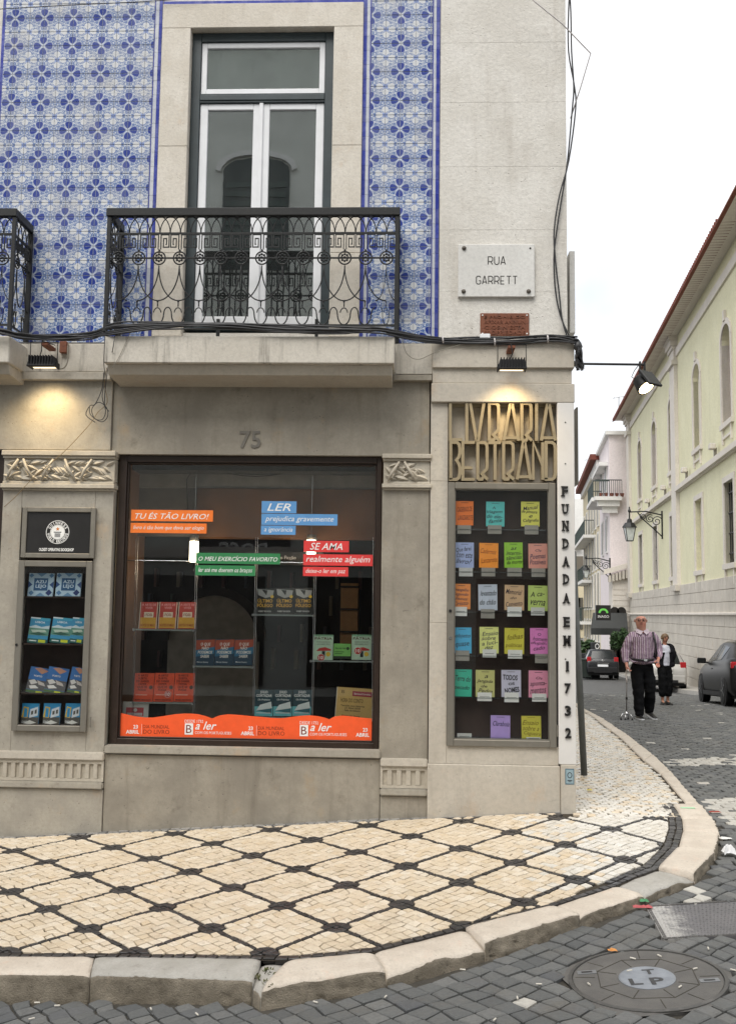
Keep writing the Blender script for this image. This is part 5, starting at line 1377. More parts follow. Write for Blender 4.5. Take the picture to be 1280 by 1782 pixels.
# ================================================================ FLOODLIGHTS, CABLES
def flood(px, py, lab, hx=25.5, power=18, aim=(0, .30, -1)):
    Yf = -.30; c = P(px, py, Yf); w_ = hx/205; h = .045
    t_ = thing('floodlight', lab, 'floodlight', c, 'black floodlights on the facade')
    MB().prism([(c.x-w_*.86, Yf-.06, c.z+h), (c.x+w_*.86, Yf-.06, c.z+h), (c.x+w_, Yf-.085, c.z-h), (c.x-w_, Yf-.085, c.z-h)], (0, .05, 0)).box(c.x-w_*.86, c.x+w_*.86, Yf-.03, Yf+.07, c.z-h+.03, c.z+h-.002).box(c.x-w_, c.x-w_+.012, Yf-.03, Yf+.07, c.z-h, c.z+.01).box(c.x+w_-.012, c.x+w_, Yf-.03, Yf+.07, c.z-h, c.z+.01).build('lamp_body', M['black_plastic'], t_, bevel=.006)
    for k in range(9):
        x = c.x-w_*.8+w_*1.6*k/8; MB().box(x-.004, x+.004, Yf-.092, Yf+.05, c.z-.02, c.z+.052).build('cooling_fin', M['black_plastic'], t_)
    MB().box(c.x-w_*.8, c.x+w_*.8, Yf-.02, Yf+.055, c.z-h+.012, c.z-h+.02).build('lens', M['lamp_strong'], t_)
    zt_ = P(px, py-37, Yf).z
    MB().tube([(c.x-w_*.98, Yf, c.z), (c.x-w_*.98, Yf, zt_), (c.x+w_*.98, Yf, zt_), (c.x+w_*.98, Yf, c.z)], .005, 5).build('stirrup', M['black_plastic'], t_)
    MB().box(c.x-.03, c.x+.03, Yf-.0, -.09, zt_-.03, zt_-.005).build('arm', M['rust'], t_)
    MB().tube([(c.x-.02, Yf-.05, c.z+h), (c.x+.0, Yf-.06, (c.z+zt_)/2), (c.x-.01, Yf-.03, zt_), (c.x+.03, -.12, zt_+.02)], .0045, 5).build('lead', M['black_plastic'], t_)
    l = bpy.data.lights.new('floodlight_beam', 'SPOT'); l.energy = power; l.color = (1, .76, .42); l.spot_size = R_(125); l.spot_blend = .9; l.shadow_soft_size = .08
    lo = bpy.data.objects.new('floodlight_beam', l); COL.objects.link(lo); lo.location = (c.x, Yf-.01, c.z-h-.02)
    lo.rotation_euler = (-Vector(aim)).to_track_quat('Z', 'Y').to_euler()
flood(76, 632, 'left floodlight hanging under the cables beside the balcony', power=24)
flood(890, 636.5, 'right floodlight hanging over the bronze shop letters', power=16)
jb = P(112, 605, -.06); tag(MB().box(jb.x-.03, jb.x+.035, -.10, -.051, jb.z-.055, jb.z+.05).build('junction_box', M['rust'], None, bevel=.004), 'small rusty junction box beside the left floodlight', 'box')
jb = P(843, 586, -.10); tag(MB().box(jb.x-.045, jb.x+.045, -.13, -.095, jb.z-.018, jb.z+.02).build('cable_box', M['white_paint'], None, bevel=.004), 'small white cable box on the bundle under the rusty plate', 'box')
def cable(name, pts, r, mat, lab, Ys, group=None, jit=0, seed=0, sub=4):
    rn = random.Random(seed); W_ = [P(x, y, Y) for (x, y), Y in zip(pts, Ys)]
    out = []
    for i in range(len(W_)-1):                           # Catmull-Rom through the points
        p0, p1, p2, p3 = W_[max(i-1, 0)], W_[i], W_[i+1], W_[min(i+2, len(W_)-1)]
        for k in range(sub):
            t = k/sub; out.append(.5*((2*p1)+(p2-p0)*t+(2*p0-5*p1+4*p2-p3)*t*t+(3*p1-p0-3*p2+p3)*t**3)+Vector((0, rn.uniform(-jit, jit), rn.uniform(-jit, jit))))
    out.append(W_[-1]); return MB().tube(out, r, 6)
bun = thing('cable_bundle', 'bundle of black cables strung along the facade below the balcony railing', 'cables', P(430, 576, -.5))
main = [(-60,574),(0,576),(40,586),(110,588),(160,583),(200,572),(300,566),(400,567),(500,572),(600,576),(660,574),(700,583),(760,592),(830,594),(900,592),(960,588),(1004,592)]
my = [-.5,-.5,-.45,-.3,-.3,-.47,-.475,-.475,-.475,-.475,-.475,-.4,-.12,-.11,-.11,-.11,-.12]
for k in range(9):
    rn = random.Random(k*7+1); off = (k-4)*1.1
    pts = [(x, y+off+rn.uniform(-2.6, 2.6)+(6*math.sin(x/90+k) if k in (2, 6) and 180 < x < 660 else 0)) for x, y in main]
    ys = [Y-rn.uniform(0, .02) for Y in my]
    cable('c', pts, .0075 if k % 3 else .010, None, '', ys, seed=k, jit=.002).build('cable', M['cable'], bun, smooth=True)
for k, (x, y) in enumerate(((770,592),(860,595),(952,590),(690,578))):
    c = P(x, y, my[-1] if x > 740 else -.42); MB().lathe((c.x, c.y, c.z), [(.034, -.006), (.036, 0), (.034, .006)], 10, (1, 0, .1), (0, 0, 1)).build('cable_tie', M['cable_pale'] if k < 3 else M['cable'], bun)
# tangle at the corner
tg = thing('cable_tangle', 'knot of black cable ends hanging off the corner beside the lamp arm', 'cables', P(1006, 640, -.1))
for k in range(14):
    rn = random.Random(k+50); x, y = 1000, 592
    pts = [(x-8+rn.uniform(-5, 5), 590+rn.uniform(-3, 3)), (1004+rn.uniform(-3, 3), 597+rn.uniform(-4, 4)), (1006+rn.uniform(-5, 5), 612+rn.uniform(-6, 6)), (1004+rn.uniform(-4, 8), 625+rn.uniform(-4, 8)), (1006+rn.uniform(-5, 9), 636+rn.uniform(-3, 9))]
    cable('c', pts, .008, None, '', [-.11, -.12, -.12+rn.uniform(-.05, .05), -.1+rn.uniform(-.05, .05), -.1], seed=k, jit=.006).build('cable_end', M['cable'], tg)
kn = P(1005, 603, -.12); MB().lathe(kn, [(.004, -.05), (.03, -.03), (.04, 0), (.028, .035), (.01, .05)], 9).build('taped_joint', M['cable'], tg, smooth=True)
vert = [(989,-40),(989,20),(992,90),(1000,150),(998,190),(986,280),(974,340),(967,400),(966,450),(969,510),(975,555),(990,592)]
for k in range(2):
    pts = [(x+(3.5*math.sin(i*1.3+k*2)), y) for i, (x, y) in enumerate(vert)]
    tag(cable('c', pts, .007, None, '', [-.07-.01*k]*len(pts), seed=90+k).build('drop_cable', M['cable'], None, smooth=True), ('thin black cable looping down the edge of the corner pier', 'second black cable twisted round the first on the corner pier')[k], 'cable')
tag(cable('c', [(915,-12),(930,3),(978,42),(1027,93),(1010,150),(992,206)], .006, None, '', [-.25,-.25,-.22,-.15,-.1,-.06], sub=1).build('pale_cable', M['cable_pale'], None, smooth=True), 'pale wire kinked out from the corner at the top', 'cable')
tag(cable('c', [(-20,17),(120,9),(280,1),(360,-8)], .004, None, '', [-.06]*4).build('overhead_wire', M['cable'], None, smooth=True), 'thin dark wire crossing the tiles at the top left', 'cable')
lv = thing('loose_wires', 'tangle of thin loose wires hanging on the stone left of the balcony slab', 'cables', P(172, 730, -.06))
for k, pts in enumerate(([(183,585),(181,630),(183,660),(178,690),(184,715),(178,730),(165,728),(160,712),(172,700),(186,710),(187,726),(176,734),(158,722),(156,708)], [(186,640),(182,670),(187,700),(170,718),(155,740),(108,790),(60,830),(30,862),(8,882)], [(181,648),(178,676),(166,703),(157,706),(150,722),(166,735)], [(200,585),(196,610),(188,640),(182,700),(190,716)])):
    cable('c', pts, .0038 if k != 1 else .003, None, '', [-.47 if y < 635 else -.10 if y > 650 else -.2 for x, y in pts], seed=k).build('wire', M['cable'] if k != 1 else flat('#7c6a4c'), lv, smooth=True)
for nm, pts, lab in (('conduit', [(120,596),(118,610),(118,628),(112,640),(100,642)], 'grey flexible conduit curling to the left floodlight'), ('thin_wire', [(700,583),(703,605),(712,620),(730,625),(760,612),(800,600)], 'thin grey wire sagging right of the balcony slab'), ('thin_wire', [(230,572),(222,590),(208,620),(196,640)], 'thin pale wire dangling across the balcony slab')):
    tag(cable('c', pts, .006 if nm == 'conduit' else .003, None, '', [-.13]*len(pts) if 'dang' not in lab else [-.46]*4).build(nm, flat('#8a8579'), None, smooth=True), lab, 'cable')

# lamp on a horizontal arm at the corner
arm = thing('corner_spotlight', 'lit spotlight hanging from a horizontal iron arm at the corner', 'spotlight', P(1003, 633, .03))
MB().tube([P(1001, 633, .03), P(1122, 634.5, .03)], .011, 8).build('arm', M['iron'], arm)
MB().tube([P(1001, 633, .06), P(1005, 633, .03)], .03, 8).build('wall_flange', M['iron'], arm)
h0, h1 = P(1116, 633, .03), P(1120, 662, .03)
for dx in (-.018, .022): MB().box(h0.x+dx-.007, h0.x+dx+.007, .015, .045, P(1117, 658, .03).z, h0.z+.02).build('hanger', M['iron'], arm)
hc = P(1118, 668, .0)
ax = Vector((.40, -.48, -.78)).normalized()              # where it shines
MB().lathe(hc-ax*.06, [(.045, -.02), (.066, 0), (.072, .05), (.084, .10), (.084, .112)], 18, ax).build('lamp_body', M['iron'], arm, smooth=True)
MB().lathe(hc+ax*.053, [(.070, 0), (.058, .008), (.03, .012)], 18, ax).build('lens', glow('spot_lens', (1,.74,.38), 10.0), arm, smooth=True)
sx_ = ax.cross(Vector((0,0,1))).normalized(); uy_ = sx_.cross(ax)
MB().obox(hc+ax*.02+uy_*.085, sx_*.09, uy_*.012, ax*.09).build('visor', M['iron'], arm, bevel=.004)
MB().tube([P(1112, 633, .03), P(1103, 645, .02), P(1098, 656, .02), P(1108, 662, .02)], .004, 5).build('lead', M['cable'], arm)

# leaning pole beside the corner
pb_, pt_ = G(1016, 1349), None
pt_ = Vector((pb_.x-.105, pb_.y-.02, pb_.z+2.3))
tag(MB().tube([pb_-Vector((0,0,.05)), pt_], .034, 14).lathe(pt_, [(.034, 0), (.02, .02)], 14).build('signpost', plain('grey_pole_paint', (.10,.105,.10), .5, .2), None, smooth=True), 'slim grey post leaning out behind the building corner', 'post')
# ================================================================ SIDE STREET
# the street runs along ST_T; the long wall on its right side passes through ST_O
ST_O = Vector((8.1, 0, 0)); ST_T = Vector((.0985, .9951, 0)); ST_N = Vector((-.9951, .0985, 0)); UPV = Vector((0,0,1))
def Q(px, py, off=0.0, o=None):
    d = ray(px, py); o_ = (o or ST_O)+ST_N*off; t = (o_-CAM).dot(ST_N)/d.dot(ST_N); p = CAM+d*t; return (p-ST_O).dot(ST_T), p.z
def W(s, off, z): return ST_O+ST_T*s+ST_N*off+UPV*z
def wbox(mb, s0, s1, o0, o1, z0, z1):
    return mb.obox(W((s0+s1)/2, (o0+o1)/2, (z0+z1)/2), ST_T*abs(s1-s0)/2, ST_N*abs(o1-o0)/2, UPV*abs(z1-z0)/2)
M['yellow_wall'] = stone('pale_yellow_render', (.785,.755,.53), (.73,.70,.475), (.42,.40,.28), .12, .1, .85, .5, .2, bump=.1)
M['cream_trim'] = stone('cream_stone_trim', (.73,.68,.61), (.66,.61,.54), (.36,.32,.27), .2, .1, .75, .7, .2, bump=.1)
M['ashlar'] = stone('ashlar_base', (.62,.575,.50), (.52,.48,.415), (.30,.27,.23), .45, .4, .75, .8, .5, warm=(.46,.38,.30), bump=.3)
M['pink_wall'] = stone('pale_pink_render', (.84,.765,.765), (.79,.715,.715), (.5,.43,.42), .1, .1, .85, .5, .15, bump=.1)
M['straw_wall'] = stone('straw_render', (.68,.60,.42), (.62,.54,.37), (.4,.35,.25), .15, .1, .85, .5, .2, bump=.1)
M['white_wall'] = stone('white_render', (.80,.79,.76), (.74,.73,.70), (.45,.43,.40), .15, .1, .85, .5, .25, bump=.1)
M['roof_tile'] = piece_stone('clay_roof_tile', [(.17,.055,.04),(.24,.085,.06),(.20,.07,.05)], .8, (.07,.04,.035), 20, .3, .2, .4)
M['brown_frame'] = plain('red_brown_frame', (.20,.06,.04), .5)
M['pane_far'] = glass('window_glass', .12, (.35,.4,.4))
M['reveal'] = M['cream_trim']
yb = thing('yellow_building', 'long pale yellow building with arched upper windows and a stone base along the side street', 'building', W(30, 0, -1))
SE = Q(1094, 900)[0]; SN = 8.0
zc = lambda px, py, off=0.0: Q(px, py, off)[1]
z_base = (zc(1117, 1029)+zc(1269, 1004))/2; z_ledge = zc(1180, 1068)
z_s1, z_s0 = zc(1279, 770, .1), zc(1279, 788, .1)
z_eave = (zc(1069, 718, .85)+zc(1153, 565, .85)+zc(1279, 345, .85))/3
z_c0 = zc(1147, 668, .0)                         # underside of the cornice on the wall
wins = []
for (a, b, t_, bo, l0, l1, lt_, lb_, blind) in ((1255,1275,560,735,1261.5,1277.5,834,977,0),(1205.4,1219,631.6,780,1209.6,1223,867,992,1),(1162.7,1171.4,697,823,1165.7,1174.6,899.5,1005,0),(1133,1140.5,739,850,1135.6,1141.7,919,1014,0),(1108.9,1114,772,873.5,1110.9,1116.3,935,1021,0)):
    sa, sb = Q(b, 700)[0], Q(a, 700)[0]; wins.append([(sa+sb)/2, blind])
# evenly worked openings: all of one size, at the measured centres
z_u0, z_u1 = zc(1212, 780), zc(1212, 632); z_l0 = sum(zc(*q) for q in ((1269,977),(1216,992),(1170,1005)))/3; z_l1 = sum(zc(*q) for q in ((1269,834),(1216,867),(1170,899.5)))/3
WD = 1.5
wins.sort(); 
s_ = wins[0][0]-5.6
while s_ > SN+2: wins.insert(0, [s_, 0]); s_ -= 5.6
# walls between the openings
wl = MB(); prev = SN
for c, blind in wins:
    wbox(wl, prev, c-WD/2, -.5, 0, z_base, z_eave); prev = c+WD/2
    wbox(wl, c-WD/2, c+WD/2, -.5, 0, z_base, z_l0); wbox(wl, c-WD/2, c+WD/2, -.5, 0, z_l1, z_u0)
    r = WD/2; sp = z_u1-r*.72
    poly = [W(c-r, 0, z_eave), W(c-r, 0, sp)]+[W(c-r*math.cos(PI*k/10), 0, sp+r*.72*math.sin(PI*k/10)) for k in range(1, 10)]+[W(c+r, 0, sp), W(c+r, 0, z_eave)]
    wl.prism(poly, -ST_N*.5)
wbox(wl, prev, SE, -.5, 0, z_base, z_eave)
wl.build('wall', M['yellow_wall'], yb)
wbox(MB(), SN, SE, -8, -7.9, -2, z_eave).build('rear_wall', M['yellow_wall'], yb)
wbox(MB(), SE-.3, SE, -8, -.5, -3, z_eave).build('end_wall', M['yellow_wall'], yb); wbox(MB(), SN, SN+.3, -8, -.5, -2, z_eave).build('end_wall', M['yellow_wall'], yb)
for c, blind in wins:
    for k, (z0, z1) in enumerate(((z_l0, z_l1), (z_u0, z_u1))):
        depth = .18 if blind else (.26 if k else .34); r = WD/2; sp = z1-(r*.72 if k else 0)
        tr = MB(); tw = .20
        for sg in (-1, 1): wbox(tr, c+sg*(r+tw), c+sg*r, -.40, .05, z0-.02, sp)
        if k:
            pts = [(c-(r+tw/2)*math.cos(PI*q/10), sp+(r*.72+tw/2)*math.sin(PI*q/10)) for q in range(11)]
            tr.ribbon(pts, tw, 0, .05, ST_T, UPV, ST_O, ST_N)
            wbox(tr, c-.12, c+.12, -.02, .09, z1+tw*.6, z1+tw*2.4)
        else: wbox(tr, c-r-tw, c+r+tw, -.40, .05, z1, z1+tw)
        wbox(tr, c-r-tw, c+r+tw, -.40, .10, z0-.20, z0-.02)
        wbox(tr, c-r*.9, c+r*.9, 0, .06, z0-.55, z0-.47); 
        for sg in (-1, 1): wbox(tr, c+sg*r*.9-.06, c+sg*r*.9+.06, 0, .07, z0-.72, z0-.2)
        wn = tr.build('window', M['cream_trim'], yb)
        if blind:
            wbox(MB(), c-r, c+r, -.5, -depth, z0-.02, z1).build('blind_panel', M['cream_trim'], wn); continue
        fr = MB()
        for sg in (-1, 0, 1): wbox(fr, c+sg*(r-.09)-.09, c+sg*(r-.09)+.09, -depth-.06, -depth, z0, z1)
        wbox(fr, c-r, c+r, -depth-.06, -depth-.001, (z0+z1*1.4)/2.4-.05, (z0+z1*1.4)/2.4+.05); wbox(fr, c-r, c+r, -depth-.06, -depth-.001, z0-.0, z0+.1)
        fr.build('window_frame', M['brown_frame'] if k else M['iron'], wn)
        wbox(MB(), c-r, c+r, -depth-.04, -depth-.03, z0, z1).build('pane', M['pane_far'], wn)
        wbox(MB(), c-r-.1, c+r+.1, -1.2, -1.15, z0-.1, z1+.1).build('room_back', M['paper'] if k else M['room_dark'], wn)
        if k == 0:
            br_ = MB()
            for q in range(5): wbox(br_, c-r+.15+q*(2*r-.3)/4-.015, c-r+.15+q*(2*r-.3)/4+.015, -.14, -.11, z0, z1)
            for q in range(4): wbox(br_, c-r, c+r, -.15, -.10, z0+(z1-z0)*(q+.5)/4-.02, z0+(z1-z0)*(q+.5)/4+.02)
            br_.build('window_bars', M['iron'], wn)
# pilasters, string course, cornice
sP = Q(1178, 900)[0]
def pil(s, w_):
    m_ = MB(); wbox(m_, s-w_, s+w_, 0, .16, z_base, z_c0+.6)
    o = m_.build('pilaster', M['cream_trim'], yb)
    c_ = MB()
    for k, (e, h0, h1) in enumerate(((.10,-.35,-.15),(.06,.35,.5),(.14,.5,.75),(.22,.75,1.0))): wbox(c_, s-w_-e, s+w_+e, 0, .17+e, z_c0+h0, z_c0+h1-.002)
    c_.build('capital', M['cream_trim'], o); wbox(MB(), s-w_-.1, s+w_+.1, 0, .26, z_base-.25, z_base+.0).build('pilaster_base', M['ashlar'], o)
for s in (SE-.75, sP, sP-21.5): pil(s, .62)
segs = [(SN, sP-21.5-.66), (sP-21.5+.66, sP-.66), (sP+.66, SE-1.4)]
for a, b in segs:
    if b-a < 1: continue
    m_ = MB(); wbox(m_, a, b, 0, .12, z_s0+.1, z_s1-.2); wbox(m_, a, b, 0, .22, z_s1-.2+.001, z_s1); m_.build('string_course', M['cream_trim'], yb)
    wbox(MB(), a, b, 0, .08, z_c0+.0, z_c0+.35).build('architrave', M['cream_trim'], yb)
m_ = MB(); zz = z_c0+1.0; H_ = z_eave-zz
for k, (o, f0, f1) in enumerate(((.12,0,.25),(.30,.25,.45),(.55,.45,.68),(.86,.68,.985))): wbox(m_, SN, SE+o*.8, -.1, o, zz+H_*f0, zz+H_*f1-.002)
m_.build('cornice', M['cream_trim'], yb)
rf = MB(); rf.prism([W(SN, .89, z_eave-.07), W(SN, .89, z_eave-.01), W(SN, -4, z_eave+2.2), W(SN, -4, z_eave+2.0)], ST_T*(SE+.7-SN)); rf.prism([W(SN, -4, z_eave+2.2), W(SN, -8.2, z_eave), W(SN, -4, z_eave+2.0)], ST_T*(SE+.7-SN))
roof = rf.build('roof', M['roof_tile'], yb)
te = MB().lathe((0,0,0), [(.055, -.30), (.065, .30)], 8, tuple(-ST_N)).mesh('roof_tile'); te.materials.append(M['roof_tile'])
s = 22.0
while s < SE+.6: shared('roof_tile', te, None, roof, W(s, .60, z_eave+.055)); s += .25
# stone base in courses
rows_ = [(z_base-.42*k-.42, z_base-.42*k) for k in range(12)]
bed = wbox(MB(), SN, SE, -.5, .03, -4, z_base).build('base_course', M['ashlar'], yb)
ml = {L: wbox(MB(), 0, 0, 0, 0, 0, 0) for L in ()}
cache = {}
for k, (a, b) in enumerate(rows_):
    s = 19.5 if k > 3 else 21.0; s += .5*(k % 2)
    rn = random.Random(k)
    while s < SE-.1:
        L = rn.choice((.9, 1.15, 1.4)); 
        if RZ(W(s, 0, 0).x, W(s, 0, 0).y) < b and s+L < SE:
            if L not in cache:
                cache[L] = MB().obox((0,0,0), ST_T*(L/2-.008), ST_N*.03, UPV*(.21-.008)).mesh('stone_block', bevel=.01); cache[L].materials.append(M['ashlar'])
            shared('stone_block', cache[L], None, bed, W(s+L/2, .035+rn.uniform(-.004, .004), (a+b)/2))
        s += L
wbox(MB(), SN, SE+.1, 0, .16, z_ledge-.06, z_ledge+.03).build('ledge', M['cream_trim'], bed, bevel=.02)
# right-hand pavement
rpv = MB(); n_ = 26
for i in range(n_+1):
    s = 4+i*(SE+30-4)/n_
    for o, dz in ((0, .12), (.9, .10), (1.02, .10), (1.03, -.06)):
        p = W(s, o, 0); rpv.v.append((p.x, p.y, RZ(p.x, p.y)+dz))
for i in range(n_):
    for j in range(3): a = i*4+j; rpv.f.append((a, a+1, a+5, a+4))
structure(rpv.build('pavement', M['kerb_grey']))
# small floodlights on the string course
for px, py, wh in ((1232, 790, 'nearest'), (1184, 833, 'second nearest'), (1148, 863, 'third'), (1121, 884, 'farthest')):
    s, z = Q(px, py, .35); t_ = thing('wall_floodlight', '%s small pale floodlight above the string course of the yellow building' % wh, 'floodlight', W(s, .2, z_s1), 'floodlights on the yellow building')
    wbox(MB(), s-.15, s+.15, .12, .34, z_s1+.28, z_s1+.48).build('lamp_body', M['cream_trim'], t_, bevel=.03); wbox(MB(), s-.05, s+.05, .08, .18, z_s1, z_s1+.34).build('bracket', M['case_metal'], t_); wbox(MB(), s-.13, s+.13, .14, .32, z_s1+.481, z_s1+.495).build('lens', M['paper'], t_)
# --- pink building
X0 = P(1060, 900, 55.5).x
pk = thing('pink_building', 'tall pale pink building with a corner balcony beyond the yellow building', 'building', (X0+1.5, 56, -2))
zt = P(1062, 757, 55.5).z; D_ = Vector((.112, 1, 0)).normalized()
def pbox(mb, x0, y0, ln, wd, z0, z1):            # block with one side along the street
    a = Vector((x0, y0, z0)); return mb.prism([a, a+D_*ln, a+D_*ln+Vector((wd, 0, 0)), a+Vector((wd, 0, 0))], (0, 0, z1-z0))
pbox(MB(), X0, 55.5, 8.6, 6, -3, zt).build('wall', M['pink_wall'], pk)
pbox(MB(), X0-.25, 55.3, 9, 6.3, zt, zt+.25).build('cornice', M['white_wall'], pk)
m_ = MB(); 
zr0 = P(1050, 790, 55.5).z
pbox(MB(), X0-.45, 56.5, 7.5, 1, zr0-.6, zr0-.35).build('string_course', M['white_wall'], pk)
def side_window(parent, x0, y0, u, z0, z1, wd=1.0, col=None):
    c = Vector((x0, y0, 0))+D_*u; nx = Vector((-D_.y, D_.x, 0))
    fr = MB().obox(c+nx*.03+UPV*(z0+z1)/2, D_*(wd/2+.14), nx*.05, UPV*((z1-z0)/2+.14)).build('window', M['white_wall'], parent)
    MB().obox(c+nx*.085+UPV*(z0+z1)/2, D_*wd/2, nx*.01, UPV*(z1-z0)/2).build('pane', col or flat('#4a4a42', .3), fr)
    MB().obox(c+nx*.10+UPV*(z0+z1)/2, D_*.04, nx*.012, UPV*(z1-z0)/2).build('mullion', M['white_paint'], fr)
zz = lambda py, Y=58: P(1050, py, Y).z
for u in (2.2, 5.6):
    side_window(pk, X0, 55.5, u, zz(960), zz(905)); side_window(pk, X0, 55.5, u, zz(855), zz(810))
def far_balcony(parent, x0, y0, u0, u1, z, h=1.0, out=.9, name='balcony', front=True):
    nx = Vector((-D_.y, D_.x, 0)); a = Vector((x0, y0, 0))
    c = a+D_*(u0+u1)/2
    sl = MB().obox(c+nx*out/2+UPV*(z-.12), D_*(u1-u0)/2, nx*(out/2+.1), UPV*.12).build(name, M['white_wall'], parent)
    r_ = MB(); L = u1-u0
    r_.obox(c+nx*out+UPV*(z+h), D_*L/2, nx*.03, UPV*.03); r_.obox(c+nx*out+UPV*(z+.08), D_*L/2, nx*.02, UPV*.02)
    n = int(L/.16)
    for k in range(n+1): r_.obox(a+D_*(u0+L*k/n)+nx*out+UPV*(z+h/2), D_*.016, nx*.016, UPV*h/2)
    for u in (u0, u1):
        r_.obox(a+D_*u+nx*out/2+UPV*(z+h), D_*.03, nx*out/2, UPV*.03)
        for k in range(6): r_.obox(a+D_*u+nx*out*k/6+UPV*(z+h/2), D_*.014, nx*.014, UPV*h/2)
    r_.build('railing', plain('balcony_iron', (.03,.05,.045), .5), sl)
far_balcony(pk, X0, 55.5, .0, 5.5, zz(873), 1.05, 1.0)
fb = MB(); zf_ = zz(873)                                     # return of the balcony on the front
fx1_ = P(1079, 870, 55.3).x
sl = MB().box(X0-1.0, fx1_, 54.9, 55.48, zf_-.24, zf_).box(X0-.8, fx1_-.1, 55.1, 55.48, zf_-.6, zf_-.241).box(X0-.5, fx1_-.2, 55.3, 55.48, zf_-1.0, zf_-.601).build('balcony', M['white_wall'], pk)
fb.box(X0-1.0, fx1_, 54.88, 54.92, zf_+1.0, zf_+1.06)
for k in range(14): x = X0-1.0+(fx1_-X0+1)*k/13; fb.box(x-.015, x+.015, 54.885, 54.915, zf_, zf_+1.0)
fb.build('railing', plain('balcony_iron_front', (.05,.06,.06), .5), sl)
for k in range(5): MB().lathe((X0-.6+.33*k, 55.15, zf_), [(.08, 0), (.13, .22), (.02, .24)], 8).build('flower_pot', flat('#8a4a34'), sl)
# low front with bracketed cornice, door arches and the restaurant
X1, X2 = P(1056, 1010, 54.3).x, P(1096, 1010, 54.3).x
lo = thing('low_building', 'low stone shop front with bracketed cornice and arched doors below the pink building', 'building', ((X1+X2)/2, 54.3, -2))
zt2 = P(1075, 992, 54.3).z
MB().box(X1+.3, X2, 54.3, 55.4, -3, zt2-.25).build('wall', M['cream_trim'], lo)
MB().prism([(X1-.25, 54.0, zt2+.0), (X2+.2, 54.0, zt2+.55), (X2+.2, 54.0, zt2+.25), (X1-.25, 54.0, zt2-.3)], (0, 1.2, 0)).build('cornice', M['cream_trim'], lo)
for k in range(7): x = X1+.1+(X2-X1-.1)*k/6.3; MB().box(x-.07, x+.07, 54.02, 54.3, zt2-.75+.05*k, zt2-.35+.07*k).build('cornice_bracket', M['ashlar'], lo)
for k in range(9): MB().box(X1+.32, X2-.02, 54.27, 54.30, zt2-1.2-.33*k, zt2-.92-.33*k).build('stone_course', M['cream_trim'], lo)
for x in (P(1069, 1075, 54.2).x, P(1081, 1075, 54.2).x):
    z1 = P(1069, 1056, 54.2).z
    poly = [(x-.28, 54.25, -2.8)]+[(x-.28*math.cos(PI*k/8), 54.25, z1-.28+.28*math.sin(PI*k/8)) for k in range(9)]+[(x+.28, 54.25, -2.8)]
    MB().prism(poly, (0, .03, 0)).build('door', M['room_dark'], lo)
ax0, ax1 = P(1026, 1090, 51.5).x, P(1090, 1085, 53.9).x
za, zb2 = P(1040, 1078, 53.9).z, P(1040, 1098, 51.5).z
aw = MB().prism([(ax0+.6, 53.9, za+.35), (ax1, 53.9, za+.35), (ax1-.5, 51.3, zb2+.1), (ax0, 51.3, zb2+.1)], (0, 0, .06))
aw.box(ax0, ax1-.5, 51.28, 51.30, zb2-.22, zb2+.11)
tag(aw.build('awning', plain('awning_cloth', (.035,.037,.036), .8)), 'dark grey awning sloping out over the restaurant terrace', 'awning')
sx0_, sx1_, sz0_, sz1_ = rect(1036, 1053, 1062, 1079.5, 50.0)
ins = tag(MB().box(sx0_, sx1_, 50.0, 50.25, sz0_, sz1_).build('restaurant_sign', M['black_paint'], None, bevel=.02), 'square black hanging sign with a green arch over white letters', 'sign')
cxs, czs = (sx0_+sx1_)/2, sz0_+(sz1_-sz0_)*.48; rr = (sx1_-sx0_)*.26
MB().ribbon([(cxs-rr*math.cos(PI*k/14), czs+rr*math.sin(PI*k/14)*.95) for k in range(15)], rr*.5, 49.98, 49.995).build('green_arch', plain('green_print', (.16,.62,.10), .5), ins)
m_ = MB(); letter(m_, 'INAGO', (cxs, 49.995, sz0_+(sz1_-sz0_)*.25), (sx1_-sx0_)*.74, (sz1_-sz0_)*.17, lift=.004); m_.build('lettering', M['white_ink'], ins)
# --- straw coloured building further on
X3 = P(1045, 1000, 64).x
fy = thing('straw_building', 'straw coloured building with iron balconies at the far end of the street', 'building', (X3+1, 70, -3))
zt3 = P(1030, 820, 70).z
pbox(MB(), X3, 64.2, 21, 6, -4, zt3).build('wall', M['straw_wall'], fy)
pbox(MB(), X3-.7, 64.0, 21.4, 7, zt3, zt3+.4).build('roof', M['roof_tile'], fy)
pbox(MB(), X3-.25, 64.1, 21.2, 6, zt3-.5, zt3-.002).build('cornice', M['white_wall'], fy)
zY = lambda py, Y=72: P(1030, py, Y).z
for u in (1.5, 4.6, 7.8, 11.2, 14.8, 18.6):
    for y0_, y1_ in ((993, 940), (1058, 1003), (925, 880), (1112, 1080)): side_window(fy, X3, 64.2, u, zY(y0_), zY(y1_), 1.15, flat('#57503f', .4))
far_balcony(fy, X3, 64.2, 5, 20, zY(935), 1.1, .8); far_balcony(fy, X3, 64.2, 9, 20, zY(1008), 1.1, .7); far_balcony(fy, X3, 64.2, 10, 20.5, zY(1082), 1.1, .8)
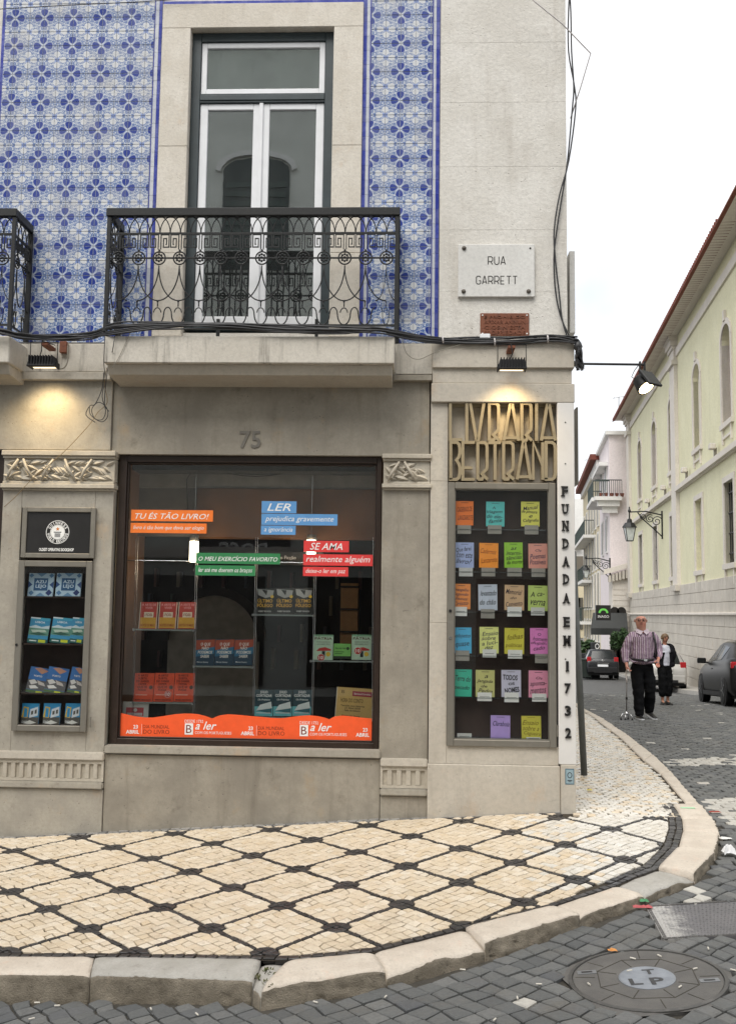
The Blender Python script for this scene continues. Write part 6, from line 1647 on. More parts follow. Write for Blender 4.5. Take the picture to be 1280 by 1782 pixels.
# pale house closing the street
pw = thing('white_house', 'pale house with small roof terrace closing the view at the street end', 'building', (14.5, 96, -4))
xa, xb_, zt4 = P(985, 1000, 95).x, P(1040, 1000, 95).x, P(1005, 868, 95).z
MB().box(xa-6, xb_+3, 95, 103, -6, zt4).build('wall', M['white_wall'], pw)
MB().box(xa-6, P(1012, 950, 94.5).x, 94.4, 95, P(1005, 948, 94.5).z-.3, P(1005, 948, 94.5).z).build('canopy', M['iron'], pw)
MB().box(xa-6, P(1014, 985, 94.5).x, 94.4, 95, P(1005, 995, 94.5).z, P(1005, 968, 94.5).z).build('shutter', flat('#6b6459'), pw)
MB().box(xa-6, P(1014, 985, 94.5).x, 94.3, 94.98, P(1005, 1110, 94.5).z, P(1005, 997, 94.5).z).build('lower_wall', M['straw_wall'], pw)
for k in range(2): MB().box(P(1004+5*k, 1000, 94.2).x-.25, P(1004+5*k, 1000, 94.2).x+.25, 94.2, 94.25, P(1005, 1095, 94).z, P(1005, 1040, 94).z).build('window', flat('#5a564c'), pw)
# aerials
for k, (px, py, Y, hh, lab) in enumerate(((1076, 692, 56.5, 26, 'thin metal aerial by the eave of the yellow building'), (1028, 800, 70, 30, 'thin rooftop aerial on the straw coloured building'), (1012, 838, 90, 30, 'small far aerial on the pale house'))):
    a, b = P(px, py+hh, Y), P(px, py, Y); m_ = MB().tube([a, b], .03, 5)
    d_ = (b-a).length
    m_.tube([b+Vector((-d_*.4, 0, -.05)), b+Vector((d_*.4, 0, .1))], .02, 5)
    for q in (-.3, 0, .3): m_.tube([b+Vector((d_*q, -.2, .02)), b+Vector((d_*q, .2, .05))], .015, 4)
    tag(m_.build('aerial', flat('#9a9a98')), lab, 'aerial')
# --- lanterns on scrolled brackets
def lantern(px, py0, py1, s, bpx, bpy, lab, wallx=None, Y=None):
    if wallx is None:
        wall = W(s, 0, 0); best = min((abs(to_px(W(s, o*.05, 8))[0]-px), o*.05) for o in range(5, 60))[1]; c = W(s, best, 0); back = W(s, .02, 0)
    else: c = Vector((P(px, 950, Y).x, Y, 0)); back = Vector((wallx, Y, 0))
    z1 = P(px, py0, c.y).z; z0 = P(px, py1, c.y).z; h = z1-z0; zb = P(px, bpy, c.y).z
    t_ = thing('street_lantern', lab, 'street lamp', back+UPV*zb, 'street lanterns on wall brackets')
    c0 = c+UPV*z0
    def pyr(r0, h0, r1, h1): return [(r0, h0), (r1, h1)]
    MB().lathe(c0, [(h*.17, h*.03), (h*.30, h*.60)], 4, ref=(1,1,0)).build('glass_body', plain('lantern_glass', (.55,.58,.56), .2), t_)
    fr = MB()
    for k in range(4):
        an_ = PI/4+k*PI/2; d1 = Vector((math.cos(an_), math.sin(an_), 0)); fr.tube([c0+d1*h*.175+UPV*h*.02, c0+d1*h*.305+UPV*h*.61], h*.018, 5)
        an2 = an_+PI/2; d2 = Vector((math.cos(an2), math.sin(an2), 0))
        fr.tube([c0+d1*h*.175+UPV*h*.02, c0+d2*h*.175+UPV*h*.02], h*.018, 5); fr.tube([c0+d1*h*.305+UPV*h*.61, c0+d2*h*.305+UPV*h*.61], h*.022, 5)
    fr.build('lantern_frame', M['iron'], t_)
    MB().lathe(c0, [(h*.33, h*.60), (h*.20, h*.80), (h*.12, h*.82), (h*.10, h*.95), (h*.03, h*1.0)], 8).build('lantern_cap', M['iron'], t_)
    top = c0+UPV*h*1.0; ha = Vector((top.x, top.y, zb))
    sc = MB().tube([top, ha+UPV*.25], h*.03, 6).lathe(ha+UPV*.05, [(.03, -.1), (.08, 0), (.03, .12)], 8)
    bk = back+UPV*zb; d = bk-ha; L = d.length; d.normalize()
    sc.tube([ha, ha+d*L*.5+UPV*.03, bk-UPV*.15], .035, 6)
    sc.tube([bk+UPV*.05, bk-UPV*1.3], .05, 6)
    for k in range(3):                                        # scrolls
        c2 = bk-d*(.25+.32*k)-UPV*(.45+.0*k-.12*k); r0 = .26-.05*k
        sc.tube([c2+d*(r0*(1-q/26)*math.cos(q*.5+k))+UPV*(r0*(1-q/26)*math.sin(q*.5+k)) for q in range(22)], .022, 5)
    sc.tube([bk-UPV*1.2, bk-d*.35-UPV*.85, bk-d*.9-UPV*.35, bk-d*L*.75-UPV*.02], .03, 5)
    sc.build('bracket', M['iron'], t_)
lantern(1094, 902, 942, Q(1152, 900)[0], 1152, 891, 'black street lantern with frosted glass on a scrolled bracket of the yellow building')
lantern(1018.5, 983, 1006, 0, 1059, 972, 'farther street lantern on a bracket below the pink building', wallx=P(1060, 950, 54.2).x, Y=54.2)
# --- terrace: planters, hedge, bin
hx0 = P(1003, 1150, 46.5).x
def leaf_clump(name, c, rx, ry, rz, n, mat, lab, cat, seed):
    rn = random.Random(seed); m_ = MB()
    for k in range(n):
        th, ph, rad = rn.uniform(0, 2*PI), math.acos(rn.uniform(-1, 1)), rn.uniform(.45, 1.08)**.6
        p = Vector(c)+Vector((rx*rad*math.sin(ph)*math.cos(th), ry*rad*math.sin(ph)*math.sin(th), rz*rad*math.cos(ph)))
        a = Vector((rn.uniform(-1,1), rn.uniform(-1,1), rn.uniform(-1,1))).normalized(); b = a.orthogonal().normalized(); L = rn.uniform(.06, .14)
        m_.quad(p-a*L, p-b*L*.45, p+a*L, p+b*L*.45)
    st = MB().tube([Vector(c)-UPV*rz*1.3, Vector(c)], .04, 6)
    t_ = thing(name, lab, cat, Vector(c)-UPV*rz*1.3); m_.build('foliage', mat, t_); st.build('stem', flat('#3a2f22'), t_)
M['leaf'] = piece_stone('dark_foliage', [(.018,.04,.014),(.035,.07,.022),(.05,.095,.035),(.028,.055,.02)], .6, (.02,.03,.012), 8, .1, .3, .2)
for k, (px, py, w_, h_, lab) in enumerate(((1010, 1130, 7, 14, 'dark leafy hedge plant at the left end of the terrace'), (1026, 1124, 10, 10, 'low dark hedge plant behind the black planter'), (1070, 1116, 9, 17, 'taller green shrub at the restaurant door'), (1084, 1112, 8, 20, 'shrub beside the stone wall at the restaurant door'))):
    Y = 47.5 if k < 2 else 50; p = P(px, py, Y); leaf_clump('hedge_plant', p, w_/31, .4, h_/31, 420, M['leaf'], lab, 'plant', k)
for k, (xa, xb, lab) in enumerate(((1003, 1028, 'black planter box at the left end of the terrace'), (1029, 1043, 'black planter panel with white letters GO by the parked black car'))):
    a, b, z0, z1 = rect(xa, 1137 if k == 0 else 1118, xb, 1182 if k == 0 else 1172, 46.5)
    o = tag(MB().box(a, b, 46.5, 47.0, RZ((a+b)/2, 46.5)-.1, z1).build('planter_box', flat('#26282a'), None, bevel=.02), lab, 'planter')
    if k: m_ = MB(); letter(m_, 'INAGO', (b-.14, 46.5, z1-.70), 1.3, .24, ux=(0,0,1), uz=(-1,0,0), lift=.004); m_.build('lettering', M['white_ink'], o)
bx = P(1019, 1165, 44); t_ = thing('waste_bin', 'dark green wheeled bin beside the terrace planter', 'bin', (bx.x, 44, RZ(bx.x, 44)))
zb_ = RZ(bx.x, 44); MB().prism([(bx.x-.22, 43.75, zb_+.08), (bx.x+.22, 43.75, zb_+.08), (bx.x+.28, 43.7, zb_+.95), (bx.x-.28, 43.7, zb_+.95)], (0, .5, 0)).build('bin_body', flat('#1d2622'), t_, bevel=.02); MB().box(bx.x-.3, bx.x+.3, 43.68, 44.25, zb_+.951, zb_+1.02).build('lid', flat('#2c3431'), t_, bevel=.02)
for s in (-1, 1): MB().lathe((bx.x+s*.2, 44.1, zb_+.09), [(.09, -.03), (.09, .03)], 10, (1,0,0), (0,0,1)).build('wheel', M['black_plastic'], t_)

# ================================================================ CARS
def car(name, lab, pos, head, col, L=4.0, Wd=1.72, H=1.45, kind='hatch', plate='', rim='#8a8c8e', lamp='#a01820'):
    root = thing(name, lab, 'car', pos, 'cars parked along the side street')
    f = Vector((math.sin(head), math.cos(head), 0)); l = Vector((-f.y, f.x, 0)); sl = math.atan(-.055 if pos[1] > 12 else 0)
    f = (f*math.cos(sl)+UPV*math.sin(sl)).normalized(); up = f.cross(l).normalized()*-1
    up = l.cross(f)*-1; up = up if up.z > 0 else -up
    T = lambda x, y, z: Vector(pos)+f*x+l*y+up*z
    hl, hw = L/2, Wd/2
    if kind == 'hatch':   # x, z bottom, z belt, z roof, half width, roof half width (fractions)
        st = [(-1.0,.30,.62,.64,.86,.80),(-.985,.24,.80,.82,.94,.86),(-.95,.22,.92,.94,.97,.86),(-.82,.22,.95,1.40,.99,.70),(-.70,.22,.96,1.44,1.0,.71),(-.2,.22,.95,1.47,1.0,.72),(.18,.22,.94,1.42,1.0,.72),(.24,.22,.94,1.38,1.0,.71),(.58,.22,.93,.97,.98,.84),(.88,.24,.80,.83,.92,.74),(.97,.26,.66,.68,.82,.66),(1.0,.30,.55,.56,.72,.6)]
    else:
        st = [(-1.0,.34,.66,.70,.84,.78),(-.985,.26,.88,.93,.94,.84),(-.93,.22,.98,1.02,.97,.80),(-.72,.22,.99,1.05,.99,.76),(-.42,.22,.97,1.36,1.0,.66),(-.30,.22,.96,1.41,1.0,.67),(-.02,.22,.95,1.44,1.0,.68),(.14,.22,.94,1.40,1.0,.68),(.20,.22,.93,1.36,1.0,.67),(.46,.22,.92,.98,.99,.82),(.80,.24,.82,.86,.95,.76),(.95,.26,.68,.70,.84,.66),(1.0,.30,.55,.56,.72,.6)]
    hz = H/1.45; body, gl = MB(), {}
    def sec(s):
        x, zb, ze, zr_, w_, wr = s; x *= hl; w_ *= hw; wr *= hw; zb *= hz; ze *= hz; zr_ *= hz
        return [(x, w_*.90, zb), (x, w_*.985, zb+.12), (x, w_*1.0, (zb+ze)/2+.02), (x, w_*.985, ze-.08), (x, w_*.95, ze), (x, wr+ .03*0, zr_-.05 if zr_-ze > .2 else (ze+zr_)/2+.005), (x, wr*.82, zr_-.012), (x, wr*.4, zr_), (x, 0, zr_+.005)]
    S_ = [sec(s) for s in st]; full = [q+[(x, -y, z) for x, y, z in q[-2::-1]] for q in S_]; n = len(full[0]); b0 = 0
    for q in full: body.v += [tuple(T(*p)) for p in q]
    for i in range(len(full)-1):
        for j in range(n-1): body.f.append((i*n+j, i*n+j+1, (i+1)*n+j+1, (i+1)*n+j))
    body.f.append(tuple(range(n-1, -1, -1))); body.f.append(tuple((len(full)-1)*n+j for j in range(n)))
    body.build('body', col, root, smooth=True)
    MB().obox(T(0, 0, .26), f*hl*.93, l*hw*.85, up*.10).build('underbody', M['black_plastic'], root)
    # glass: panels a hair proud of the shell
    glass_m = plain('car_glass', (.012,.015,.016), .12, 0, .1, 3, 0, .35) if 'car_glass' not in bpy.data.materials else bpy.data.materials['car_glass']
    def panel(nm, pts, off): 
        P_ = [T(*p) for p in pts]; nn = (P_[1]-P_[0]).cross(P_[2]-P_[0]).normalized(); cc = sum(P_, Vector())/len(P_)
        if (cc-T(0, 0, .8)).dot(nn) < 0: nn = -nn
        MB().prism([p+nn*off for p in P_], nn*-.02).build(nm, glass_m, root)
    def lerp(a, b, t): return tuple(u+(v-u)*t for u, v in zip(a, b))
    cab = [i for i, s in enumerate(st) if s[3]-s[2] > .25]
    ra, rb = S_[cab[0]-1], S_[cab[0]]
    lo_, hi_ = lerp(ra[6], rb[6], .10), lerp(ra[6], rb[6], .90)
    panel('rear_window', [(lo_[0], lo_[1], lo_[2]), (hi_[0], hi_[1], hi_[2]), (hi_[0], -hi_[1], hi_[2]), (lo_[0], -lo_[1], lo_[2])], .014)
    fa, fb_ = S_[cab[-1]], S_[cab[-1]+1]; lo_, hi_ = lerp(fa[6], fb_[6], .92), lerp(fa[6], fb_[6], .08)
    panel('windscreen', [(lo_[0], lo_[1], lo_[2]), (hi_[0], hi_[1], hi_[2]), (hi_[0], -hi_[1], hi_[2]), (lo_[0], -lo_[1], lo_[2])], .014)
    xs_ = [S_[cab[0]][4][0], (S_[cab[0]][4][0]+S_[cab[-1]][4][0])/2-.12, S_[cab[-1]][4][0]+.25]
    def side(x, top, s):
        for i in range(len(S_)-1):
            if S_[i][4][0] <= x <= S_[i+1][4][0]:
                t_ = (x-S_[i][4][0])/(S_[i+1][4][0]-S_[i][4][0]); a_, b_ = lerp(S_[i][4], S_[i+1][4], t_), lerp(S_[i][5], S_[i+1][5], t_); q = lerp(a_, b_, .88 if top else .06); return (q[0], q[1]*s, q[2])
    for s in (1, -1):
        for a, b in ((xs_[0]-.1, xs_[0]+.42), (xs_[0]+.5, xs_[1]), (xs_[1]+.09, xs_[2])): panel('side_window', [side(a, 0, s), side(b, 0, s), side(min(b, S_[cab[-1]][4][0]), 1, s), side(max(a, S_[cab[0]][4][0]), 1, s)], .010)
        # wheels
        for x in (-hl*.62, hl*.66):
            c = T(x, s*(hw-.10), .32); wl_ = MB().lathe(c-l*s*.11, [(.20, 0), (.30, 0), (.322, .03), (.322, .17), (.30, .205), (.215, .205)], 26, tuple(l*s), tuple(f)).build('wheel', M['black_plastic'], root, smooth=True)
            MB().lathe(c-l*s*.11, [(.215, .16), (.20, .19), (.04, .175), (.035, .20)], 20, tuple(l*s), tuple(f)).build('rim', flat('#2b2c2e'), wl_)
            sp = MB()
            for k in range(5):
                an_ = k*2*PI/5; d1 = f*math.cos(an_)+up*math.sin(an_); d2 = f*-math.sin(an_)+up*math.cos(an_)
                sp.obox(c+l*s*.098+d1*.11, d1*.095, d2*.020, l*.006)
            sp.build('spoke', flat(rim, .35), wl_)
            MB().lathe(c-l*s*.06, [(.33, .125), (.375, .125), (.37, .150), (.33, .150)], 26, tuple(l*s), tuple(f)).build('wheel_arch', M['black_plastic'], root)
        # mirror, tail lamp, head lamp
        MB().obox(T(xs_[2]-.12, s*(hw+.10), .99*hz), f*.05, l*.10, up*.065).obox(T(xs_[2]-.10, s*(hw-.01), .95*hz), f*.03, l*.06, up*.02).build('mirror', col, root, bevel=.02)
        tl = MB()
        if kind == 'hatch': tl.obox(T(-hl*.945, s*hw*.80, .88*hz), f*.06, l*.11, up*.17)
        else: tl.obox(T(-hl*.965, s*hw*.72, .86*hz), f*.05, l*.22, up*.075)
        tl.build('tail_light', flat(lamp, .2), root, bevel=.02)
        MB().obox(T(hl*.93, s*hw*.66, .66*hz), f*.06, l*.16, up*.06).build('headlight', flat('#b8bcc0', .15), root, bevel=.02)
        MB().obox(T(-.15, s*(hw*.985), .80*hz), f*.09, l*.012, up*.012).build('door_handle', col, root)
        MB().obox(T(0, s*hw*.965, .25), f*hl*.5, l*.03, up*.05).build('sill', M['black_plastic'], root)
    MB().obox(T(-hl*.985, 0, .42), f*.08, l*hw*.88, up*.14).build('rear_bumper', col if kind != 'hatch' or plate != 'dark' else M['black_plastic'], root, bevel=.04)
    MB().obox(T(-hl*.985-.078, 0, .33), f*.008, l*hw*.55, up*.05).build('bumper_insert', M['black_plastic'], root)
    pl = MB().obox(T(-hl*1.0-.03, 0, .64 if kind == 'hatch' else .60), f*.012, l*.26, up*.055).build('number_plate', M['white_paint'], root)
    MB().obox(T(-hl*1.0-.04, 0, .76), f*.012, l*.30, up*.012).build('boot_trim', M['chrome'], root)
    MB().lathe(T(-hl*.985-.03, 0, .88*hz), [(.055, 0), (.04, .012)], 12, tuple(-f), tuple(up)).build('badge', M['chrome'], root)
    return root
black_car = plain('black_car_paint', (.012,.013,.016), .22, 0, .1, 2, 0, .4)
silver_car = plain('silver_car_paint', (.48,.47,.45), .25, .35, .06, 2, 0, .5)
grey_car = plain('dark_grey_car_paint', (.014,.0145,.015), .3, 0, .08, 2, 0, .14)
HD = math.atan(.1)
def on(x, y): return (x, y, RZ(x, y))
car('hatchback', 'small black hatchback parked at the restaurant terrace', on(9.95, 45.4), HD-.02, black_car, 3.8, 1.68, 1.48, 'hatch', 'dark')
car('hatchback', 'silver hatchback parked by the yellow wall behind the woman', on(9.75, 31.8), HD, silver_car, 3.9, 1.68, 1.45, 'hatch')
car('estate_car', 'dark grey car cut by the right edge, nearest to the camera', on(7.95, 15.2), HD+.015, grey_car, 4.6, 1.86, 1.46, 'sedan', rim='#3a3c3e')
# ================================================================ BOOKS OF THE SMALL CASE
YC = .02
for k, (xa, xb) in enumerate(((49,92.5),(97,140.5))):
    pr = [('r',0,0,1,1,'#b7cfe0'),('p',((0,.35),(.16,.5),(0,.65)),'#2f4f86'),('p',((1,.35),(.84,.5),(1,.65)),'#2f4f86'),('p',((.3,1),(.5,.84),(.7,1)),'#6f97bb'),('p',((.3,0),(.5,.16),(.7,0)),'#6f97bb'),('p',((.7,.14),(.84,.02),(.97,.16),(.84,.3)),'#24366e'),('p',((.0,.9),(.1,1),(.2,.9),(.1,.8)),'#5b86b0'),('p',((.8,.9),(.9,1),(1,.9),(.9,.8)),'#5b86b0'),
          ('p',((.03,.14),(.14,.25),(.25,.14),(.14,.03)),'#5b86b0'),('r',.22,.24,.78,.78,'#2d5a86'),('t','AZU\nLEJO',.5,.51,.44,.38,'#cfe0ec',0)]
    book(xa, 997, xb, 1037.5, YC, '#b7cfe0', pr, ('left','right')[k]+' square blue tile patterned book titled Azulejo', group='azulejo books in the small case', lean=8)
for k, (xa, xb) in enumerate(((49,82),(88,121),(122,144))):
    pr = [('r',0,.62,1,.9,'#3f93bd'),('r',0,.9,1,1,'#49aac9'),('p',((0,.62),(.3,.70),(.6,.64),(1,.72),(1,.58),(0,.55)),'#c9d6dc'),('r',0,.3,1,.58,'#5f8f7c'),('p',((.1,.5),(.8,.54),(.9,.45),(.2,.40)),'#bccabb'),('p',((.05,.35),(.5,.44),(.95,.36),(.5,.3)),'#2f5c4e'),('r',0,.0,1,.16,'#1f5f5a'),('r',.1,.06,.45,.1,'#dfe8e4'),('r',.55,.03,.9,.14,'#c9d02e'),('t','LISBOA',.5,.82,.5,.08,'#e8f0f2',0),('r',.0,.95,.5,1,'#dfe6ea')]
    book(xa, 1074, xb, 1119, YC, '#3f93bd', pr, three(k)+' blue and green city guide leaning on the second shelf', group='city guides on the second shelf', lean=12, roll=5, yaw=12)
for k, (xa, xb) in enumerate(((46,80),(78,112),(118,143))):
    pr = [('r',0,.5,1,1,'#3a6fae'),('p',((.2,.95),(.5,1),(.9,.9),(.6,.75)),'#b9876f'),('r',0,.12,1,.5,'#5d5a5c'),('p',((.05,.45),(.3,.52),(.5,.40),(.2,.30)),'#d9d6d2'),('p',((.45,.5),(.8,.42),(.9,.3),(.55,.34)),'#c6bdb6'),('p',((.1,.25),(.4,.3),(.6,.2),(.2,.14)),'#e6e2de'),('r',0,0,1,.10,'#4c6a3a'),('r',.5,.02,.8,.08,'#c9d02e'),('t','PORTO',.45,.66,.4,.07,'#e8e4e0',0)]
    book(xa, 1161, xb, 1206, YC, '#3a6fae', pr, three(k)+' travel guide with blue sky cover on the third shelf', group='travel guides on the third shelf', lean=12, roll=9, yaw=14)
for k, (xa, xb) in enumerate(((37.5,67),(75,104),(113,139))):
    pr = [('r',0,.0,1,.34,'#56524c'),('p',((0,.34),(.35,.3),(.4,.8),(.1,.85)),'#d8b43c'),('p',((.12,.34),(.32,.34),(.32,.75),(.14,.78)),'#2f8fc4'),('p',((.45,.3),(.95,.42),(.95,.85),(.5,.72)),'#d7dbe0'),('p',((.55,.45),(.68,.48),(.68,.66),(.55,.62)),'#56524c'),('p',((.76,.5),(.88,.52),(.88,.72),(.76,.68)),'#56524c'),('p',((.1,.05),(.5,.2),(.9,.08),(.5,0)),'#e0ddd6'),('t','DIG',.2,.12,.3,.1,'#e8e8e8',0)]
    book(xa, 1224, xb, 1260.5, YC, '#2f8fc4', pr, three(k)+' bright blue book with building letters on the bottom shelf', group='blue books on the bottom shelf', lean=6)

# ================================================================ COVERS IN THE ROAD
mc = thing('manhole_cover', 'round iron manhole cover with light centre plate lettered TLP', 'manhole cover', MHC)
nrm = Vector((-.0908, -.0422, 1)).normalized()
gx = Vector((1, 0, .0908)).normalized(); gy = nrm.cross(gx)
MR = (to_px(MHC)[2]*135/1771.6)
MB().lathe(MHC, [(MR, -.06), (MR, .004), (MR*.955, .006), (MR*.95, -.004)], 48, nrm).build('ring', handled('worn_iron_ring', (.09,.087,.082), (.16,.15,.14), .7, .3, .5, 15), mc)
M['cover'] = stone('cover_fill', (.135,.128,.118), (.105,.10,.094), (.06,.055,.05), .4, .5, .6, 4, 0, bump=.5)
MB().lathe(MHC, [(MR*.94, -.02), (MR*.94, .001), (MR*.92, .003)], 48, nrm).build('cover_plate', M['cover'], mc)
MB().lathe(MHC, [(MR*.36, .0), (MR*.36, .006), (MR*.34, .008)], 36, nrm).build('centre_plate', plain('bright_iron', (.27,.29,.32), .42, .4, .15, 12, .2), mc)
cv_ = MB()
def seg(a0, r0, a1, r1, wdt=.005):
    p0 = MHC+gx*r0*MR*math.cos(a0)+gy*r0*MR*math.sin(a0)+nrm*.0025; p1 = MHC+gx*r1*MR*math.cos(a1)+gy*r1*MR*math.sin(a1)+nrm*.0025
    d = (p1-p0); sd = d.cross(nrm).normalized()*wdt/2; cv_.prism([p0-sd, p1-sd, p1+sd, p0+sd], nrm*.002)
for k in range(8): seg(k*PI/4+.3, .66, (k+1)*PI/4+.3, .66); seg(k*PI/4+.3, .40, k*PI/4+.3, .66); seg(k*PI/4+.6+.1*(k%3), .66, k*PI/4+.6+.1*(k%3), .91)
cv_.build('joint_line', M['soil'], mc)
def gletter(m_, s, u, v, wd, ht): letter(m_, s, MHC+gx*u*MR+gy*v*MR+nrm*.008, wd*MR, ht*MR, ux=gx, uz=gy, n=nrm, lift=.001, bold=.03)
m_ = MB(); gletter(m_, 'T', .06, .16, .16, .16); gletter(m_, 'L', -.17, -.12, .16, .20); gletter(m_, 'P', .10, -.14, .18, .22); m_.build('lettering', M['black_paint'], mc)
for u, v in ((.74, -.20), (-.72, .30)):
    c = MHC+gx*u*MR+gy*v*MR+nrm*.004; MB().obox(c, gx*.05, gy*.022, nrm*.002).build('key_plate', plain('key_plate_iron', (.20,.205,.21), .4, .4), mc); MB().obox(c+nrm*.0025, gx*.028, gy*.008, nrm*.001).build('key_slot', M['black_paint'], mc)
# concrete collar round the cover
cl = MB(); 
for k in range(41):
    a = 2*PI*k/40; rr = .42+.025*math.sin(a*5)+.02*math.sin(a*3+1)
    for r_k, z in ((MR*.98, .001), (rr, -.006)): 
        x, y = MHC.x+r_k*math.cos(a), MHC.y+r_k*math.sin(a); cl.v.append((x, y, RZ(x, y)+z))
for k in range(40): cl.f.append((2*k, 2*k+1, 2*k+3, 2*k+2))
cl.build('collar', M['cover'], mc)
tpn = thing('access_plate', 'rectangular steel chequer plate set in the cobbles with worn white paint on its left end', 'cover plate', sum((Vector(q) for q in PLq), Vector())/4)
t = NT('chequer_plate'); p_ = t.pos(); nn_ = t.noise(p_, 5, 5, .7)
x_ = t.xyz(p_); wx = t.ramp(t.math('ADD', t.math('SUBTRACT', x_[0], PLq[0].x), t.math('ADD', t.math('MULTIPLY', t.noise(p_, 14, 5, .75), .5), t.math('MULTIPLY', x_[1], -.05))), .42, .58, .85, 0)
t.bump(t.noise(p_, 40), .2, .003)
M['chequer'] = t.fin(t.mix(t.math('MULTIPLY', wx, 1.0), t.mix(t.ramp(nn_, .35, .7), (.15,.145,.15), (.20,.19,.195)), (.55,.53,.50)), .42, .35)
ez = lambda q, d: Vector((q.x, q.y, RZ(q.x, q.y)+d))
base = [ez(q, .0) for q in PLq]
MB().prism([ez(q, -.03) for q in PLq], (0, 0, .033)).build('steel_plate', M['chequer'], tpn)
e1, e2 = PLq[1]-PLq[0], PLq[3]-PLq[0]; e1v, e2v = PLq[2]-PLq[3], PLq[2]-PLq[1]
fm_ = MB()
for a, b in ((0,1),(1,2),(2,3),(3,0)):
    p0, p1 = ez(PLq[a], .0), ez(PLq[b], .0); d = (p1-p0).normalized(); sd = d.cross(Vector((0,0,1)))*.016
    fm_.prism([p0+sd*.2, p1+sd*.2, p1+sd*1.4, p0+sd*1.4], (0, 0, .006))
fm_.build('plate_frame', handled('worn_iron_frame', (.10,.095,.09), (.2,.19,.18), .6, .3, .5, 15), tpn)
ld = MB(); nu, nv = 44, 17
for i in range(nu):
    for j in range(nv):
        u, v = (i+.5)/nu, (j+.5)/nv; q0 = PLq[0].lerp(PLq[1], u).lerp(PLq[3].lerp(PLq[2], u), v); z = RZ(q0.x, q0.y)+.0035
        d = e1.normalized() if (i+j) % 2 else e2.normalized(); sd = Vector((-d.y, d.x, 0)); L = .011
        ld.quad(q0.xy.to_3d()+UPV*z-d*L, q0.xy.to_3d()+UPV*(z+.003)-sd*L*.3, q0.xy.to_3d()+UPV*z+d*L, q0.xy.to_3d()+UPV*(z+.003)+sd*L*.3)
stuff(ld.build('tread_lug', M['chequer'], tpn))

# ================================================================ LITTER
def scrap(px, py, w_, h_, col, lab, cat='litter', on_=RZ, crumple=.3, name='paper_scrap', group=None):
    c = G(px, py, on_); m_ = MB(); n = 5; rn = random.Random(px*7+py)
    for i in range(n+1):
        for j in range(n+1):
            m_.v.append((c.x+w_*(i/n-.5)+rn.uniform(-.2, .2)*w_/n, c.y+h_*(j/n-.5)+rn.uniform(-.2, .2)*h_/n, c.z+(.012 if crumple > .05 else .006)+rn.uniform(0, 1)*crumple*w_*(.3 if i in (0, n) or j in (0, n) else 1)))
    for i in range(n):
        for j in range(n): a = i*(n+1)+j; m_.f.append((a, a+1, a+n+2, a+n+1))
    tag(m_.build(name, flat(col, .8)), lab, cat, group)
scrap(1268, 1489, .10, .10, '#dedede', 'crumpled white tissue in the gutter at the right edge', crumple=.8, name='tissue')
scrap(1262, 1462, .09, .06, '#d8d8d4', 'flat white paper scrap above the crumpled tissue', crumple=.15)
scrap(1117, 1582, .12, .045, '#b0585a', 'red wrapper lying at the corner of the steel plate', crumple=.12, name='wrapper')
scrap(1119, 1571, .06, .05, '#4c8a60', 'small green wrapper behind the red one', crumple=.25, name='wrapper')
scrap(1243, 1416, .10, .04, '#8a3c30', 'reddish scrap in the gutter by the kerb', crumple=.15)
scrap(1196, 1407, .12, .05, '#9fd0a4', 'pale green chalk coloured slip on the kerb stone', on_=SZ, crumple=.02)
scrap(1025, 1377, .05, .05, '#cdbb4a', 'yellow leaf on the pavement by the corner', on_=SZ, crumple=.2, name='fallen_leaf')
scrap(1065, 1658, .05, .03, '#c98a4a', 'brown leaf at the rim of the manhole cover', crumple=.3, name='fallen_leaf')
scrap(535, 1734, .02, .02, '#e4e4e0', 'tiny white pebble of paper at the kerb foot', crumple=.6)
bt = MB(); bt.lathe((0, 0, 0), [(.0035, 0), (.0038, .004), (.0038, .026), (.0034, .028)], 7, (1, 0, .04)); BUTT = bt.mesh('cigarette_butt'); BUTT.materials.append(flat('#cfc9bd'))
BS = [(60,1748),(148,1732),(105,1753),(262,1757),(50,1777),(345,1770),(681,1697),(545,1746),(580,1714),(615,1706),(672,1736),(697,1690),(900,1742),(942,1716),(1022,1714),(1090,1693),(1150,1668),(1212,1688),(1270,1690),(1180,1722),(1105,1672),(862,1776),(800,1690),(1232,1655)]
BWH = ['at the left edge by the kerb foot', 'under the front kerb left of its joint', 'on the cobbles a hand left of the long grey kerb stone', 'below the middle of the long grey kerb stone', 'in the bottom left corner', 'below the right end of the long grey kerb stone', 'under the worn kerb stone near the middle', 'among the cobbles left of the middle', 'by the kerb foot near the broken stone', 'beside another butt near the broken kerb stone', 'on the cobbles just below the worn kerb stone', 'close under the short pale kerb stone', 'at the bottom between the middle and the cover', 'on the left edge of the cover collar', 'on the left part of the round cover', 'on the upper left part of the round cover', 'on the upper part of the round cover', 'on the upper right part of the round cover', 'at the right edge beyond the cover', 'on the lower right part of the round cover', 'behind the round cover by its rim', 'at the bottom edge right of the middle', 'on the cobbles before the long pale kerb stone', 'between the steel plate and the round cover']
for k, (px, py) in enumerate(BS):
    c = G(px, py, RZ); o = bpy.data.objects.new('cigarette_butt', BUTT); COL.objects.link(o); o.location = c+UPV*.010; o.rotation_euler = (0, 0, k*1.7); o.scale = (1.1, 1.1, 1.1)
    tag(o, 'white cigarette butt '+BWH[k], 'cigarette butt', 'cigarette butts scattered on the cobbles')

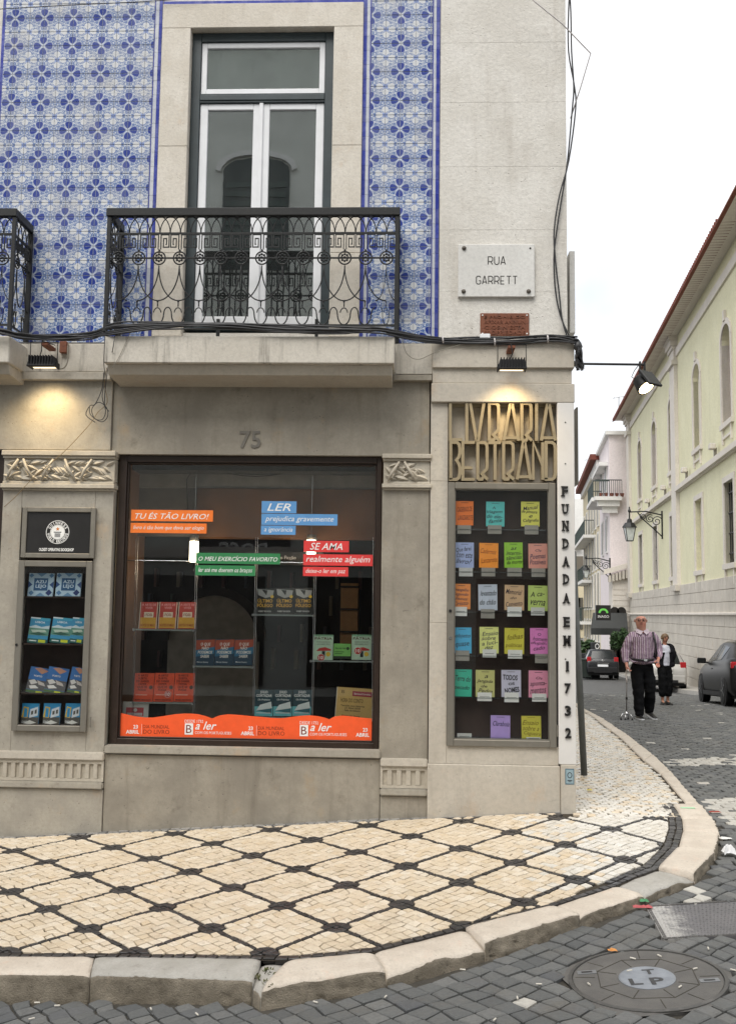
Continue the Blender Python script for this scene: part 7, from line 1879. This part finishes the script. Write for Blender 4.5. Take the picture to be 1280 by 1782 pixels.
# weeds and dirt in the worn gap of the kerb
wm_ = MB(); rn = random.Random(5)
for k in range(170):
    px, py = rn.choice(((470,1690),(446,1700),(468,1712),(640,1668),(655,1675),(1128,1545)))
    c = G(px+rn.uniform(-10, 10), py+rn.uniform(-5, 7), SZ, -.03); a = rn.uniform(0, 2*PI); L = rn.uniform(.010, .028)
    d = Vector((math.cos(a), math.sin(a), rn.uniform(.3, 1.4))).normalized()*L; sd = Vector((-math.sin(a), math.cos(a), 0))*L*.22
    wm_.quad(c-sd*.4, c+d*.6-sd, c+d, c+d*.6+sd, c+sd*.4)
wd_o = tag(wm_.build('weeds', piece_stone('kerb_weeds', [(.06,.075,.025),(.10,.11,.045),(.13,.115,.06)], .8, (.05,.045,.02), 20, .1, .2, .3)), 'sparse green weeds growing in the worn joints of the kerb', 'weeds'); stuff(wd_o)

# ================================================================ PEOPLE
def skin(name, nodes, edges, mat, parent, root, sub=2, origin=None):
    wrinkle = name != 'body'
    if wrinkle: sub = 3
    # nodes: key -> (x, y, z, rx, ry)
    me = bpy.data.meshes.new(name); ks = list(nodes); ix = {k: i for i, k in enumerate(ks)}
    me.from_pydata([nodes[k][:3] for k in ks], [(ix[a], ix[b]) for a, b in edges], [])
    o = bpy.data.objects.new(name, me); COL.objects.link(o)
    sm = o.modifiers.new('skin', 'SKIN'); sm.use_smooth_shade = True; sm.branch_smoothing = .6
    for i, k in enumerate(ks):
        v = me.skin_vertices[0].data[i]; v.radius = (nodes[k][3], nodes[k][4] if len(nodes[k]) > 4 else nodes[k][3]); v.use_root = (k == root)
    s = o.modifiers.new('sub', 'SUBSURF'); s.levels = sub; s.render_levels = sub
    dg = bpy.context.evaluated_depsgraph_get(); dg.update(); m2 = bpy.data.meshes.new_from_object(o.evaluated_get(dg))
    bpy.data.objects.remove(o)
    if wrinkle:
        for v in m2.vertices:
            q = Vector((v.co.x*7, v.co.y*7, v.co.z*13)); v.co += v.normal*(mnoise.noise(q)*.016+mnoise.noise(q*2.3)*.007)
    m2.name = name; m2.materials.clear(); m2.materials.append(mat); m2.polygons.foreach_set('use_smooth', [True]*len(m2.polygons))
    o = bpy.data.objects.new(name, m2); COL.objects.link(o); o.parent = parent; return o
def piece_of(mb, name, mat, parent, smooth=False, bevel=0):
    me = mb.mesh(name, Vector((0,0,0)), smooth, bevel); me.materials.append(mat); o = bpy.data.objects.new(name, me); COL.objects.link(o); o.parent = parent; return o
def hand_chain(N, E, key, p, d, side, k=1.0, curl=.5, down=Vector((0, -.3, -1))):
    # palm and five unequal, bent fingers growing out of the wrist node
    p = Vector(p); d = Vector(d).normalized(); s = Vector(side).normalized(); b = d.cross(s)
    N[key+'palm'] = (*(p+d*.045), .030, .022); E.append((key, key+'palm'))
    N[key+'kn'] = (*(p+d*.085), .034, .016); E.append((key+'palm', key+'kn'))
    for i, (off, L) in enumerate(((-.030, .062), (-.010, .074), (.010, .070), (.029, .055))):
        a = p+d*.092+s*off; m1 = a+(d*(1-curl)+b*curl).normalized()*L*.5; m2 = m1+(d*(1-1.7*curl)+b*1.7*curl).normalized()*L*.5
        for nm, q, r in (('a', a, .0105), ('b', m1, .0095), ('c', m2, .0075)): N[f'{key}f{i}{nm}'] = (*q, r, r)
        E += [(key+'kn', f'{key}f{i}a'), (f'{key}f{i}a', f'{key}f{i}b'), (f'{key}f{i}b', f'{key}f{i}c')]
    t0 = p+d*.035-s*.032; t1 = t0+(d*.6-s*.7+b*.3).normalized()*.04; t2_ = t1+(d*.9-s*.1+b*.4).normalized()*.03
    for nm, q, r in (('a', t0, .013), ('b', t1, .011), ('c', t2_, .009)): N[f'{key}t{nm}'] = (*q, r, r)
    E += [(key+'palm', key+'ta'), (key+'ta', key+'tb'), (key+'tb', key+'tc')]
def face(root, c, r, hair, glasses=False, bald=False, skinm=None, turn=0.0, woman=False):
    # c: centre of the head, looking towards -y turned by `turn`
    R3 = Matrix.Rotation(turn, 3, 'Z'); T = lambda x, y, z: c+R3 @ Vector((x*r, y*r, z*r))
    for s in (-1, 1):
        piece_of(MB().lathe(T(s*.38, -.80, .08), [(.001, -.10*r), (.10*r, -.05*r), (.13*r, 0), (.10*r, .06*r), (.001, .10*r)], 10, tuple(R3 @ Vector((0, -1, 0))), tuple(UPV)), 'eye', flat('#3a2c26'), root, True)
        piece_of(MB().obox(T(s*.38, -.90, .30), R3 @ Vector((.20*r, 0, 0)), R3 @ Vector((0, .05*r, 0)), UPV*.035*r), 'eyebrow', flat('#8a7a70' if bald else '#4a3526'), root)
        piece_of(MB().lathe(T(s*.90, .02, -.02), [(.03*r, -.04*r), (.22*r, -.01*r), (.24*r, .05*r), (.08*r, .08*r)], 10, tuple(R3 @ Vector((s, -.3, 0)))), 'ear', skinm, root, True)
    nz = MB(); nz.v = [tuple(T(*q)) for q in ((-.08,-.86,.22),(.08,-.86,.22),(-.20,-.84,-.28),(.20,-.84,-.28),(0,-1.22,-.20),(0,-.96,.12))]; nz.f = [(0,5,4,2),(1,3,4,5),(2,4,3),(0,1,5)]
    piece_of(nz, 'nose', skinm, root, True)
    piece_of(MB().obox(T(0, -.86, -.52), R3 @ Vector((.27*r, 0, 0)), R3 @ Vector((0, .05*r, 0)), UPV*.05*r), 'mouth', flat('#8a4440'), root, bevel=.002)
    if glasses:
        g = MB()
        for s in (-1, 1):
            g.ribbon([(.30*math.cos(a)*r, .19*math.sin(a)*r) for a in [k*PI/8 for k in range(17)]], .055*r, -.02*r, .02*r, tuple(R3 @ Vector((1,0,0))), (0,0,1), tuple(T(s*.38, -1.0, .08)), tuple(R3 @ Vector((0,1,0))))
            g.tube([T(s*.70, -.98, .12), T(s*.92, -.1, .12)], .035*r, 5)
        g.obox(T(0, -1.0, .12), R3 @ Vector((.10*r, 0, 0)), R3 @ Vector((0, .02*r, 0)), UPV*.03*r)
        piece_of(g, 'spectacles', M['black_paint'], root)
    if bald:
        h = MB()
        for s in (-1, 1): h.lathe(T(s*.72, .35, -.05), [(.01*r, -.05*r), (.36*r, .0), (.34*r, .06*r), (.1*r, .12*r)], 12, tuple(R3 @ Vector((s, .2, 0))))
        h.lathe(T(0, .74, -.05), [(.02*r, -.1*r), (.60*r, 0), (.5*r, .14*r), (.1*r, .22*r)], 14, tuple(R3 @ Vector((0, 1, 0))))
        piece_of(h, 'hair', hair, root, True)
    if woman:
        h = MB(); n = len(h.v); RN, AN = 9, 20
        for i in range(RN+1):
            ph = .62*PI*i/RN
            for k in range(AN):
                a = 2*PI*k/AN; x, y, z = math.sin(ph)*math.sin(a), -math.sin(ph)*math.cos(a), math.cos(ph)
                front = max(0, -y)
                lim = .34 if abs(x) < .75 else -.3
                zz = z if (y > -.25 or z > lim) else lim
                rr = 1.10 if (y > -.25 or z > lim) else 1.0
                h.v.append(tuple(T(x*rr*.90, y*rr*1.02+.06, max(zz, -.55)*1.16+.06)))
        for i in range(RN):
            for k in range(AN): q = (k+1) % AN; h.f.append((i*AN+k, i*AN+q, (i+1)*AN+q, (i+1)*AN+k))
        h.lathe(T(0, .95, .05), [(.05*r, -.3*r), (.42*r, -.1*r), (.45*r, .15*r), (.1*r, .4*r)], 12, (0,0,1))
        piece_of(h, 'hair', hair, root, True)
def sskin(name, c):
    t = NT(name); t.bump(t.noise(t.pos(), 60), .1, .002); return t.fin(t.mix(t.ramp(t.noise(t.pos(), 14), .35, .7), c, (c[0]*1.08, c[1]*.82, c[2]*.78)), .55, 0, .3)
# --- the old man with the quad cane
pm = G(1118, 1252, RZ); man = thing('person', 'bald heavy man in glasses and striped shirt walking with a four footed cane', 'person', pm)
man.rotation_euler = (0, 0, R_(4)); SK = sskin('ruddy_skin', (.52,.27,.20))
man.scale = (1.0, 1.0, 1.0)
N = dict(pel=(0,.02,.93,.11,.10), bel=(0,.0,1.09,.11,.10), ch=(0,.0,1.33,.11,.09), nk=(-.005,.01,1.49,.078,.078), nk2=(-.015,-.01,1.56,.080,.082), jaw=(-.025,-.035,1.605,.086,.090), hd=(-.025,-.025,1.68,.100,.108), top=(-.022,-.01,1.745,.070,.082),
         hl=(-.10,.02,.86,.07), kl=(-.075,-.01,.50,.05), al=(-.06,.03,.10,.038), tl=(-.062,-.01,.07,.022),
         hr=(.10,.03,.86,.07), kr=(.125,.02,.50,.05), ar=(.155,.20,.13,.038), tr=(.16,.17,.09,.022),
         sl=(-.19,.0,1.40,.04), el_=(-.29,.03,1.13,.045), wl=(-.285,-.06,.915,.030),
         sr=(.19,.0,1.40,.04), er=(.31,.06,1.15,.045), wr=(.225,-.16,1.02,.030))
E = [('pel','bel'),('bel','ch'),('ch','nk'),('nk','nk2'),('nk2','jaw'),('jaw','hd'),('hd','top'),('pel','hl'),('hl','kl'),('kl','al'),('al','tl'),('pel','hr'),('hr','kr'),('kr','ar'),('ar','tr'),('ch','sl'),('sl','el_'),('el_','wl'),('ch','sr'),('sr','er'),('er','wr')]
hand_chain(N, E, 'wl', N['wl'][:3], (.05,-.25,-1), (0,1,.0), curl=.75)
hand_chain(N, E, 'wr', N['wr'][:3], (-.25,-.35,-.9), (.9,.1,-.2), curl=.25)
skin('body', N, E, SK, man, 'pel', 2)
C_ = dict(low=(0,.02,.93,.17,.17), pel=(0,.0,1.02,.225,.215), bel=(0,-.03,1.14,.235,.225), ch=(0,.0,1.34,.215,.185), nk=(-.005,.01,1.475,.125,.115), sl=(-.185,.0,1.43,.115), el_=(-.29,.03,1.13,.080), wl=(-.286,-.05,.945,.052), sr=(.185,.0,1.43,.115), er=(.31,.06,1.15,.080), wr=(.235,-.145,1.035,.052))
skin('shirt', C_, [('low','pel'),('pel','bel'),('bel','ch'),('ch','nk'),('ch','sl'),('sl','el_'),('el_','wl'),('ch','sr'),('sr','er'),('er','wr')], stripes('striped_shirt', (.50,.42,.46), (.20,.12,.17), 210, (.33,.24,.33)), man, 'bel', 2)
for s in (-1, 1): piece_of(MB().prism([(-.012, -.105, 1.49), (-.012+s*.10, -.055, 1.535), (-.012+s*.115, -.075, 1.47), (-.012+s*.045, -.14, 1.43)], (0, .012, 0)), 'collar', flat('#b8aab2'), man)
piece_of(MB().box(-.018, .014, -.232, -.205, 1.05, 1.40), 'button_band', flat('#b3a2ac'), man) if 0 else None
TR = plain('black_trousers', (.006,.0062,.007), .95, 0, .4, 14, .4, .15)
skin('trousers', dict(wst=(0,.0,1.03,.20,.19), pel=(0,.02,.93,.205,.19), hl=(-.10,.02,.80,.135), kl=(-.078,-.02,.50,.102), al=(-.062,.015,.14,.090), al2=(-.062,.0,.04,.082), hr=(.10,.03,.80,.135), kr=(.125,-.02,.50,.102), ar=(.155,.17,.17,.090), ar2=(.16,.19,.09,.082)), [('wst','pel'),('al','al2'),('ar','ar2'),('pel','hl'),('hl','kl'),('kl','al'),('pel','hr'),('hr','kr'),('kr','ar')], TR, man, 'pel', 2)
bl_ = MB().lathe((0, -.005, 1.005), [(.19, -.018), (.193, 0), (.19, .020)], 24); piece_of(bl_, 'belt', M['black_paint'], man, True); piece_of(MB().box(-.03, .025, -.200, -.186, .988, 1.022), 'buckle', M['chrome'], man)
def shoe(parent, c, d, tilt=0, white=True, L=.29, colr=None):
    d = Vector(d).normalized(); s = d.cross(UPV); u = (UPV*math.cos(tilt)-d*math.sin(tilt)); d2 = (d*math.cos(tilt)+UPV*math.sin(tilt)); c = Vector(c)
    m_ = MB(); pr = [(-.5,.034,.085),(-.42,.040,.10),(-.1,.042,.085),(.15,.048,.062),(.38,.044,.048),(.5,.022,.03)]
    for x, w_, h in pr:
        for k in range(9): a = PI*k/8; m_.v.append(tuple(c+d2*x*L+s*w_*math.cos(a)+u*(.025+(h-.025)*math.sin(a))))
    for i in range(5):
        for k in range(8): a = i*9+k; m_.f.append((a, a+1, a+10, a+9))
    m_.f.append(tuple(range(8, -1, -1))); m_.f.append(tuple(45+k for k in range(9)))
    sh = piece_of(m_, 'shoe', colr or M['black_paint'], parent, True)
    so_ = MB(); ol = [(-.52,.034),(-.3,.042),(.1,.050),(.36,.047),(.52,.02)]
    poly = [c+d2*x*L+s*w_ for x, w_ in ol]+[c+d2*x*L-s*w_ for x, w_ in ol[::-1]]
    so_.prism(poly, u*.024); piece_of(so_, 'sole', M['white_paint'] if white else M['black_paint'], sh)
shoe(man, (-.062,-.045,.002), (0,-1,0)); shoe(man, (.172,.12,.035), (.35,-1,0), -.30)
face(man, Vector((-.027,-.03,1.668)), .110, flat('#c9c4bf'), True, True, SK, R_(-12))
st_ = MB().tube([(.15,-.115,1.475),(.165,-.165,1.36),(.18,-.20,1.2),(.19,-.19,1.06)], .017, 8)
piece_of(st_, 'bag_strap', M['black_paint'], man, True)
# the cane he holds stays a thing of its own
rot4 = Matrix.Rotation(R_(4), 3, 'Z'); MP = lambda *q: pm+rot4 @ Vector(q)
cane = thing('walking_cane', 'grey four footed walking cane held in the old man\'s right hand', 'walking cane', MP(-.32, -.16, 0))
gp_ = [MP(-.285,-.17,.815), MP(-.283,-.13,.835), MP(-.285,-.07,.83), MP(-.288,-.035,.80), MP(-.292,-.045,.75), MP(-.297,-.08,.69), MP(-.30,-.10,.62)]
MB().tube(gp_, .014, 8).build('handle', plain('pale_grip', (.42,.38,.35), .6), cane, smooth=True)
MB().tube([MP(-.30,-.10,.64), MP(-.318,-.13,.12)], .0105, 8).build('shaft', plain('bronze_tube', (.13,.12,.11), .35, .5), cane, smooth=True)
MB().lathe(MP(-.31,-.117,.36), [(.016,-.02),(.018,0),(.016,.02)], 10).build('clamp', M['black_plastic'], cane)
MB().lathe(MP(-.318,-.13,.10), [(.02,-.01),(.035,0),(.03,.02),(.012,.05)], 10).build('hub', M['chrome'], cane, smooth=True)
for k, (dx, dy) in enumerate(((-.10,-.02),(.07,-.09),(-.05,-.10),(.05,.08))):
    c = Vector((-.318,-.13,0)); MB().tube([MP(c.x+dx*.2,c.y+dy*.2,.105), MP(c.x+dx*.75,c.y+dy*.75,.10), MP(c.x+dx,c.y+dy,.06), MP(c.x+dx,c.y+dy,.025)], .008, 6).build('leg', M['chrome'], cane, smooth=True)
    MB().lathe(MP(c.x+dx,c.y+dy,.0), [(.018,0),(.016,.02),(.010,.03)], 8).build('rubber_foot', M['black_plastic'], cane)
# --- the woman behind him
pw_ = G(1157, 1227, RZ); wom = thing('person', 'woman with tied back hair in a white top and open black jacket behind the man', 'person', pw_)
SK2 = sskin('tanned_skin', (.43,.235,.16)); wom.rotation_euler = (0, 0, R_(12))
sc_ = to_px(pw_)[2]*125/1771.6/1.66; wom.scale = (sc_,)*3
N = dict(pel=(0,.02,.92,.08,.07), wa=(0,.0,1.08,.07,.06), ch=(0,.0,1.27,.08,.065), nk=(0,.01,1.41,.052,.052), nk2=(0,-.005,1.47,.055,.055), jaw=(0,-.03,1.49,.066,.074), hd=(0,-.02,1.555,.082,.094), top=(0,0,1.61,.058,.07),
         hl=(-.08,.02,.84,.06), kl=(-.07,-.02,.48,.045), al=(-.06,.03,.09,.034), tl=(-.065,-.06,.045,.02), hr=(.08,.02,.84,.06), kr=(.085,0,.48,.045), ar=(.09,.08,.09,.034), tr=(.095,.0,.045,.02),
         sl=(-.15,.01,1.33,.035), el_=(-.25,.10,1.12,.036), wl=(-.15,.17,.93,.026), sr=(.15,.01,1.33,.035), er=(.26,.10,1.12,.042), wr=(.16,.17,.93,.026))
E = [('pel','wa'),('wa','ch'),('ch','nk'),('nk','nk2'),('nk2','jaw'),('jaw','hd'),('hd','top'),('pel','hl'),('hl','kl'),('kl','al'),('al','tl'),('pel','hr'),('hr','kr'),('kr','ar'),('ar','tr'),('ch','sl'),('sl','el_'),('el_','wl'),('ch','sr'),('sr','er'),('er','wr')]
hand_chain(N, E, 'wl', N['wl'][:3], (.5,.1,-.7), (0,1,0), curl=.4); hand_chain(N, E, 'wr', N['wr'][:3], (-.5,.1,-.7), (0,-1,0), curl=.4)
skin('body', N, E, SK2, wom, 'pel', 2)
skin('top', dict(pel=(0,.01,.90,.135,.135), wa=(0,-.01,1.06,.125,.135), ch=(0,-.012,1.27,.13,.135), nk=(0,.0,1.40,.10,.09)), [('pel','wa'),('wa','ch'),('ch','nk')], plain('white_top', (.55,.56,.64), .85, 0, .1, 10, .3), wom, 'wa', 2)
JK = plain('black_jacket', (.009,.009,.012), .9, 0, .3, 12, .3, .2)
skin('trousers', dict(wst=(0,.02,1.0,.15,.14), pel=(0,.02,.90,.165,.15), hl=(-.08,.02,.80,.12), kl=(-.07,-.02,.48,.098), al=(-.062,.02,.18,.105), hr=(.08,.02,.80,.12), kr=(.085,.0,.48,.098), ar=(.09,.06,.18,.105)), [('wst','pel'),('pel','hl'),('hl','kl'),('kl','al'),('pel','hr'),('hr','kr'),('kr','ar')], TR, wom, 'pel', 2)
for s, a in ((-1, 'l'), (1, 'r')):                      # the two open halves of the jacket with their sleeves
    skin('jacket_half', dict(b=(s*.135,-.01,.84,.095,.15), w=(s*.118,-.015,1.08,.105,.155), c=(s*.118,-.015,1.27,.105,.155), n=(s*.085,.01,1.41,.055,.085), s=(s*.165,.01,1.355,.105), e=(s*.262,.10,1.12,.085), h=(s*.165,.165,.95,.06)), [('b','w'),('w','c'),('c','n'),('c','s'),('s','e'),('e','h')], JK, wom, 'w', 2)
piece_of(MB().prism([(-.16,.09,.84),(.16,.09,.84),(.15,.085,1.36),(-.15,.085,1.36)], (0,.05,0)), 'jacket_back', JK, wom, bevel=.02)
shoe(wom, (-.062,-.03,.0), (-.1,-1,0), 0, False, .25); shoe(wom, (.095,.02,.0), (.15,-1,0), 0, False, .25)
face(wom, Vector((0,-.025,1.54)), .090, plain('fair_brown_hair', (.16,.10,.055), .6), False, False, SK2, R_(6), True)

# ================================================================ OPPOSITE SIDE OF THE STREET (seen in the glass)
YO = -19.0
op = thing('opposite_building', 'plastered building across the street behind the camera, reflected in the window panes', 'building', (0, YO, -.4))
MB().box(-14, 12, YO-6, YO, -.6, 19).build('wall', plain('opposite_render', (.62,.63,.58), .9, 0, .08, 1), op)
MB().box(-14, 12, YO, YO+.35, 3.2, 3.5).build('string_course', M['cream_trim'], op); MB().box(-14, 12, YO, YO+.6, 18.6, 19.1).build('cornice', M['cream_trim'], op)
mid = P(450, 330, Yd+.02)                                    # mirrored position of the arched window seen in the balcony door
fx = lambda px: CAM.x+(P(px, 330, Yd).x-CAM.x)*((2*Yd+9-YO)/(Yd+9))
fzr = lambda py: CAM.z+(P(450, py, Yd).z-CAM.z)*((2*Yd+9-YO)/(Yd+9))
for dx in (-4.6, 0, 4.6, -9.2):
    xa, xb, zb_, zt_ = fx(388)+dx, fx(503)+dx, fzr(470), fzr(275)
    ww = xb-xa; c = (xa+xb)/2
    poly = [(xa, YO+.05, zb_)]+[(c-ww/2*math.cos(PI*k/10), YO+.05, zt_-ww*.2+ww*.2*math.sin(PI*k/10)) for k in range(11)]+[(xb, YO+.05, zb_)]
    wd_ = MB().prism(poly, (0, -.2, 0)).build('window', flat('#23302c', .3), op)
    MB().ribbon([(c-(ww/2+.15)*math.cos(PI*k/10), zt_-ww*.2+(ww*.2+.15)*math.sin(PI*k/10)) for k in range(11)], .16, 0, .12, o=(0, YO, 0)).build('arch_trim', M['white_wall'], wd_)
    for k in range(2):
        for q in range(9): MB().box(xa+.1+k*ww/2, xa+ww/2-.1+k*ww/2, YO+.055, YO+.08, zb_+.2+q*.28, zb_+.36+q*.28).build('shutter_slat', flat('#3d4a45'), wd_)
    bb = MB().box(xa-.5, xb+.5, YO, YO+.6, fzr(575), fzr(560)).build('balcony_slab', M['cream_trim'], op)
    rb_ = MB()
    for k in range(18): rb_.box(xa-.45+k*(ww+.9)/17-.02, xa-.45+k*(ww+.9)/17+.02, YO+.55, YO+.58, fzr(560), fzr(455))
    rb_.box(xa-.5, xb+.5, YO+.54, YO+.6, fzr(458), fzr(452)).build('railing', M['iron'], bb)
for k in range(5): MB().box(-12+k*4.6, -8.6+k*4.6, YO, YO+.08, -.3, 2.7).build('shop_window', flat('#15171a', .2), op)
bs = P(425, 958, GY); kx = (2*GY+9-YO)/(GY+9); bx_, bz_ = bs.x*kx, CAM.z+(bs.z-CAM.z)*kx
sb_ = tag(MB().box(bx_-1.3, bx_+1.3, YO+.1, YO+.2, bz_-.35, bz_+.35).build('shop_fascia', flat('#3a3a3c')), 'dark shop fascia across the street with pale capitals, seen mirrored in the window', 'sign')
m_ = MB(); letter(m_, 'BOSS', (bx_, YO+.2, bz_), 1.35, .42, ux=(-1,0,0), n=(0,1,0), bold=.02); m_.build('lettering', M['white_ink'], sb_)
